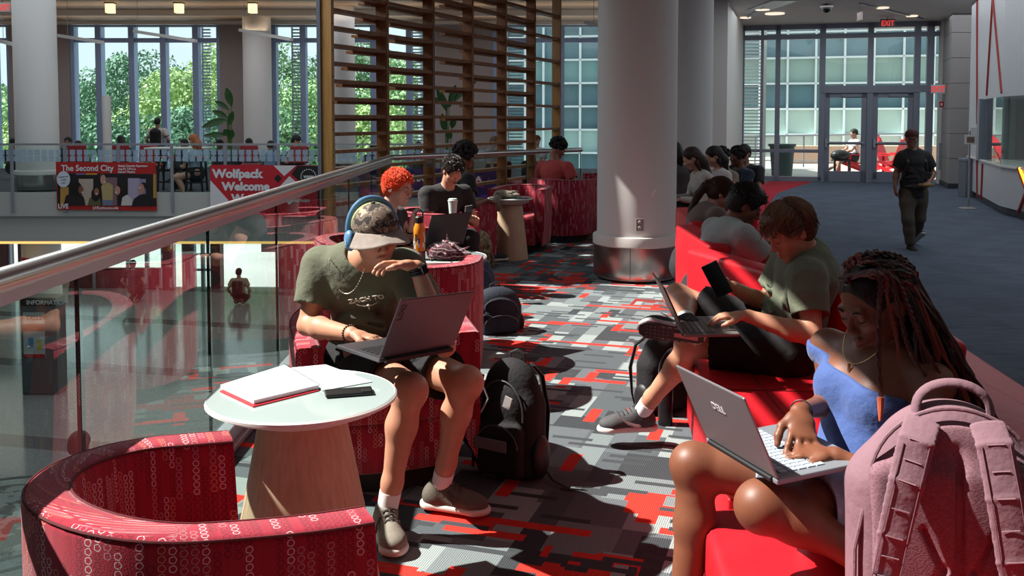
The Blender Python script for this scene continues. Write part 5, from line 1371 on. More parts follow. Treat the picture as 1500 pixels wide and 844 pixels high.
def phone(c, xd, yd, label, w=.072, h=.15, color='17181a', lit=None):
    M = frame(c, xd, yd); mb = MB(); mb.box((0, 0, 0), (w, h, .008), bev=.0035); mb.xf(M)
    o = tag(mb.build('phone', mat('phone_'+color, color, .3)), label, 'phone')
    mb = MB(); mb.box((0, 0, .0042), (w-.006, h-.006, .0008), bev=0); mb.xf(M); mb.build('screen', mat('phone_screen' if not lit else 'phone_lit', lit or '0c0d10', .08, **({'emit': lit, 'emit_s': .3} if lit else {})), o)
    mb = MB(); mb.box((-w*.2, h*.36, -.005), (w*.42, w*.42, .003), bev=.001); mb.xf(M); mb.build('camera_bump', M_BLACK, o)
    return o
# ================================================================ person in the camouflage cap
f = Fig((-.55, 3.9, 0), .0045, 1.0, skin='c08a70'); A = f
pel = V((-.60, 3.98, .54)); neck = V((-.615, 3.78, 1.005))
f.pose(pel, neck, V((-.785, 3.86, .945)), V((-.425, 3.72, .955)), V((-.53, 3.62, 1.10)), (.42, -.86, -.15), roll=.08, spine=.03)
f.hipside = V((.93, .25, 0)).normalized()
f.arm('R', (-.60, 3.50, .745), elbow=(-.83, 3.78, .715), hd=(.93, -.25, -.12), palm=(-.1, -.1, -1), curl=.45)
f.arm('L', (-.350, 3.42, 1.015), elbow=(-.25, 3.46, .71), hd=(-.90, -.12, .10), palm=(-.1, -.35, -1), curl=[.35, .45, .55, .6], spread=.05)
f.leg('R', at_z(566, 752, .09)+V((0, 0, 0)), knee=(-.375, 3.42, .555), toe=(.28, -.9, 0))
f.leg('L', at_z(645, 716, .09), knee=(-.175, 3.52, .555), toe=(.93, -.3, 0))
for sd, dx in (('R', 0), ('L', 0)): pass
pA = f.body('person in an olive T-shirt, camouflage cap and blue headphones typing on a grey laptop')
M_OLV = mat('olive_tee', '5f6350', .88, var=.07, vscale=16, bump=(16, .55, .02), sheen=.1)
sh = f.shirt('olive', .62, .016, M_OLV, folds=4, vox=.0055)
f.collar(M_OLV)
f.bottoms('17181a', .34, .014, vox=.0055, name='shorts')
f.shoe('R', '7d776c', 'cfcac2', sock='e6e4e6', vox=.004); fr = f.fr
for sd, kx in (('R', 1), ('L', 1)):
    if sd == 'L': so_, fr = f.shoe('L', '5f594f', 'cfcac2', sock='e6e4e6', vox=.004)
    else: so_ = [c for c in f.root.children if c.name.startswith('shoe')][0]; fr = fr
    mb = MB()
    for i in range(3):
        y = .040+i*.022; z = .027-i*.009
        mb.tube([fr(-.024, y, z), fr(0, y+.012, z+.008), fr(.024, y+.002, z)], .0028, 6)
        mb.tube([fr(-.024, y+.012, z-.003), fr(0, y, z+.009), fr(.024, y+.012, z-.003)], .0028, 6)
    mb.tube([fr(.03, .05, .01), fr(.045, .06, -.012), fr(.05, .07, -.04)], .003, 6)
    mb.tube([fr(-.034, .03, .008), fr(-.038, .1, -.022), fr(-.02, .165, -.026), fr(.02, .165, -.026), fr(.038, .1, -.022), fr(.034, .03, .008)], .0022, 6)
    mb.build('laces', mat('lace', '4f4a44', .8), so_, True)
g = f.g
# cap: crown, mesh back, brim
def camo():
    m = bpy.data.materials.new('camouflage'); t = NT(m); tc = t.n('ShaderNodeTexCoord').outputs['Object']
    n = t.n('ShaderNodeTexNoise', {'Vector': tc, 'Scale': 22.0, 'Detail': 1.0, 'Distortion': .8}).outputs['Fac']
    r = t.n('ShaderNodeValToRGB', {0: n}); r.color_ramp.interpolation = 'CONSTANT'; e = r.color_ramp.elements
    e[0].color = srgb('2e2a27'); e[1].position = .42; e[1].color = srgb('6d5c50')
    for p, c in ((.5, '8f8272'), (.53, '564a42'), (.6, 'a09a86')): x = e.new(p); x.color = srgb(c)
    b = t.n('ShaderNodeBsdfPrincipled', {'Base Color': r.outputs[0], 'Roughness': .85}); t.out(b.outputs[0]); return m
M_CAMO = camo()
S = Sculpt(.004); S.ell(g(0, -.004, .045), (.089, .107, .086), f.Rn, .01); S.cut(g(0, 0, .028), g(0, -.12, -1)-g(0, 0, 0)); S.ell(g(0, -.004, .033), (.082, .100, .083), f.Rn, .002, '-')
S2 = Sculpt(.004); S2.P = list(S.P); S.cut(g(0, -.005, 0), g(0, -1, .0)-g(0, 0, 0), k=.001); S2.cut(g(0, -.005, 0), g(0, 1, 0)-g(0, 0, 0), k=.001)
cap = S.build('cap', M_CAMO, f.root)
S2.build('cap_mesh', mat('cap_mesh', 'a3a878', .9, bump=(240, 1, .004)), cap)
rows = []
for i in range(9):
    t = i/8; row = []
    for j in range(17):
        a = -1.15+2.3*j/16; r0 = .098; r1 = .098+.078*math.cos(a*.95)
        r_ = r0+(r1-r0)*t; row.append(g(.092/.098*r_*math.sin(a), r_*math.cos(a)*1.02+.0, .036-.020*t-.018*abs(math.sin(a))*t*2))
    rows.append(row)
me = grid_mesh(rows); o = link('brim', me, mat('brim_tan', '8b8078', .8, var=.2, vscale=20), cap, True); md = o.modifiers.new('thick', 'SOLIDIFY'); md.thickness = .004
MB().ball(g(0, -.004, .132), (.009, .009, .005)).build('button', M_CAMO, cap, True)
text('South', .042, 'lettering', mat('script_ink', '1b1a1c', .6), cap, frame(g(.034, .1015, .062), g(-1, 0, 0)-g(0, 0, 0), g(0, -.28, 1)-g(0, 0, 0)) , .0015, .0006, shear=.35)
f.hair_cap('6a4a30', .004, -.075, vox=.006)
# headphones over the cap
M_HP = mat('headphone_blue', '5f8fb8', .35); 
arc = [g(.097*math.cos(a), -.022-.02*math.sin(a), .022+.120*math.sin(a)) for a in [(-.12+(PI+.24)*k/20) for k in range(21)]]
hp = MB().tube(arc, .010, 10, flat=1.2).build('headphones', M_HP, f.root, True)
for sg in (-1, 1):
    x = f.HR @ V((sg, 0, 0)); c = g(sg*.096, -.012, -.008)
    Rr = Matrix((f.HR @ V((0, 1, 0)), f.HR @ V((0, 0, 1)), x)).transposed()
    MB().ball(c, (.034, .042, .021), 24, Rr).build('ear_cup', M_HP, hp, True)
    MB().ball(c-x*.010, (.031, .038, .018), 20, Rr).build('ear_pad', mat('pad_blue', '3d5f7e', .7), hp, True)
    MB().tube([g(sg*.100, -.02, .03), g(sg*.103, -.016, .008)], .008, 8).build('arm_joint', mat('joint_blue', '41698c', .4), hp, True)
    text('b', .03, 'emblem', mat('emblem_grey', 'c8d4e0', .4), hp, frame(c+x*.0205-(f.HR @ V((0, 1, 0)))*(-.006)*sg-(f.HR @ V((0, 0, 1)))*.01, (f.HR @ V((0, -sg*-1, 0)))*(1 if sg > 0 else 1), f.HR @ V((0, 0, 1))), .0006)
# glasses
def glasses(f, col='8a7a6c', r=.019, th=.0011, rect=1.0):
    g = f.g; mb = MB()
    for sg in (-1, 1):
        mb.tube([g(sg*.031+r*1.15*math.cos(a), .1005-.006*abs(math.cos(a)), .0+r*rect*math.sin(a)) for a in [2*PI*k/20 for k in range(21)]], th, 6)
        mb.tube([g(sg*.053, .094, .004), g(sg*.077, .06, .008), g(sg*.080, .0, .008), g(sg*.079, -.015, -.004)], th, 6)
    mb.tube([g(-.010, .103, .004), g(0, .106, .007), g(.010, .103, .004)], th, 6)
    o = mb.build('glasses', mat('frame_'+col, col, .3, .6), f.root, True); return o
glasses(f, '8f8078', .018)
# chain necklace, shirt lettering, bracelet and watch
pts = []
for k in range(41):
    a = PI*(-.12+1.24*k/40); c = neck+V((.0, 0, .0)); 
    p = f.J['neck']+f.side*math.cos(a)*.085-f.up*(.13*abs(math.sin(a))**1.5-.03)+f.fwd*(.085+.045*math.sin(a)); pts.append(p)
mb = MB()
for p in pts: mb.ball(p+f.fwd*.008, .0026, 6)
for a_, b_ in zip(pts, pts[1:]): mb.tube([a_+f.fwd*.008, b_+f.fwd*.008], .0012, 4)
mb.build('chain_necklace', mat('silver', 'c4beb4', .3, 1), f.root, True)
lp = f.J['neck'].lerp(f.J['pel'], .27)+f.side*.085+f.fwd*.128
LM = frame(lp, f.side*1.0+f.fwd*-.38, f.up+f.fwd*.05)
text('ZACH TO', .028, 'lettering', mat('print_cream', 'd8d4c4', .7), sh, LM, .0012, .0007, 'CENTER', 1.15)
mb = MB(); 
for sg in (-1, 1): mb.tube([LM @ V((0, -.022, 0)), LM @ V((sg*.015, -.024, 0)), LM @ V((sg*.038, -.014, 0)), LM @ V((sg*.046, -.008, 0))], [.003, .002, .0014, .0006], 6)
mb.tube([LM @ V((0, -.018, 0)), LM @ V((0, -.042, 0))], [.006, .003], 6); mb.build('emblem', mat('print_cream', 'd8d4c4', .7), sh, True)
def band(f, sd, t, r, w, m, name, n=24, parent=None):
    e, w_ = f.J['el'+sd], f.J['wr'+sd]; c = e.lerp(w_, t); d = (w_-e).normalized(); x = d.orthogonal().normalized(); y = d.cross(x)
    mb = MB(); ring = lambda k, q: c+(x*math.cos(2*PI*k/n)+y*math.sin(2*PI*k/n))*r
    mb.tube([ring(k, 0) for k in range(n+1)], w, 6); return mb.build(name, m, parent or f.root, True)
mb = MB(); e, w_ = f.J['elR'], f.J['wrR']; c = e.lerp(w_, .95); d = (w_-e).normalized(); x = d.orthogonal().normalized(); y = d.cross(x)
for k in range(22): mb.ball(c+(x*math.cos(2*PI*k/22)+y*math.sin(2*PI*k/22))*.031, .0042, 8)
mb.build('bead_bracelet', mat('beads', '4a3028', .3, var=.4, vscale=90), f.root, True)
wt = band(f, 'L', .95, .031, .0055, M_BLACK, 'watch_strap'); band(f, 'L', .98, .0305, .005, M_BLACK, 'band', parent=wt); band(f, 'L', .92, .0315, .005, M_BLACK, 'band', parent=wt)
e, w_ = f.J['elL'], f.J['wrL']; c = e.lerp(w_, .95); n_ = V((.5, -.6, .5)).normalized(); d = (w_-e).normalized(); n_ = (n_-d*n_.dot(d)).normalized()
MB().box(c+n_*.036, (.036, .03, .01), Matrix((d, n_.cross(d), n_)).transposed(), bev=.004).build('watch_face', mat('watch_glass', '0b0c10', .08), wt)
# laptop on the lap
lo, q = laptop((-.452, 3.165, .722), (-.215, 3.44, .70), (-.76, .62, .06), (.34, -.24, .92), 'open grey laptop on the lap of the person in the camouflage cap', '57555a', .23, .235, '2b2b2e')
H1, x, b, n, l, ln, W, lid, base = q
text('LOQ', .03, 'lettering', mat('logo_dark', '2a2a2c', .4), lid, frame(l*.205+x*.055-ln*.0006+n*.014, -l, x) if False else frame(n*.014+l*.15+x*.035-ln*.0008, l, -x), .0006, .0012)
MB().box(x*(W/2)+n*.006-b*.008, (W*.9, .016, .014), Matrix((x, b, n)).transposed(), bev=.003).build('rear_vent', M_BLACK, base)
# ================================================================ person with the phone and laptop on the sofa
f = Fig((1.2, 4.1, 0), .005, 1.0, skin='c48d72'); B = f
f.pose(V((1.21, 4.14, .545)), V((1.30, 4.1, .985)), V((1.27, 4.28, .91)), V((1.235, 3.92, .885)), V((1.19, 4.02, 1.075)), (-.86, -.22, -.55), spine=.04)
f.fwd = V((-1, 0, .1)).normalized(); f.hipside = V((0, -1, 0))
f.arm('L', (.975, 3.88, .735), elbow=(1.225, 3.80, .665), hd=(-.95, .12, -.02), palm=(0, 0, -1), curl=.4)
f.arm('R', (.99, 4.20, .80), elbow=(1.17, 4.33, .69), hd=(-.86, -.12, .25), palm=(.1, .25, 1), curl=[.9, 1.0, 1.0, 1.0])
f.leg('L', at_y(938, 607, 4.42), knee=(.80, 4.18, .545), toe=(-.97, -.1, 0))
f.leg('R', (.76, 4.03, .665), knee=(.795, 4.47, .70), toe=(-.93, -.2, -.12))
pB = f.body('person in a green T-shirt and black shorts on the red sofa holding up a phone')
M_GRN = mat('green_tee', '666d5a', .88, var=.08, vscale=14, bump=(18, .55, .02), sheen=.1)
sh = f.shirt('green', .6, .016, M_GRN, folds=9, vox=.006); f.collar(M_GRN)
f.bottoms('1a191c', .36, .018, vox=.006, name='shorts')
f.shoe('L', '4a4a4c', 'e6d9d6', sock='e8e8ea', vox=.004, L=.29); fr = f.fr
s1 = [c for c in f.root.children if c.name.startswith('shoe')][-1]
f.shoe('R', '3a3a3e', 'ded5d4', sock='e8e8ea', up=(.25, .86, .42), vox=.004); fr2 = f.fr
s2 = [c for c in f.root.children if c.name.startswith('shoe')][-1]
def swoosh(fr, par, sg):
    P = [(.03, .0), (.055, -.012), (.075, -.014), (.105, 0), (.0, .022)]
    top = [(-.02, -.018), (.0, -.034), (.03, -.036), (.07, -.022), (.12, .006)]; bot = [(-.02, -.018), (-.008, -.042), (.025, -.050), (.07, -.034), (.12, .006)]
    rows = [[fr(sg*(.0465-.01*abs(y-.05)/.07), y, z) for y, z in top], [fr(sg*(.0475-.01*abs(y-.05)/.07), y, z) for y, z in bot]]
    me = grid_mesh(rows); o = link('swoosh', me, mat('swoosh_white', 'e0dcdc', .6), par); md = o.modifiers.new('t', 'SOLIDIFY'); md.thickness = .003; md.offset = 0
swoosh(fr, s1, -1); swoosh(fr, s1, 1); swoosh(fr2, s2, -1); swoosh(fr2, s2, 1)
for fr_, so_ in ((fr, s1), (fr2, s2)):
    mb = MB()
    for i in range(5): y = .03+i*.018; z = .028-i*.0065; mb.tube([fr_(-.022, y, z), fr_(0, y+.006, z+.012), fr_(.022, y, z)], .0025, 6)
    mb.tube([fr_(0, .03, .022), fr_(.03, .02, .045), fr_(.01, .0, .03)], .0018, 6); mb.build('laces', mat('lace2', '2a2a2c', .8), so_, True)
# patterned dark outsole of the raised shoe
Rr = None
zb = -.0765; mb = MB()
def solepad(mb, y0, y1, w0, w1, z=zb):
    P = [fr2(-w0, y0, z), fr2(w0, y0, z), fr2(w1, y1, z), fr2(-w1, y1, z)]; up_ = (fr2(0, 0, -.004)-fr2(0, 0, 0)); mb.prism(P, up_)
for y0, y1, w0, w1 in ((-.075, -.05, .022, .034), (-.05, .0, .034, .036), (.0, .06, .036, .038), (.06, .12, .038, .046), (.12, .17, .046, .042), (.17, .2, .042, .022)): solepad(mb, y0, y1, w0, w1)
ou = mb.build('outsole', M_BLACK, s2)
mb = MB(); up_ = (fr2(0, 0, -.004)-fr2(0, 0, 0))
mb.prism([fr2(-.016, -.05, zb-.004), fr2(.016, -.05, zb-.004), fr2(.01, .05, zb-.004), fr2(-.01, .05, zb-.004)], up_); mb.build('arch_inlay', mat('arch_pink', 'c59a98', .6), ou)
mb = MB()
for i in range(6):
    for j in range(4): c = fr2(-.027+j*.018, .075+i*.018, zb-.004); e = fr2(-.022+j*.018, .081+i*.018, zb-.004); mb.bar(c, e, .0025, .003)
mb.build('tread', mat('tread_grey', '8e8a8a', .6), ou)
mb = MB()
for sg in (-1, 1):
    for i in range(6): mb.bar(fr2(sg*.031, -.05+i*.028, zb-.004), fr2(sg*.033, -.034+i*.028, zb-.004), .006, .003)
mb.build('tread_blocks', mat('tread_light', 'bdb8b6', .6), ou)
g = f.g
f.hair_cap('5a3b28', .010, -.07, vox=.005, extra=lambda S, g, K: (S.ell(g(0, .060, .088), (.060*K, .034*K, .026*K), f.Rn, .03), S.ell(g(.0, -.06, .04), (.075*K, .05*K, .06*K), f.Rn, .03)))
def flowB(d): return (d.x*.5, 1.0 if d.y > -.2 else -.15, -.25 if d.y > -.2 else -1.0)
f.locks(1500, '5e3f2a', .066, .0014, flowB, .016, 5, region=lambda d: not (d.y > .25 and d.z < .45) and not (d.z < -.3 and d.y > -.25))
f.locks(500, '7d5638', .07, .0012, flowB, .020, 6, region=lambda d: d.z > .4)
f.face_bits('4a2f20', open_=True)
# printed graphic on the chest (faint)
phB = phone(V((.905, 4.13, .845)), (.8, -.2, .45), (-.5, .2, .85), 'black smartphone held up by the person in the green T-shirt', .076, .155, '1b1c20')
lo, q = laptop((.70, 3.78, .665), (.70, 4.08, .675), (1, 0, .02), (-.42, 0, .9), 'slim laptop with a red-lit lid on the lap of the person in the green T-shirt', '4b3a3c', .225, .215, '8a8684', deck='7b7674')
# ================================================================ person with the long twists
f = Fig((.85, 2.4, 0), .0045, .97, fem=True, skin='7a4b36', skin_v=.08); C = f
f.pose(V((.90, 2.42, .56)), V((1.0, 2.5, .955)), V((.905, 2.66, .90)), V((1.06, 2.34, .885)), V((.955, 2.46, 1.068)), (-.80, -.36, -.42), spine=.02)
f.hipside = V((.25, -.9, 0)).normalized()
f.arm('R', at_y(1172, 603, 2.34), elbow=at_y(1222, 590, 2.62), hd=(-.12, -.62, -.42), palm=(-.15, .3, -1), curl=[.3, .35, .4, .45], spread=.10)
f.arm('L', at_y(1222, 668, 2.22), elbow=at_y(1330, 712, 2.15), hd=(-.85, .25, .0), palm=(0, 0, -1), curl=.5)
f.leg('R', (.455, 2.50, .09), knee=at_y(1018, 682, 2.55), toe=(-1, -.2, 0))
f.leg('L', (.86, 2.12, .52), knee=at_y(1118, 742, 2.20), toe=(.6, .7, .1))
pC = f.body('person with long auburn twists and a blue strapless top typing on a silver laptop')
g = f.g; K = f.k
# strapless top
S = Sculpt(.0055); f.torso(S, .009); S.cut(f.J['neck'].lerp(f.J['pel'], .22)-f.side*.0, f.up+f.side*.26+f.fwd*.18); S.cut(f.J['pel']-f.up*.02, -f.up)
rd = random.Random(2)
S.build('strapless_top', mat('blue_top', '3b5591', .8, bump=(30, .5, .012), sheen=.2), f.root)
P_ = f.J['neck'].lerp(f.J['pel'], .36)+f.fwd*.12
# denim shorts with frayed hem
M_DEN = mat('denim', 'a3b6c8', .9, var=.2, vscale=40, bump=(160, .6, .004))
f.bottoms('denim', .27, .012, M_DEN, vox=.0055, name='denim_shorts')
f.shoe('R', 'd8d4d0', 'e8e4e0', vox=.006)
f.face_bits('1d120e', '8a4f48', open_=True)
# necklace
mb = MB(); nk = f.J['neck']
pts = [nk+f.side*math.cos(a)*.072-f.up*(.10*abs(math.sin(a))**1.3-.02)+f.fwd*(.055+.055*math.sin(a)) for a in [PI*k/30 for k in range(31)]]
mb.tube(pts, .0008, 5); mb.box(pts[15]-f.up*.012+f.fwd*.003, (.008, .004, .02), bev=.001); mb.build('necklace', mat('gold', 'c8a46a', .3, 1), f.root, True)
band(f, 'R', .97, .0275, .002, M_BLACK, 'hair_tie')
# nails
mb = MB()
for tp, dr, ax in f.tips: mb.ball(tp+(V((0, 0, 1))-dr*dr.z).normalized()*.0055+dr*.001, (.0045, .0045, .002), 8)
mb.build('nails', mat('nail', 'd8a9a0', .3), f.root, True)
# scalp with parted sections, then the twists
f.hair_cap('1c1110', .004, -.05, vox=.005)
def twist(pts, r, mb, turns=9):
    """two strands wound round each other along pts"""
    P = [V(p) for p in pts]; fine = []
    n = len(P)
    for i in range(n-1):
        for k in range(6):
            t = k/6; p0 = P[max(i-1, 0)]; p1 = P[i]; p2 = P[i+1]; p3 = P[min(i+2, n-1)]
            fine.append(.5*((2*p1)+(-p0+p2)*t+(2*p0-5*p1+4*p2-p3)*t*t+(-p0+3*p1-3*p2+p3)*t*t*t))
    fine.append(P[-1]); L = len(fine)
    tot = sum((b-a).length for a, b in zip(fine, fine[1:]))
    acc = 0
    A1 = []; A2 = []; R = []
    for i, p in enumerate(fine):
        if i: acc += (fine[i]-fine[i-1]).length
        tg = (fine[min(i+1, L-1)]-fine[max(i-1, 0)]).normalized(); u = tg.cross(V((.2, 1, .1))).normalized(); v = tg.cross(u); a = acc*turns*2*PI/ .28
        rr = r*(1-.35*i/L); off = (u*math.cos(a)+v*math.sin(a))*rr*.62
        A1.append(p+off); A2.append(p-off); R.append(rr*.72)
    mb.tube(A1, R, 6); mb.tube(A2, R, 6)
rd = random.Random(11); 
hm = [mat('twist_dark', '1d0f0d', .5, spec=.6), mat('twist_auburn', '7a3220', .5, spec=.5), mat('twist_brown', '4a2117', .5, spec=.5)]
def hang(start, waypts, endz, r=.0065, k=0):
    pass
nb = 0
bm_ = [MB(), MB(), MB()]
HC = f.J['head']; HRr = f.HR; down = V((0, 0, -1)); right = V((1, 0, 0))
part = V((0, .02, .125))
for i in range(125):
    # start on the scalp, sweep over the crown to the back right shoulder and hang
    sg = rd.uniform(-1, 1); ff = rd.uniform(-.085, .075)
    while 1:
        d0 = V((rd.gauss(0, 1), rd.gauss(.1, 1), abs(rd.gauss(0, 1)))).normalized()
        if d0.z > .12 and not (d0.y > .45): break
    sd_ = 1 if d0.x > 0 else -1
    d1 = V((sd_*rd.uniform(.45, .95), -rd.uniform(.15, .8), -.15)).normalized()
    EL = lambda d, k: g(d.x*.078*k, -.016+d.y*.096*k, .036+d.z*.086*k)
    s0 = EL(d0, 1.0); w1 = EL(d0.lerp(d1, .33).normalized(), 1.17); w2 = EL(d0.lerp(d1, .8).normalized(), 1.22)
    back = V((1.0, .12, 0)).normalized() if True else 0
    base = g(0, -.06, -.06)
    end = V((.12+rd.uniform(-.03, .22), (-.12 if sd_ > 0 else .10)+rd.uniform(-.10, .10)+0, 0))
    w3 = V((HC.x+.06+rd.uniform(.0, .13), HC.y+rd.uniform(-.12, .11), HC.z-.10-rd.uniform(0, .04)))
    w4 = w3+V((rd.uniform(.01, .08), rd.uniform(-.04, .04), -.13)); w5 = w4+V((rd.uniform(0, .05), rd.uniform(-.02, .02), -.13)); w6 = w5+V((rd.uniform(-.02, .03), rd.uniform(-.02, .02), -rd.uniform(.02, .12)))
    twist([s0, w1, w2, w3, w4, w5, w6], rd.uniform(.0055, .0078), bm_[rd.choice([0, 0, 1, 2, 2])])
# front twists framing the face
for (sx, y0, pts_, r) in ((-1, .075, [(1262, 395), (1251, 430), (1249, 465), (1262, 490)], .0065), (1, .07, [(1286, 400), (1288, 450), (1287, 520), (1291, 585)], .0075), (1, .06, [(1300, 400), (1318, 460), (1335, 520), (1372, 570)], .007), (1, .05, [(1305, 405), (1330, 450), (1352, 505), (1385, 560)], .007), (-1, .08, [(1272, 392), (1256, 415), (1254, 450), (1257, 478)], .006), (1, .065, [(1292, 402), (1300, 440), (1312, 490), (1318, 530)], .006)):
    P = [g(sx*.015, y0, .108)]
    dep = 2.36 if sx > 0 else 2.5
    for k, (a, b_) in enumerate(pts_): P.append(at_y(a, b_, dep-(.0 if sx < 0 else .02*k)) - f.o)
    twist(P, r, bm_[rd.choice([0, 2, 1])])
for k in range(3): bm_[k].build('twists', hm[k], f.root, True)
MB().tube([at_y(1290, 582, 2.29)-f.o, at_y(1290, 600, 2.285)-f.o, at_y(1289, 617, 2.28)-f.o], [.009, .007, .003], 8).build('twist_tip', mat('twist_orange', 'b5583a', .6), f.root, True)
lo, q = laptop(at_y(1139, 712, 2.10), at_y(1034, 648, 2.40), (.95, .30, .06), (-.42, -.05, .90), 'open silver laptop on the knees of the person with long twists', '8d8b90', .25, .215, 'a9b6c4', deck='8a9098')
H1, x, b, n, l, ln, W, lid, base = q
text('DELL', .026, 'lettering', mat('logo_pale', 'c4c2c6', .4), lid, frame(n*.014+l*.13+x*(W*.5+.03)-ln*.0008, -x, l), .0006, .0004)
MB().box(x*.05+b*.2+n*.0148, (.03, .02, .001), Matrix((x, b, n)).transposed()).build('sticker', mat('sticker_blue', '5d8cc0', .4), base)
# ================================================================ notebooks and phone on the near table
zt = .681
def tp(px, py, z=zt): return at_z(px, py, z)
M_PAPER = mat('note_paper', 'dfe3ea', .7); M_LINE = mat('ruled', 'b8c4dc', .7)
nb_ = empty('notebook', tp(395, 572), label='open spiral notebook with white ruled pages and a red cover on the pale table', cat='notebook')
def sheet(pts, z0, z1, m, name, par, org):
    return MB().prism([V((*tp(a, b).xy, z0))-V(org) for a, b in pts], (0, 0, z1-z0)).build(name, m, par)
q1 = [(323, 571), (417, 541), (467, 571), (372, 594)]
sheet([(322, 574), (417, 543), (467, 573), (371, 597)], zt, zt+.003, mat('notebook_cover', 'c2202c', .5), 'cover', nb_, nb_.location)
sheet(q1, zt+.004, zt+.016, M_PAPER, 'pages', nb_, nb_.location)
sheet([(423, 540), (477, 535), (545, 560), (472, 573)], zt+.0005, zt+.0025, M_PAPER, 'turned_page', nb_, nb_.location)
A_ = V((*tp(417, 541).xy, zt+.012)); B_2 = V((*tp(468, 571).xy, zt+.012))
mb = MB()
for k in range(26):
    c = A_.lerp(B_2, k/25)-V(nb_.location); mb.tube([c+V((-.006, 0, 0)), c+V((0, .002, .007)), c+V((.006, 0, 0)), c+V((0, -.002, -.006))], .0009, 4)
mb.build('spiral_binding', M_BLACK, nb_, True)
mb = MB(); 
for k in range(1, 18):
    t = k/18; a = tp(*[q1[0][i]*(1-t)+q1[3][i]*t for i in (0, 1)]); b_ = tp(*[q1[1][i]*(1-t)+q1[2][i]*t for i in (0, 1)])
    mb.bar(V((*a.lerp(b_, .04).xy, zt+.0162))-V(nb_.location), V((*a.lerp(b_, .96).xy, zt+.0162))-V(nb_.location), .0008, .0003)
mb.build('ruled_lines', M_LINE, nb_)
c = tp(511, 577); e1_ = (tp(545, 574)-tp(478, 579)).normalized()
ph = phone(c+V((0, 0, .0065)), V((-e1_.y, e1_.x, 0)), e1_, 'black smartphone lying on the pale table beside the notebook')
# ================================================================ bottle, scarf, cup
def bottle(p, lab):
    o = empty('water_bottle', p, label=lab, cat='bottle')
    MB().lathe([(0, 0), (.035, 0), (.037, .006), (.037, .055), (0, .055)], seg=32).build('boot', mat('boot_maroon', '7c2440', .6), o, True)
    MB().lathe([(.036, .05), (.0365, .17), (.0365, .195), (.026, .222), (.024, .23), (0, .23)], seg=32).build('body', mat('bottle_orange', 'd98a25', .35), o, True)
    MB().lathe([(.026, .228), (.027, .262), (.02, .27), (0, .27)], seg=24).build('lid', M_BLACK, o, True)
    MB().tube([(-.022, 0, .26), (-.022, 0, .29), (-.008, 0, .308), (.008, 0, .308), (.022, 0, .29), (.022, 0, .26)], .005, 8).build('handle', M_BLACK, o, True)
    rd = random.Random(4); cols = ['d8dde2', '7aa6c8', 'e4e4e4', '40576e', 'c9d2b8', '2f3238', 'e8e0c8']
    for k in range(14):
        a = -PI/2+rd.uniform(-1.4, 1.4); z = rd.uniform(.07, .18); w = rd.uniform(.2, .42); h = rd.uniform(.012, .025)
        mb = MB(); rows = [[V((.0372*math.cos(a+w*(j/4-.5)), .0372*math.sin(a+w*(j/4-.5)), z+s_*h)) for j in range(5)] for s_ in (-1, 1)]
        me = grid_mesh(rows); l = link('sticker', me, mat('st_'+cols[k % 7], cols[k % 7], .5), o); md = l.modifiers.new('t', 'SOLIDIFY'); md.thickness = .0006
    return o
bp_ = at_z(614, 388, .68); bottle((-.575, 5.82, .681), 'orange and maroon water bottle covered in stickers on the farther pale table')
# shift onto the table rim nearest the camera
def plaid():
    m = bpy.data.materials.new('plaid_cloth'); t = NT(m); tc = t.n('ShaderNodeTexCoord').outputs['Object']
    n = t.n('ShaderNodeTexNoise', {'Vector': tc, 'Scale': 9.0, 'Detail': 3.0}).outputs['Color']; v = t.vmath('ADD', tc, t.vmath('MULTIPLY', n, (.12, .12, .12)))
    s = t.n('ShaderNodeSeparateXYZ', {0: v}); f1 = t.math('FRACT', t.math('MULTIPLY', s.outputs[0], 38)); f2 = t.math('FRACT', t.math('MULTIPLY', s.outputs[2], 38)); f3 = t.math('FRACT', t.math('MULTIPLY', t.math('ADD', s.outputs[1], s.outputs[0]), 30))
    c = t.mix(t.math('LESS_THAN', f1, .35), srgb('4a1c26'), srgb('121014')); c = t.mix(t.math('LESS_THAN', f2, .18), c, srgb('b9b0b4')); c = t.mix(t.math('LESS_THAN', f3, .14), c, srgb('8f4652'))
    b = t.n('ShaderNodeBsdfPrincipled', {'Base Color': c, 'Roughness': .95, 'Sheen Weight': .3}); t.out(b.outputs[0]); return m
S = Sculpt(.006); rd = random.Random(8); SC0 = V((-.42, 5.82, .681))
S.ell((0, 0, .045), (.11, .08, .05), None, .02); S.ell((.1, 0, .028), (.07, .06, .03), None, .03); S.ell((-.02, 0, .07), (.075, .06, .035), None, .03)
for k in range(34):
    a = rd.uniform(0, 2*PI); r_ = rd.uniform(0, 1); c = V((.12*r_*math.cos(a)+.02, .08*r_*math.sin(a), .1-.08*r_)); d_ = V((rd.uniform(-1, 1), rd.uniform(-1, 1), rd.uniform(-.4, .4))).normalized()*rd.uniform(.03, .07)
    S.chain([c-d_, c+V((0, 0, .008)), c+d_], [.004, .011, .004], .008)
S.cut((0, 0, .001), (0, 0, -1))
o = S.build('plaid_scarf', plaid(), None); o.location = SC0; tag(o, 'crumpled dark red plaid scarf on the farther pale table', 'scarf')
cp = empty('paper_cup', (-.50, 7.93, .738), label='white takeaway cup with lid standing on the chair arm beside the person with a moustache', cat='cup')
M_CUP = mat('cup_white', 'c9dcd6', .5)
MB().lathe([(0, 0), (.029, 0), (.040, .125), (0, .125)], seg=28).build('body', M_CUP, cp, True); MB().lathe([(.042, .122), (.043, .128), (.041, .133), (.036, .135), (.034, .145), (0, .145)], seg=28).build('lid', M_CUP, cp, True)
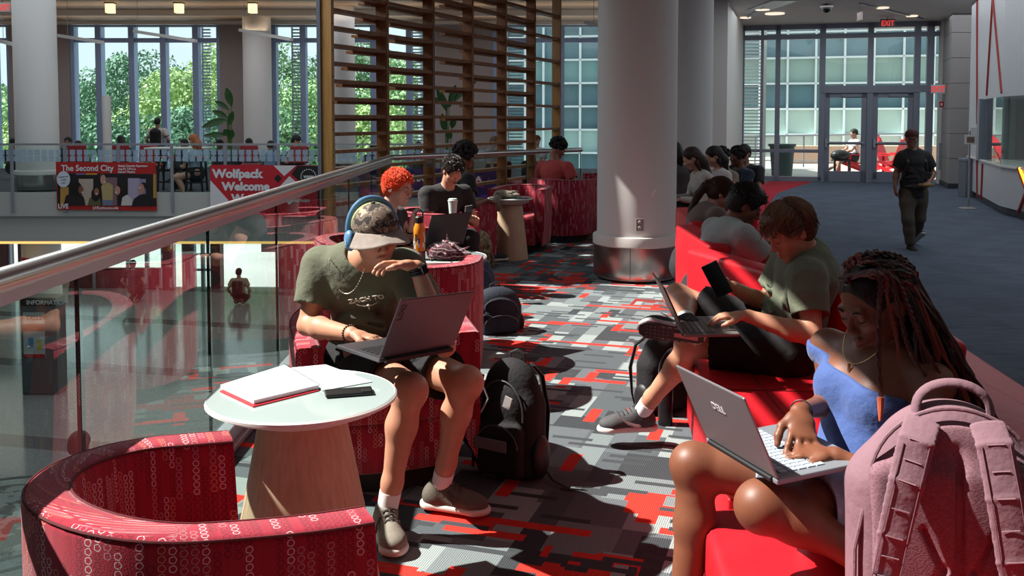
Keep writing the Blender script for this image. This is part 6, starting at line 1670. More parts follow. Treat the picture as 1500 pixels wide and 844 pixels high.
# ================================================================ backpacks
def fab(name, c, var=.12): return mat('pack_'+name, c, .85, var=var, vscale=18, bump=(60, .45, .006))
def backpack(loc, rz, lab, m, w=.30, d=.2, h=.46, tilt=0, straps=True, slump=0, m2=None, logo=None):
    o = empty('backpack', loc, rz, label=lab, cat='backpack'); m2 = m2 or M_BLACK
    R = Matrix.Rotation(tilt, 3, 'X'); f = lambda x, y, z: R @ V((x, y, z))
    Rn = [[R[i][j] for j in range(3)] for i in range(3)]
    S = Sculpt(.006)
    S.box(f(0, 0, h*.36), (w*.5, d*.36, h*.34), Rn, .06, .03); S.ell(f(0, .0, h*.70), (w*.44, d*.36, h*.27), Rn, .05); S.ell(f(0, 0, h*.12), (w*.5, d*.42, h*.14), Rn, .05)
    S.build('main_body', m, o)
    S = Sculpt(.006); S.box(f(0, -d*.42, h*.26), (w*.38, d*.14, h*.22), Rn, .03, .01); S.ell(f(0, -d*.36, h*.6), (w*.33, d*.12, h*.2), Rn, .03); S.build('front_pocket', m, o)
    for sg in (-1, 1):
        S = Sculpt(.006); S.ell(f(sg*w*.5, -.01, h*.2), (.03, d*.28, h*.18), Rn, .02); S.build('side_pocket', m2, o)
    z_ = MB(); z_.tube([f(w*.36*math.cos(a), -d*.40, h*.55+h*.27*math.sin(a)) for a in [PI*(-.05+1.1*k/16) for k in range(17)]], .004, 6)
    z_.tube([f(w*.34*math.cos(a), -d*.57, h*.30+h*.17*math.sin(a)) for a in [PI*(-.0+1.0*k/16) for k in range(17)]], .0035, 6); z_.build('zipper', mat('zip_grey', '55555a', .5, .3), o, True)
    MB().tube([f(-.04, d*.2, h*.9), f(-.035, d*.22, h*.99), f(0, d*.22, h*1.02), f(.035, d*.22, h*.99), f(.04, d*.2, h*.9)], .009, 8, flat=.6).build('handle', m2, o, True)
    if straps:
        for sg in (-1, 1): MB().tube([f(sg*.06, d*.32, h*.9), f(sg*.085, d*.5, h*.8), f(sg*.1, d*.62, h*.5), f(sg*.11, d*.5, h*.18), f(sg*.13, d*.3, h*.06)], [.022, .024, .024, .014, .008], 8, flat=.35).build('strap', m2, o, True)
    return o
bk = backpack((0.0, 4.05, 0), -.55, 'black backpack with grey trim standing beside the camouflage cap wearer\'s leg', fab('black', '17171a'), .30, .22, .53)
MB().tube([(-.10, -.13, .40), (-.08, -.14, .46), (-.04, -.13, .36), (-.07, -.14, .30)], .004, 6).build('cord', mat('cord_white', 'b9bcc4', .5), bk, True)
MB().box((.06, -.135, .36), (.035, .006, .05), Matrix.Rotation(.3, 3, 'Y')).build('brand_tab', mat('tab_grey', 'a8a4a2', .6), bk)
MB().box((-.02, -.145, .17), (.16, .008, .05), bev=.003).build('grey_panel', mat('panel_grey2', '6e6468', .6), bk)
MB().tube([(.14, .02, .06), (.22, -.02, .02), (.32, -.05, .012)], .009, 6, flat=.4).build('loose_strap', M_BLACK, bk, True)
MB().tube([(-.15, .0, .42), (-.17, -.04, .22), (-.165, -.06, .02)], .012, 6, flat=.4).build('loose_strap', M_BLACK, bk, True)
backpack((-.12, 6.85, 0), .3, 'dark navy backpack lying in front of the teal one beside the tub chairs', fab('navy', '1c2432'), .36, .26, .34, .1)
tb = backpack((-.28, 7.3, 0), .2, 'teal blue backpack behind the navy one', fab('teal', '27465c'), .30, .22, .50, -.08)
MB().box((-.25, 6.68, .21), (.05, .02, .07), bev=.01).build('key_tag', mat('tag_red', 'b0222c', .5)); kt = bpy.data.objects['key_tag']; tag(kt, 'small red tag hanging on the navy backpack', 'tag')
def camo2():
    m = bpy.data.materials.new('desert_camouflage'); t = NT(m); tc = t.n('ShaderNodeTexCoord').outputs['Object']; n = t.n('ShaderNodeTexNoise', {'Vector': tc, 'Scale': 16.0, 'Detail': 2.0}).outputs['Fac']
    r = t.n('ShaderNodeValToRGB', {0: n}); r.color_ramp.interpolation = 'CONSTANT'; e = r.color_ramp.elements; e[0].color = srgb('6a6248'); e[1].position = .45; e[1].color = srgb('8f8666')
    x = e.new(.55); x.color = srgb('a9a180'); x = e.new(.63); x.color = srgb('57503c'); b = t.n('ShaderNodeBsdfPrincipled', {'Base Color': r.outputs[0], 'Roughness': .9}); t.out(b.outputs[0]); return m
MC2 = camo2()
backpack((-.36, 9.75, 0), .1, 'tan camouflage backpack on the floor below the person with a moustache', MC2, .30, .22, .42, m2=MC2)
backpack((-.08, 11.0-.35, 0), -.6, 'black backpack slumped on the floor against the tan table pedestal', fab('black', '17171a'), .34, .26, .32, .25)
kb_ = backpack((.80, 4.98, 0), .6, 'black backpack on the floor behind the raised shoe at the sofa end', fab('black', '17171a'), .28, .22, .42)
wb = empty('water_bottle', (.78, 4.72, 0), label='dark steel water bottle on the floor beside the sofa end', cat='bottle')
MB().lathe([(0, 0), (.037, 0), (.038, .19), (.03, .215), (0, .215)], seg=28).build('body', mat('bottle_dark', '1e2024', .3, .3), wb, True); MB().lathe([(.024, .21), (.026, .25), (0, .252)], seg=20).build('lid', M_BLACK, wb, True)
# pink backpack resting on the near sofa seat, straps to the camera
pk = empty('backpack', (.91, 1.87, .452), -.16, label='large dusty pink backpack on the near sofa, its straps facing out', cat='backpack')
M_PK = mat('pack_pink', '80606a', .85, var=.06, vscale=12, bump=(40, .4, .008))
def mesh_fab():
    m = bpy.data.materials.new('pink_mesh'); t = NT(m); tc = t.n('ShaderNodeTexCoord').outputs['Object']
    v = t.n('ShaderNodeTexVoronoi', {'Vector': t.vmath('MULTIPLY', tc, (1, .3, 1.5)), 'Scale': 190.0}).outputs['Distance']
    b = t.n('ShaderNodeBsdfPrincipled', {'Base Color': t.mix(t.math('MULTIPLY', v, 1.6, clamp=True), srgb('634650'), srgb('86626c')), 'Roughness': .9, 'Normal': t.bump(v, .35, .0008)}); t.out(b.outputs[0]); return m
M_PM = mesh_fab()
T_ = Matrix.Rotation(-.10, 3, 'X'); F_ = lambda x, y, z: T_ @ V((x, y, z)); Tn = [[T_[i][j] for j in range(3)] for i in range(3)]
S = Sculpt(.006); S.box(F_(0, .07, .19), (.205, .075, .20), Tn, .07, .03); S.ell(F_(0, .07, .34), (.165, .075, .17), Tn, .06); S.box(F_(.015, .15, .16), (.17, .06, .15), Tn, .05, .03)
S.cut((0, 0, .004), (0, 0, -1)); S.build('main_body', M_PK, pk)
S = Sculpt(.005); S.box(F_(0, .0, .20), (.165, .018, .175), Tn, .016, .03); S.ell(F_(0, .0, .34), (.13, .018, .13), Tn, .05)
S.cone(F_(0, -.018, .04), F_(0, -.018, .42), .006, .006, .02, '-')
for sg in (-1, 1): S.chain([F_(sg*.07, -.02, .1), F_(sg*.03, -.02, .18), F_(sg*.07, -.02, .26)], [.004]*3, .012, '-')
S.cut((0, 0, .004), (0, 0, -1)); S.build('back_panel', M_PM, pk)
MB().tube([F_(.165*math.cos(a)*1.02, .015, .335+.165*math.sin(a)) for a in [PI*k/24 for k in range(25)]]+[F_(-.198, .015, .2), F_(-.2, .015, .03)], .005, 8).build('piping', M_PK, pk, True)
def strap(pts, ws, th=.014, name='strap', m=M_PK):
    S = Sculpt(.004); P = [F_(*p) for p in pts]
    for a_, b_, w0, w1 in zip(P, P[1:], ws, ws[1:]): S.econe(a_, b_, (w0, th*.5), (w1, th*.5), (1, 0, .15), .006)
    return S.build(name, m, pk)
s1_ = strap([(-.065, .0, .475), (-.085, -.03, .44), (-.11, -.05, .36), (-.135, -.05, .25), (-.15, -.045, .17)], [.036, .037, .036, .033, .028])
s2_ = strap([(.06, .0, .475), (.065, -.03, .44), (.075, -.055, .34), (.09, -.06, .22), (.11, -.05, .12), (.135, -.03, .02)], [.036, .037, .037, .035, .033, .028])
strap([(-.15, -.045, .18), (-.165, -.06, .11), (-.19, -.09, .05), (-.25, -.12, .012)], [.02, .019, .018, .018], .006, 'webbing')
strap([(-.15, -.02, .12), (-.13, -.05, .05), (-.10, -.08, .012), (-.02, -.09, .012)], [.016]*4, .006, 'webbing')
for s_, P in ((s1_, [(-.085, -.03, .44), (-.11, -.05, .36), (-.135, -.05, .25), (-.15, -.045, .17)]), (s2_, [(.065, -.03, .44), (.075, -.055, .34), (.09, -.06, .22), (.11, -.05, .12)])):
    Q = [F_(*p) for p in P]
    for i in range(7):
        t = i/6*(len(Q)-1.001); k = int(t); c = Q[k].lerp(Q[k+1], t-k); d = (Q[k+1]-Q[k]).normalized(); x = V((1, 0, .1)); x = (x-d*x.dot(d)).normalized(); n = d.cross(x); n = -n if n.y > 0 else n
        MB().bar(c-x*.017+n*.0085, c+x*.017+n*.0085, .0022, .0015, n).build('bar_tack', mat('pink_tack', 'b08e98', .8), s_)
    for sg in (-1, 1):
        MB().tube([q+(V((1, 0, .1)).normalized()*sg*.027)+V((0, -.0075, 0)) for q in Q], .0012, 5).build('stitching', mat('pink_stitch', '6d4a54', .8), s_)
MB().tube([F_(.008+.075*math.cos(a), .05, .482+.066*math.sin(a)**.8) for a in [PI*k/18 for k in range(18)]]+[F_(-.067, .05, .475)], .011, 10, flat=.6).build('handle', M_PK, pk, True)
M_ = frame(F_(-.165, -.058, .155), (1, 0, .1), (0, 0, 1)); mb = MB(); mb.box((0, 0, 0), (.05, .032, .004), bev=.001); mb.xf(M_); lb = mb.build('label_patch', mat('pink_web', 'a3747f', .8), pk)
mb = MB()
for sg in (-1, 1): mb.tube([M_ @ V((-.012, sg*.011, .003)), M_ @ V((-.009, sg*.003, .003)), M_ @ V((0, sg*.0015, .003)), M_ @ V((.009, sg*.003, .003)), M_ @ V((.012, sg*.011, .003))], .0016, 6)
mb.build('emblem', mat('pink_logo', 'dcb6be', .6), lb, True)

# cloth bag and phone on the far table, scuff on the column
S = Sculpt(.007); rd = random.Random(21)
S.ell((0, 0, .03), (.15, .10, .035), None, .03); S.ell((-.04, 0, .05), (.09, .08, .04), None, .03); S.ell((-.10, -.16, -.05), (.06, .05, .09), None, .05)
for k in range(16):
    c = V((rd.uniform(-.11, .11), rd.uniform(-.07, .07), .06)); d_ = V((rd.uniform(-1, 1), rd.uniform(-1, 1), 0)).normalized()*.06; S.chain([c-d_, c+V((0, 0, .008)), c+d_], [.004, .010, .004], .012)
o = S.build('cloth_bag', mat('bag_canvas', '8b8374', .9, var=.15, vscale=20, bump=(50, .4, .006)), None); o.location = (-.06, 10.42, .682); tag(o, 'slouched beige cloth bag on the round table with the tan pedestal', 'bag')
phone((.10, 10.30, .688), (0, 1, 0), (1, .1, 0), 'dark phone lying on the round table beside the cloth bag')
# ================================================================ people in the middle distance
def seated(pel, face, label, skin, top, vox=.008, fem=False, sleeve=.55, lean=14, hf=None, hoff=(0, .07, .185), s_=1.0, twist=0, bottoms=('1c1d22', 1.0), hands=((.18, .33, .10), (.18, .33, .10)), feet=((.45, .12), (.45, -.12)), shoes='2a2a2c', hair=None, elb=None, curl=.5, detail=True, long_=False, roll=0, T=.44, floor=0):
    """hands: (side offset, forward, up) from the pelvis; feet: (forward, side)"""
    pel = V(pel); f = Fig((pel.x, pel.y, floor), vox, s_, fem, skin)
    fc = nrm((face[0], face[1], 0)); l = V((-fc.y, fc.x, 0))
    f.simple(pel, face, lean, twist, hf, hoff, T=T)
    f.HR = headR(hf or fc+V((0, 0, -.35)), roll=roll)
    for sd, h in zip('LR', hands):
        if h is None: continue
        sg = 1 if sd == 'L' else -1
        w = pel+l*sg*h[0]+fc*h[1]+V((0, 0, h[2])); d = V(h[3]) if len(h) > 3 else (fc-l*sg*.3+V((0, 0, -.1)))
        f.arm(sd, w, hd=d, palm=h[4] if len(h) > 4 else (0, 0, -1), curl=curl)
    for sd, ft in zip('LR', feet):
        if ft is None: continue
        a = V((pel.x, pel.y, floor))+fc*ft[0]+l*ft[1]+V((0, 0, .09)); f.leg(sd, a, toe=fc)
    f.body(label, detail)
    f.shirt(top, sleeve, .013, vox=vox, long_=long_, folds=int(pel.y*3))
    if bottoms and any(feet): f.bottoms(bottoms[0], bottoms[1], .012, vox=vox)
    for sd, ft in zip('LR', feet):
        if ft is not None: f.shoe(sd, shoes, 'c8c4c0', vox=max(vox, .006))
    return f
def P_(px, py, Y): return at_y(px, py, Y)
# orange-haired person
f = seated((-.97, 6.45, .51), (.92, -.38), 'person with short bright orange hair, glasses and a sleeveless black top typing on a laptop', 'd3a08c', '19181c', .006, False, 0, 16, hf=(.80, -.42, -.22), hoff=(0, .10, .175), bottoms=('26262a', 1.0), hands=((.02, .30, .30, (.1, .2, 1), (1, .3, .2)), (.10, .45, .12)), s_=.97)
f.hair_cap('e0421c', .012, -.055, vox=.006, m=mat('hair_orange', 'd8441c', .8, var=.3, vscale=80, bump=(90, 1, .01)))
f.locks(1500, 'f0582a', .028, .0016, lambda d: (0, .6, -.5), .014, 3, region=lambda d: not (d.y > .45 and d.z < .35), lift=.25, jit=.6, m=mat('strand_orange', 'e8501f', .7))
glasses(f, 'b9a48a', .02, .0013)
MB().ball(f.g(.084, .004, -.016), (.006, .006, .009), 10).build('earbud', M_WHITE, f.root, True)
band(f, 'L', .93, .029, .006, M_BLACK, 'watch_strap')
laptop((-.58, 6.17, .70), (-.33, 6.40, .70), (-.75, .60, .0), (.35, -.2, .92), 'black laptop behind the bottle and scarf, its lid towards the camera', '1f1e22', .23, .23)
# moustache
f = seated((-.68, 8.55, .53), (.55, -.85), 'person with dark hair and a moustache in a black T-shirt looking at a phone', 'c49078', '19191c', .007, lean=24, hf=(.35, -.62, -.55), hoff=(0, .11, .165), hands=((.10, .40, .16, (.2, -.6, .1)), (.02, .40, .16, (.5, -.4, .1))), feet=((.42, .13), (.40, -.13)), bottoms=('1b1b1f', 1.0))
f.hair_cap('1f1713', .014, -.045, vox=.007); f.locks(900, '2a1f19', .03, .002, lambda d: (.3, .6, .1), .018, 4, region=lambda d: d.z > -.05 and not (d.y > .5 and d.z < .4), jit=.7, lift=.2)
MB().tube([f.g(-.024, .098, -.058), f.g(0, .106, -.052), f.g(.024, .098, -.058)], [.002, .005, .002], 8).build('moustache', mat('stache', '2a1d16', .9), f.root, True)
pw = f.root.location+f.J['wrL'].lerp(f.J['wrR'], .5)
phone(pw+V((.05, -.09, .045)), (.8, .5, .1), (.1, -.3, .9), 'pale smartphone in the hands of the person with a moustache', color='9aa0a8')
# curly-haired person behind, turned away to the right
f = seated((-.66, 10.0, .53), (.80, .55), 'person with dark curly hair and a black T-shirt seen from behind leaning to the table', '8a5d45', '151518', .008, lean=16, hf=(.85, .35, -.3), hands=((.2, .36, .14), (.22, .30, .16)), s_=1.02)
def curly(f, n, c, R=.012, off=.02, reg=None, seed=1, sc=1.0):
    rd = random.Random(seed); S = Sculpt(max(.006, f.vox*.9)); K = f.k; g = f.g
    S.ell(g(0, -.016, .04), (.086*K, .104*K, .09*K), f.Rn, .01)
    k = 0
    while k < n:
        d = V((rd.gauss(0, 1), rd.gauss(0, 1), rd.gauss(0, 1))).normalized()
        if d.z < -.5 or (d.y > .45 and d.z < .3) or (reg and not reg(d)): continue
        S.ell(g(d.x*(.078+off), -.02+d.y*(.092+off), .04+d.z*(.086+off)), R*rd.uniform(.8, 1.3)*K, None, .006); k += 1
    S.ell(g(0, .09, -.045), (.07*K, .08*K, .095*K), f.Rn, .01, '-')
    return S.build('hair', mat('curl_'+c, c, .8, var=.4, vscale=90, bump=(120, 1, .01)), f.root)
curly(f, 210, '1c1411', .018, .035, seed=2)
# person in the red shirt
f = seated((.50, 12.0, .56), (.5, .8), 'person with dark curly hair in a salmon red T-shirt seen from behind', '8f5f48', 'b0413f', .009, lean=14, hf=(.8, .25, -.5), hands=((.2, .4, .16), (.25, .30, .2)), shoes='222226')
curly(f, 120, '14100f', .016, .022, seed=3)
laptop((1.12, 12.3, .69), (1.12, 12.6, .69), (-1, .1, 0), (.25, 0, .95), 'dark tablet-sized laptop on the table of the person in the red shirt', '2a2a2e', .2, .2)
# pale T-shirt, facing right
f = seated((1.20, 5.8, .49), (.96, .28), 'person with short black hair and a pale grey T-shirt holding a phone close', '7d5440', '9ea8a8', .006, lean=24, hf=(.86, -.12, -.50), hoff=(0, .09, .12), hands=((.18, .45, .2), (.06, .42, .36, (-.1, .1, 1), (.8, .2, 0))), bottoms=('1c1d24', 1.0), feet=((.5, .12), (.5, -.12)))
f.hair_cap('15110f', .014, -.05, vox=.006, extra=lambda S, g, K: S.ell(g(0, .02, .09), (.075*K, .08*K, .05*K), f.Rn, .03)); f.locks(1300, '17120f', .035, .0016, lambda d: (.1, 1, .2), .02, 14, region=lambda d: d.z > .0 and not (d.y > .5 and d.z < .4), jit=.5, lift=.25)
glasses(f, '3a3230', .02, .0012)
q_ = f.root.location+f.J['wrR']; phone(q_+V((.06, .0, .10)), (0, 1, 0), (.2, 0, 1), 'red-cased phone held up by the person in the pale T-shirt', color='a02a34')
laptop((1.98, 5.05, .475), (1.98, 5.4, .475), (-1, .1, 0), (.18, 0, .98), 'open slim laptop on the reverse side of the sofa seen edge-on', '5a5c66', .22, .25, screen='6e6a86')
# ponytail
f = seated((1.33, 7.0, .50), (.95, .22), 'person with a brown ponytail and a taupe T-shirt looking down', 'c29080', '6e5c5a', .008, True, .55, 22, hf=(.85, -.1, -.6), hoff=(0, .10, .11), hands=((.15, .4, .12), (.15, .4, .12)), feet=((.5, .1), (.5, -.1)), s_=.95)
def pony(S, g, K):
    S.ell(g(0, -.085, .03), (.06*K, .04*K, .05*K), f.Rn, .02); S.chain([g(0, -.10, .02), g(0, -.14, -.03), g(0, -.145, -.12), g(0, -.12, -.24), g(.0, -.10, -.33)], [.03*K, .034*K, .032*K, .024*K, .008*K], .02)
f.hair_cap('2e1f18', .009, None, vox=.007, extra=pony); f.locks(900, '4a3224', .07, .0012, lambda d: (0, -1, -.25), .011, 4, region=lambda d: not (d.y > .6 and d.z < .3), jit=.12)
# ---- far group
def longhair(f, c, L=.32, back=.0, w=.07):
    def ex(S, g, K): S.chain([g(0, -.06, .02), g(0, -.085, -.10), g(0, -.075-back, -L)], [w*K, w*1.05*K, .035*K], .03); [S.chain([g(sg*.062, .0, .05), g(sg*.075, -.005, -.06), g(sg*.07, -.01, -L*.7)], [.025*K, .024*K, .01*K], .02) for sg in (-1, 1)]
    return f.hair_cap(c, .01, None, vox=max(.008, f.vox), extra=ex)
f = seated((2.32, 10.9, .52), (-.97, -.12), 'person with long brown hair and a white blouse using a laptop, far sofa', 'c79a86', 'b9b4ae', .011, True, .9, 20, hf=(-.9, -.1, -.5), hoff=(0, .1, .17), hands=((.12, .40, .12), (.12, .40, .12)), feet=((.45, .1), (.45, -.1)), long_=True); longhair(f, '33211a', .36)
laptop((1.72, 10.72, .60), (1.72, 11.02, .60), (1, 0, 0), (-.3, 0, .95), 'dark laptop on the knees of the long-haired person in a white blouse', '232329', .2, .2)
f = seated((2.68, 11.75, .48), (-.95, -.2), 'person with dark straight hair in a white top at the far sofa', 'c79a86', 'c9c4c2', .011, True, .6, 14, hf=(-.9, -.15, -.45), hands=((.12, .40, .1), (.12, .40, .1)), feet=((.45, .1), (.45, -.1))); longhair(f, '1a1412', .22)
f = seated((2.9, 12.3, .44), (-.95, -.2), 'person with curly dark hair in a patterned beige shirt at the far sofa', '9a6a52', '8c7c6c', .011, False, .6, 16, hf=(-.9, -.1, -.3), hands=((.15, .42, .2), (.12, .40, .1)), feet=((.45, .1), (.45, -.1))); curly(f, 110, '17110f', .016, .022, seed=9)
f = seated((3.2, 12.9, .42), (-.95, -.25), 'person with glasses and a dark navy T-shirt, farthest right of the group', '6a4636', '1f2a3c', .010, False, .6, 8, hf=(-.92, -.3, -.1), hands=((.12, .40, .2), (.12, .40, .15)), feet=((.45, .1), (.45, -.1))); curly(f, 130, '15100e', .016, .02, seed=10); glasses(f, 'd0ccc8', .021, .0016)
f = seated((3.28, 13.1, .46), (-.6, -.8), 'person whose dark-haired head shows behind the far group, facing the camera', 'a8806c', '2a2a30', .012, False, .6, 8, hf=(-.5, -.8, -.15), hands=((.12, .40, .1), (.12, .40, .1)), feet=((.45, .1), (.45, -.1))); f.hair_cap('17110f', .014, -.05, vox=.01)
f = seated((2.1, 11.85, .52), (-.3, .9), 'person with dark hair and a patterned top beside the second column, turned away', 'a8806c', '4a4444', .012, True, .6, 8, hf=(-.4, .8, -.3), hands=((.12, .40, .1), (.12, .40, .1)), feet=(None, None)); longhair(f, '120e0e', .2)
# ---- person walking on the blue carpet
wp = at_z(1334, 364, 0); Yw = wp.y; sc_ = .87
def wpt(px, py, dy=0): return at_y(px, py, Yw+dy)
f = Fig((wp.x, Yw, 0), .009, sc_, skin='8a6250', fem=False)
f.pose(wpt(1338, 283), wpt(1337, 222), wpt(1322, 231), wpt(1355, 231), wpt(1335.5, 203, -.03), (-.35, -.92, -.12))
f.hipside = (f.J['shL']-f.J['shR']).normalized()
f.arm('R', wpt(1311, 272, -.02), elbow=wpt(1313, 253, .03), hd=(.05, -.1, -1), palm=(1, 0, 0), curl=.4)
f.arm('L', wpt(1360, 268, -.15), elbow=wpt(1367, 254, .02), hd=(-.6, -.7, -.1), palm=(0, 0, -1), curl=.6)
f.leg('R', wpt(1334, 361, -.10), knee=wpt(1330, 322, -.12), toe=(-.1, -1, 0)); f.leg('L', wpt(1340, 346, .35), knee=wpt(1347, 320, .02), toe=(.1, -1, -.5))
f.body('person in a cap and dark T-shirt walking on the blue-grey carpet carrying a phone', True)
f.shirt('1b1b1e', .58, .022, vox=.009, folds=3); f.bottoms('4c453c', .97, .012, vox=.009); f.shoe('R', '1b1b1d', 'b9b4ae', vox=.007); f.shoe('L', '1b1b1d', 'b9b4ae', vox=.007, up=(0, .6, .8))
f.hair_cap('1c1411', .006, -.06, vox=.008); g = f.g; K = f.k
S = Sculpt(.007); S.ell(g(0, -.004, .05), (.092*K, .108*K, .085*K), f.Rn, .01); S.cut(g(0, 0, .028), g(0, -.12, -1)-g(0, 0, 0)); S.econe(g(0, .07, .032), g(0, .15, .02), (.075*K, .006*K), (.05*K, .005*K), g(1, 0, 0)-g(0, 0, 0), .01)
S.build('cap', mat('cap_maroon', '4a1a20', .8), f.root)
for sg in (-1, 1): a_ = f.J['neck']+f.side*.1*sg*K; MB().tube([a_-f.fwd*.09*K-f.up*.02, a_+f.fwd*.03*K+f.up*.015, a_+f.side*.02*sg+f.fwd*.13*K-f.up*.12, a_+f.side*.06*sg+f.fwd*.08*K-f.up*.32], [.02]*4, 8, flat=.4).build('backpack_strap', M_BLACK, f.root, True)
tag(MB().box(at_y(1357, 271, Yw-.27), (.16, .1, .03), Matrix.Rotation(.3, 3, 'Z'), bev=.01).build('snack_pack', mat('snack', '8a6a3a', .6)), 'small tan packet and phone in the hand of the walking person', 'packet')
# ---- person on the terrace chair
f = seated((9.62, 26.5, .52), (-1, -.1), 'person in a white T-shirt and dark cap seated on the red terrace chair outside', 'b08a78', 'd8d2d6', .013, lean=-2, hf=(-.95, -.1, -.1), hoff=(0, .03, .2), hands=((.12, .4, .1), (.12, .4, .1)), feet=((.55, .1), (.75, -.1)), bottoms=('2a3444', .34), shoes='1a1a1c'); f.hair_cap('1c2420', .016, -.03, vox=.01)
tag(MB().ball((9.1, 26.1, .55), (.28, .16, .16)).span((8.9, 26.0, 0), (8.95, 26.05, .45)).span((9.3, 26.0, 0), (9.35, 26.05, .45)).span((8.88, 25.95, .4), (9.37, 26.2, .44)).build('side_table_bag', M_BLACK), 'black bag on a small stand outside the left door', 'bag')
# ---- people on the far balcony (y about 21..27)
def balc(px, py, Y, label, skin, top, face, hair='17120f', style='short', fem=False, pose='sit', hf=None, s_=1.0, long_=False):
    """px,py = head centre in the photo"""
    h = at_y(px, py, Y); pel = V((h.x, h.y, h.z-.70*s_))
    kw = dict(lean=6, hoff=(0, .02, .2), detail=False)
    f = seated(pel, face, label, skin, top, .015, fem, .6, hf=hf, s_=s_, hands=((.12, .34, .14), (.12, .34, .14)), feet=((.42, .1), (.42, -.1)), floor=-.02, long_=long_, **kw) if pose == 'sit' else None
    if style == 'short': f.hair_cap(hair, .014, -.05, vox=.012)
    elif style == 'long': longhair(f, hair, .28)
    return f
balc(102, 204, 24.6, 'person with dark hair and glasses at the balcony, far left of the row', 'a07a68', '2a2a2e', (-.2, -1), hf=(.1, -1, -.2))
balc(113, 210, 23.5, 'person with black hair seen from behind at the left end of the balcony', 'a07a68', '34343a', (0, 1))
f = balc(177, 202, 24.2, 'person with long black hair raising one arm on the balcony', 'a07a68', '1a1a1e', (-.5, .8), style='long', fem=True)
g0 = at_y(231, 179, 26.8); 
def stand_back():
    h = at_y(231, 179, 26.8); f = Fig((h.x, 26.8, -.02), .014, 1.0, skin='a07a68')
    N = V((h.x, 26.8, h.z-.2)); P = N-V((0, 0, .5)); f.pose(P, N, N+V((.185, 0, -.05)), N+V((-.185, 0, -.05)), h, (0, 1, -.1)); f.hipside = V((-1, 0, 0)); f.f0 = V((0, 1, 0))
    f.side = V((-1, 0, 0)); f.fwd = V((0, 1, 0))
    f.arm('R', N+V((.26, .1, -.5)), hint=(.5, -.5, -.3)); f.arm('L', N+V((-.26, .1, -.5)), hint=(-.5, -.5, -.3))
    for sd, sx in (('R', .1), ('L', -.1)): f.leg(sd, V((h.x+sx, 26.8, .08)), toe=(0, 1, 0))
    f.body('standing person with a black backpack looking out of the balcony window', False); f.shirt('b9b4ae', .6, .014, vox=.012); f.bottoms('24252c', 1.0, vox=.012)
    f.hair_cap('17120f', .014, -.05, vox=.012)
    S = Sculpt(.012); S.box(N+V((0, -.2, -.24))-f.o, (.15, .09, .22), None, .07, .02); S.ell(N+V((0, -.2, -.08))-f.o, (.13, .08, .12), None, .04); o = S.build('backpack', fab('black', '17171a'), f.root); return f
stand_back()
balc(272, 207, 24.0, 'person with short dark hair left of the auburn-haired one at the balcony rail', '7a5646', '2a2a30', (-.3, -1), hf=(-.4, -.9, -.1))
f = balc(287, 201, 20.55, 'person with long auburn hair and a light blue shirt at the balcony high table', 'c79a86', '9fb6c4', (-.9, .35), '9a5a34', 'long', True, s_=1.1)
S = Sculpt(.014); pp = f.J['pel']; S.chain([pp, pp+V((-.42, .05, -.06)), pp+V((-.30, .0, -.48))], [.1, .075, .05], .03); S.chain([pp+V((.02, -.1, 0)), pp+V((-.38, -.14, -.1)), pp+V((-.16, -.16, -.5))], [.1, .075, .05], .03); S.build('legs', f.skin, f.root)
S = Sculpt(.014); S.chain([pp, pp+V((-.26, -.05, -.04))], [.16, .12], .03); S.build('dark_shorts', mat('cloth_1f2026', '1f2026', .9), f.root)
balc(320, 208, 24.2, 'person with black hair seen behind the plant on the balcony', '6a4a3c', '2a2a2e', (.3, 1))
balc(366, 206, 24.4, 'person with dark shoulder-length hair below the round balcony column', 'a07a68', '45424a', (-.6, .7), style='long', fem=True)
balc(395, 210, 24.0, 'person with dark hair and a blue shirt using a laptop on the balcony', 'a07a68', '7f95b4', (.2, .9))
f = balc(437, 202, 22.6, 'person in a dark cap and cream T-shirt at the right end of the balcony', 'b98a74', 'c9c6b4', (-.6, .3), hf=(.9, -.1, -.25)); g = f.g
S = Sculpt(.01); S.ell(g(0, -.004, .05), (.094, .11, .09), f.Rn, .01); S.cut(g(0, 0, .025), g(0, -.1, -1)-g(0, 0, 0)); S.econe(g(0, .07, .032), g(0, .16, .02), (.07, .007), (.045, .006), g(1, 0, 0)-g(0, 0, 0), .01); S.build('cap', mat('cap_dark', '24282a', .8), f.root)
balc(430, 209, 24.5, 'person with dark hair hidden behind the capped person on the balcony', 'a07a68', '34343a', (0, 1), style='long', fem=True)
balc(18, 206, 24.6, 'person whose dark head shows left of the grey balcony column', 'a07a68', '34343a', (0, 1))
balc(721, 203, 22.6, 'person with fair hair tied back seen through the slat screen', 'c79a86', 'a0a8a4', (.6, -.5), '6a5440', 'short', True, hf=(.7, -.5, -.4))
balc(789, 202, 22.6, 'person with light brown hair and white shirt beyond the slat screen', 'c79a86', 'c9ccd2', (-.5, -.6), '6e4a30', 'short', hf=(.5, -.8, -.3))
balc(612, 211, 24.0, 'person with black hair low behind the middle of the slat screen', 'a07a68', '34343a', (.2, 1), style='long', fem=True)
balc(546, 213, 24.5, 'person with dark hair behind the left part of the slat screen', 'a07a68', '34343a', (0, 1))
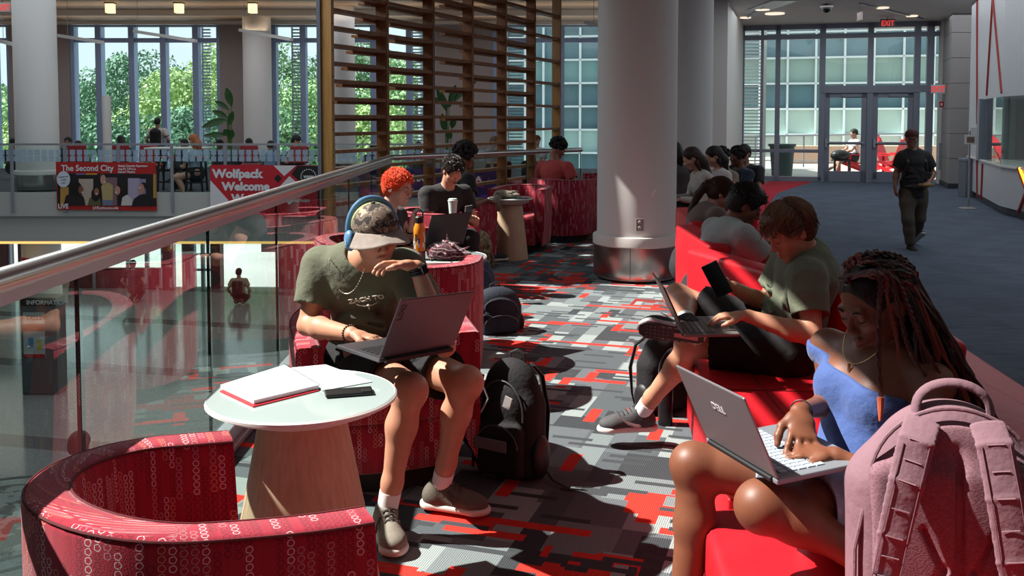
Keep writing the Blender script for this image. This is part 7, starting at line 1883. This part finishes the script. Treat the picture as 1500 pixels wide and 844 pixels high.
# ---- people in the lower lobby
def lobby(px, py, Y, label, top, hair, stand=True, bag=False):
    h = at_y(px, py, Y); f = Fig((h.x, Y, -3.9), .016, 1.0, skin='a07a68'); N = h-V((0, 0, .2)); P = N-V((0, 0, .5)); f.pose(P, N, N+V((.185, 0, -.05)), N+V((-.185, 0, -.05)), h, (0, 1, -.1)); f.hipside = V((-1, 0, 0)); f.side = V((-1, 0, 0)); f.fwd = V((0, 1, 0))
    f.arm('R', N+V((.26, .1, -.48)), hint=(.5, -.5, -.3)); f.arm('L', N+V((-.26, .1, -.48)), hint=(-.5, -.5, -.3))
    for sd, sx in (('R', .1), ('L', -.1)): f.leg(sd, V((h.x+sx, Y, -3.82)), toe=(0, 1, 0))
    f.body(label, False); f.shirt(top, .6, .014, vox=.014); f.bottoms('1e1e24', 1.0, vox=.014); f.hair_cap(hair, .014, -.05, vox=.012)
    if bag: S = Sculpt(.014); S.box(N+V((0, -.2, -.24))-f.o, (.15, .09, .22), None, .07, .02); S.build('backpack', fab('black', '17171a'), f.root)
    return f
lobby(350, 399, 27.5, 'person in a beige top with a backpack walking in the lower lobby', '9a8a78', '2a1f1a', bag=True)
lobby(195, 387, 27.8, 'person in black standing by the lower lobby windows', '1a1a1e', '17120f')
lobby(117, 652, 8.3, 'brown-haired person in the lower lobby whose head shows above the near chair', '45505c', '4a2f26')
# ================================================================ camera, light, world
cd = bpy.data.cameras.new('camera'); cam = bpy.data.objects.new('camera', cd); COL.objects.link(cam)
cam.location = (0, 0, CAM_H); cam.rotation_euler = (PI/2-PITCH, 0, 0)
cd.sensor_width = 36; cd.sensor_fit = 'HORIZONTAL'; cd.lens = FOC/1500*36; cd.shift_y = -(422-CY)/1500; cd.clip_end = 300; cd.clip_start = .05
SC.camera = cam
sd = bpy.data.lights.new('sun', 'SUN'); sun = bpy.data.objects.new('sun', sd); COL.objects.link(sun)
sd.energy = 11; sd.angle = math.radians(.6); sd.color = (1, .95, .87)
sun.rotation_euler = V((1, -.10, -1.2)).to_track_quat('-Z', 'Y').to_euler()
def area(name, loc, sx, sy, e, col):
    d = bpy.data.lights.new(name, 'AREA'); o = bpy.data.objects.new(name, d); COL.objects.link(o); d.shape = 'RECTANGLE'; d.size = sx; d.size_y = sy; d.energy = e; d.color = col; o.location = loc
area('walkway_ceiling_lights', (8.2, 14, 3.86), 7, 15, 380, (.88, .95, 1))
area('lounge_fill', (5, 2, 3.86), 7, 8, 40, (1, .96, .92))  # unseen fill lamp, lifts the shaded figure on the near sofa
area('balcony_ceiling_lights', (-8, 26.2, 4.4), 20, 2.5, 200, (.95, .95, 1))
area('atrium_fill', (-5.5, 12, 4.6), 4, 4, 170, (.9, .97, 1))  # unseen lamp added above the view to light the column's left side
area('lobby_ceiling_lights', (-9, 25, -1.15), 20, 8, 280, (1, .95, .88))
area('atrium_fill', (-8, 19, 4.7), 12, 5, 230, (.9, .95, 1))  # another unseen fill, raises the ambient level at the far side
for yy in (25.4, 28.2):
    area('cove_lights', (-8, yy, 4.2), 22, .3, 38, (1, .72, .45)); bpy.data.objects[-1 if False else 'cove_lights' if yy < 26 else 'cove_lights.001'].rotation_euler = (PI, 0, 0)
w = bpy.data.worlds.new('world'); SC.world = w; w.use_nodes = True
bg = w.node_tree.nodes['Background']; bg.inputs[0].default_value = (.80, .91, 1, 1); bg.inputs[1].default_value = 1.2
SC.view_settings.view_transform = 'Standard'; SC.view_settings.look = 'None'; SC.view_settings.gamma = 1; SC.view_settings.exposure = 0
SC.view_settings.use_curve_mapping = False
SC.cycles.use_denoising = True; SC.cycles.max_bounces = 8; SC.cycles.transparent_max_bounces = 16; SC.cycles.caustics_reflective = False; SC.cycles.caustics_refractive = False
SC.cycles.sample_clamp_indirect = 6
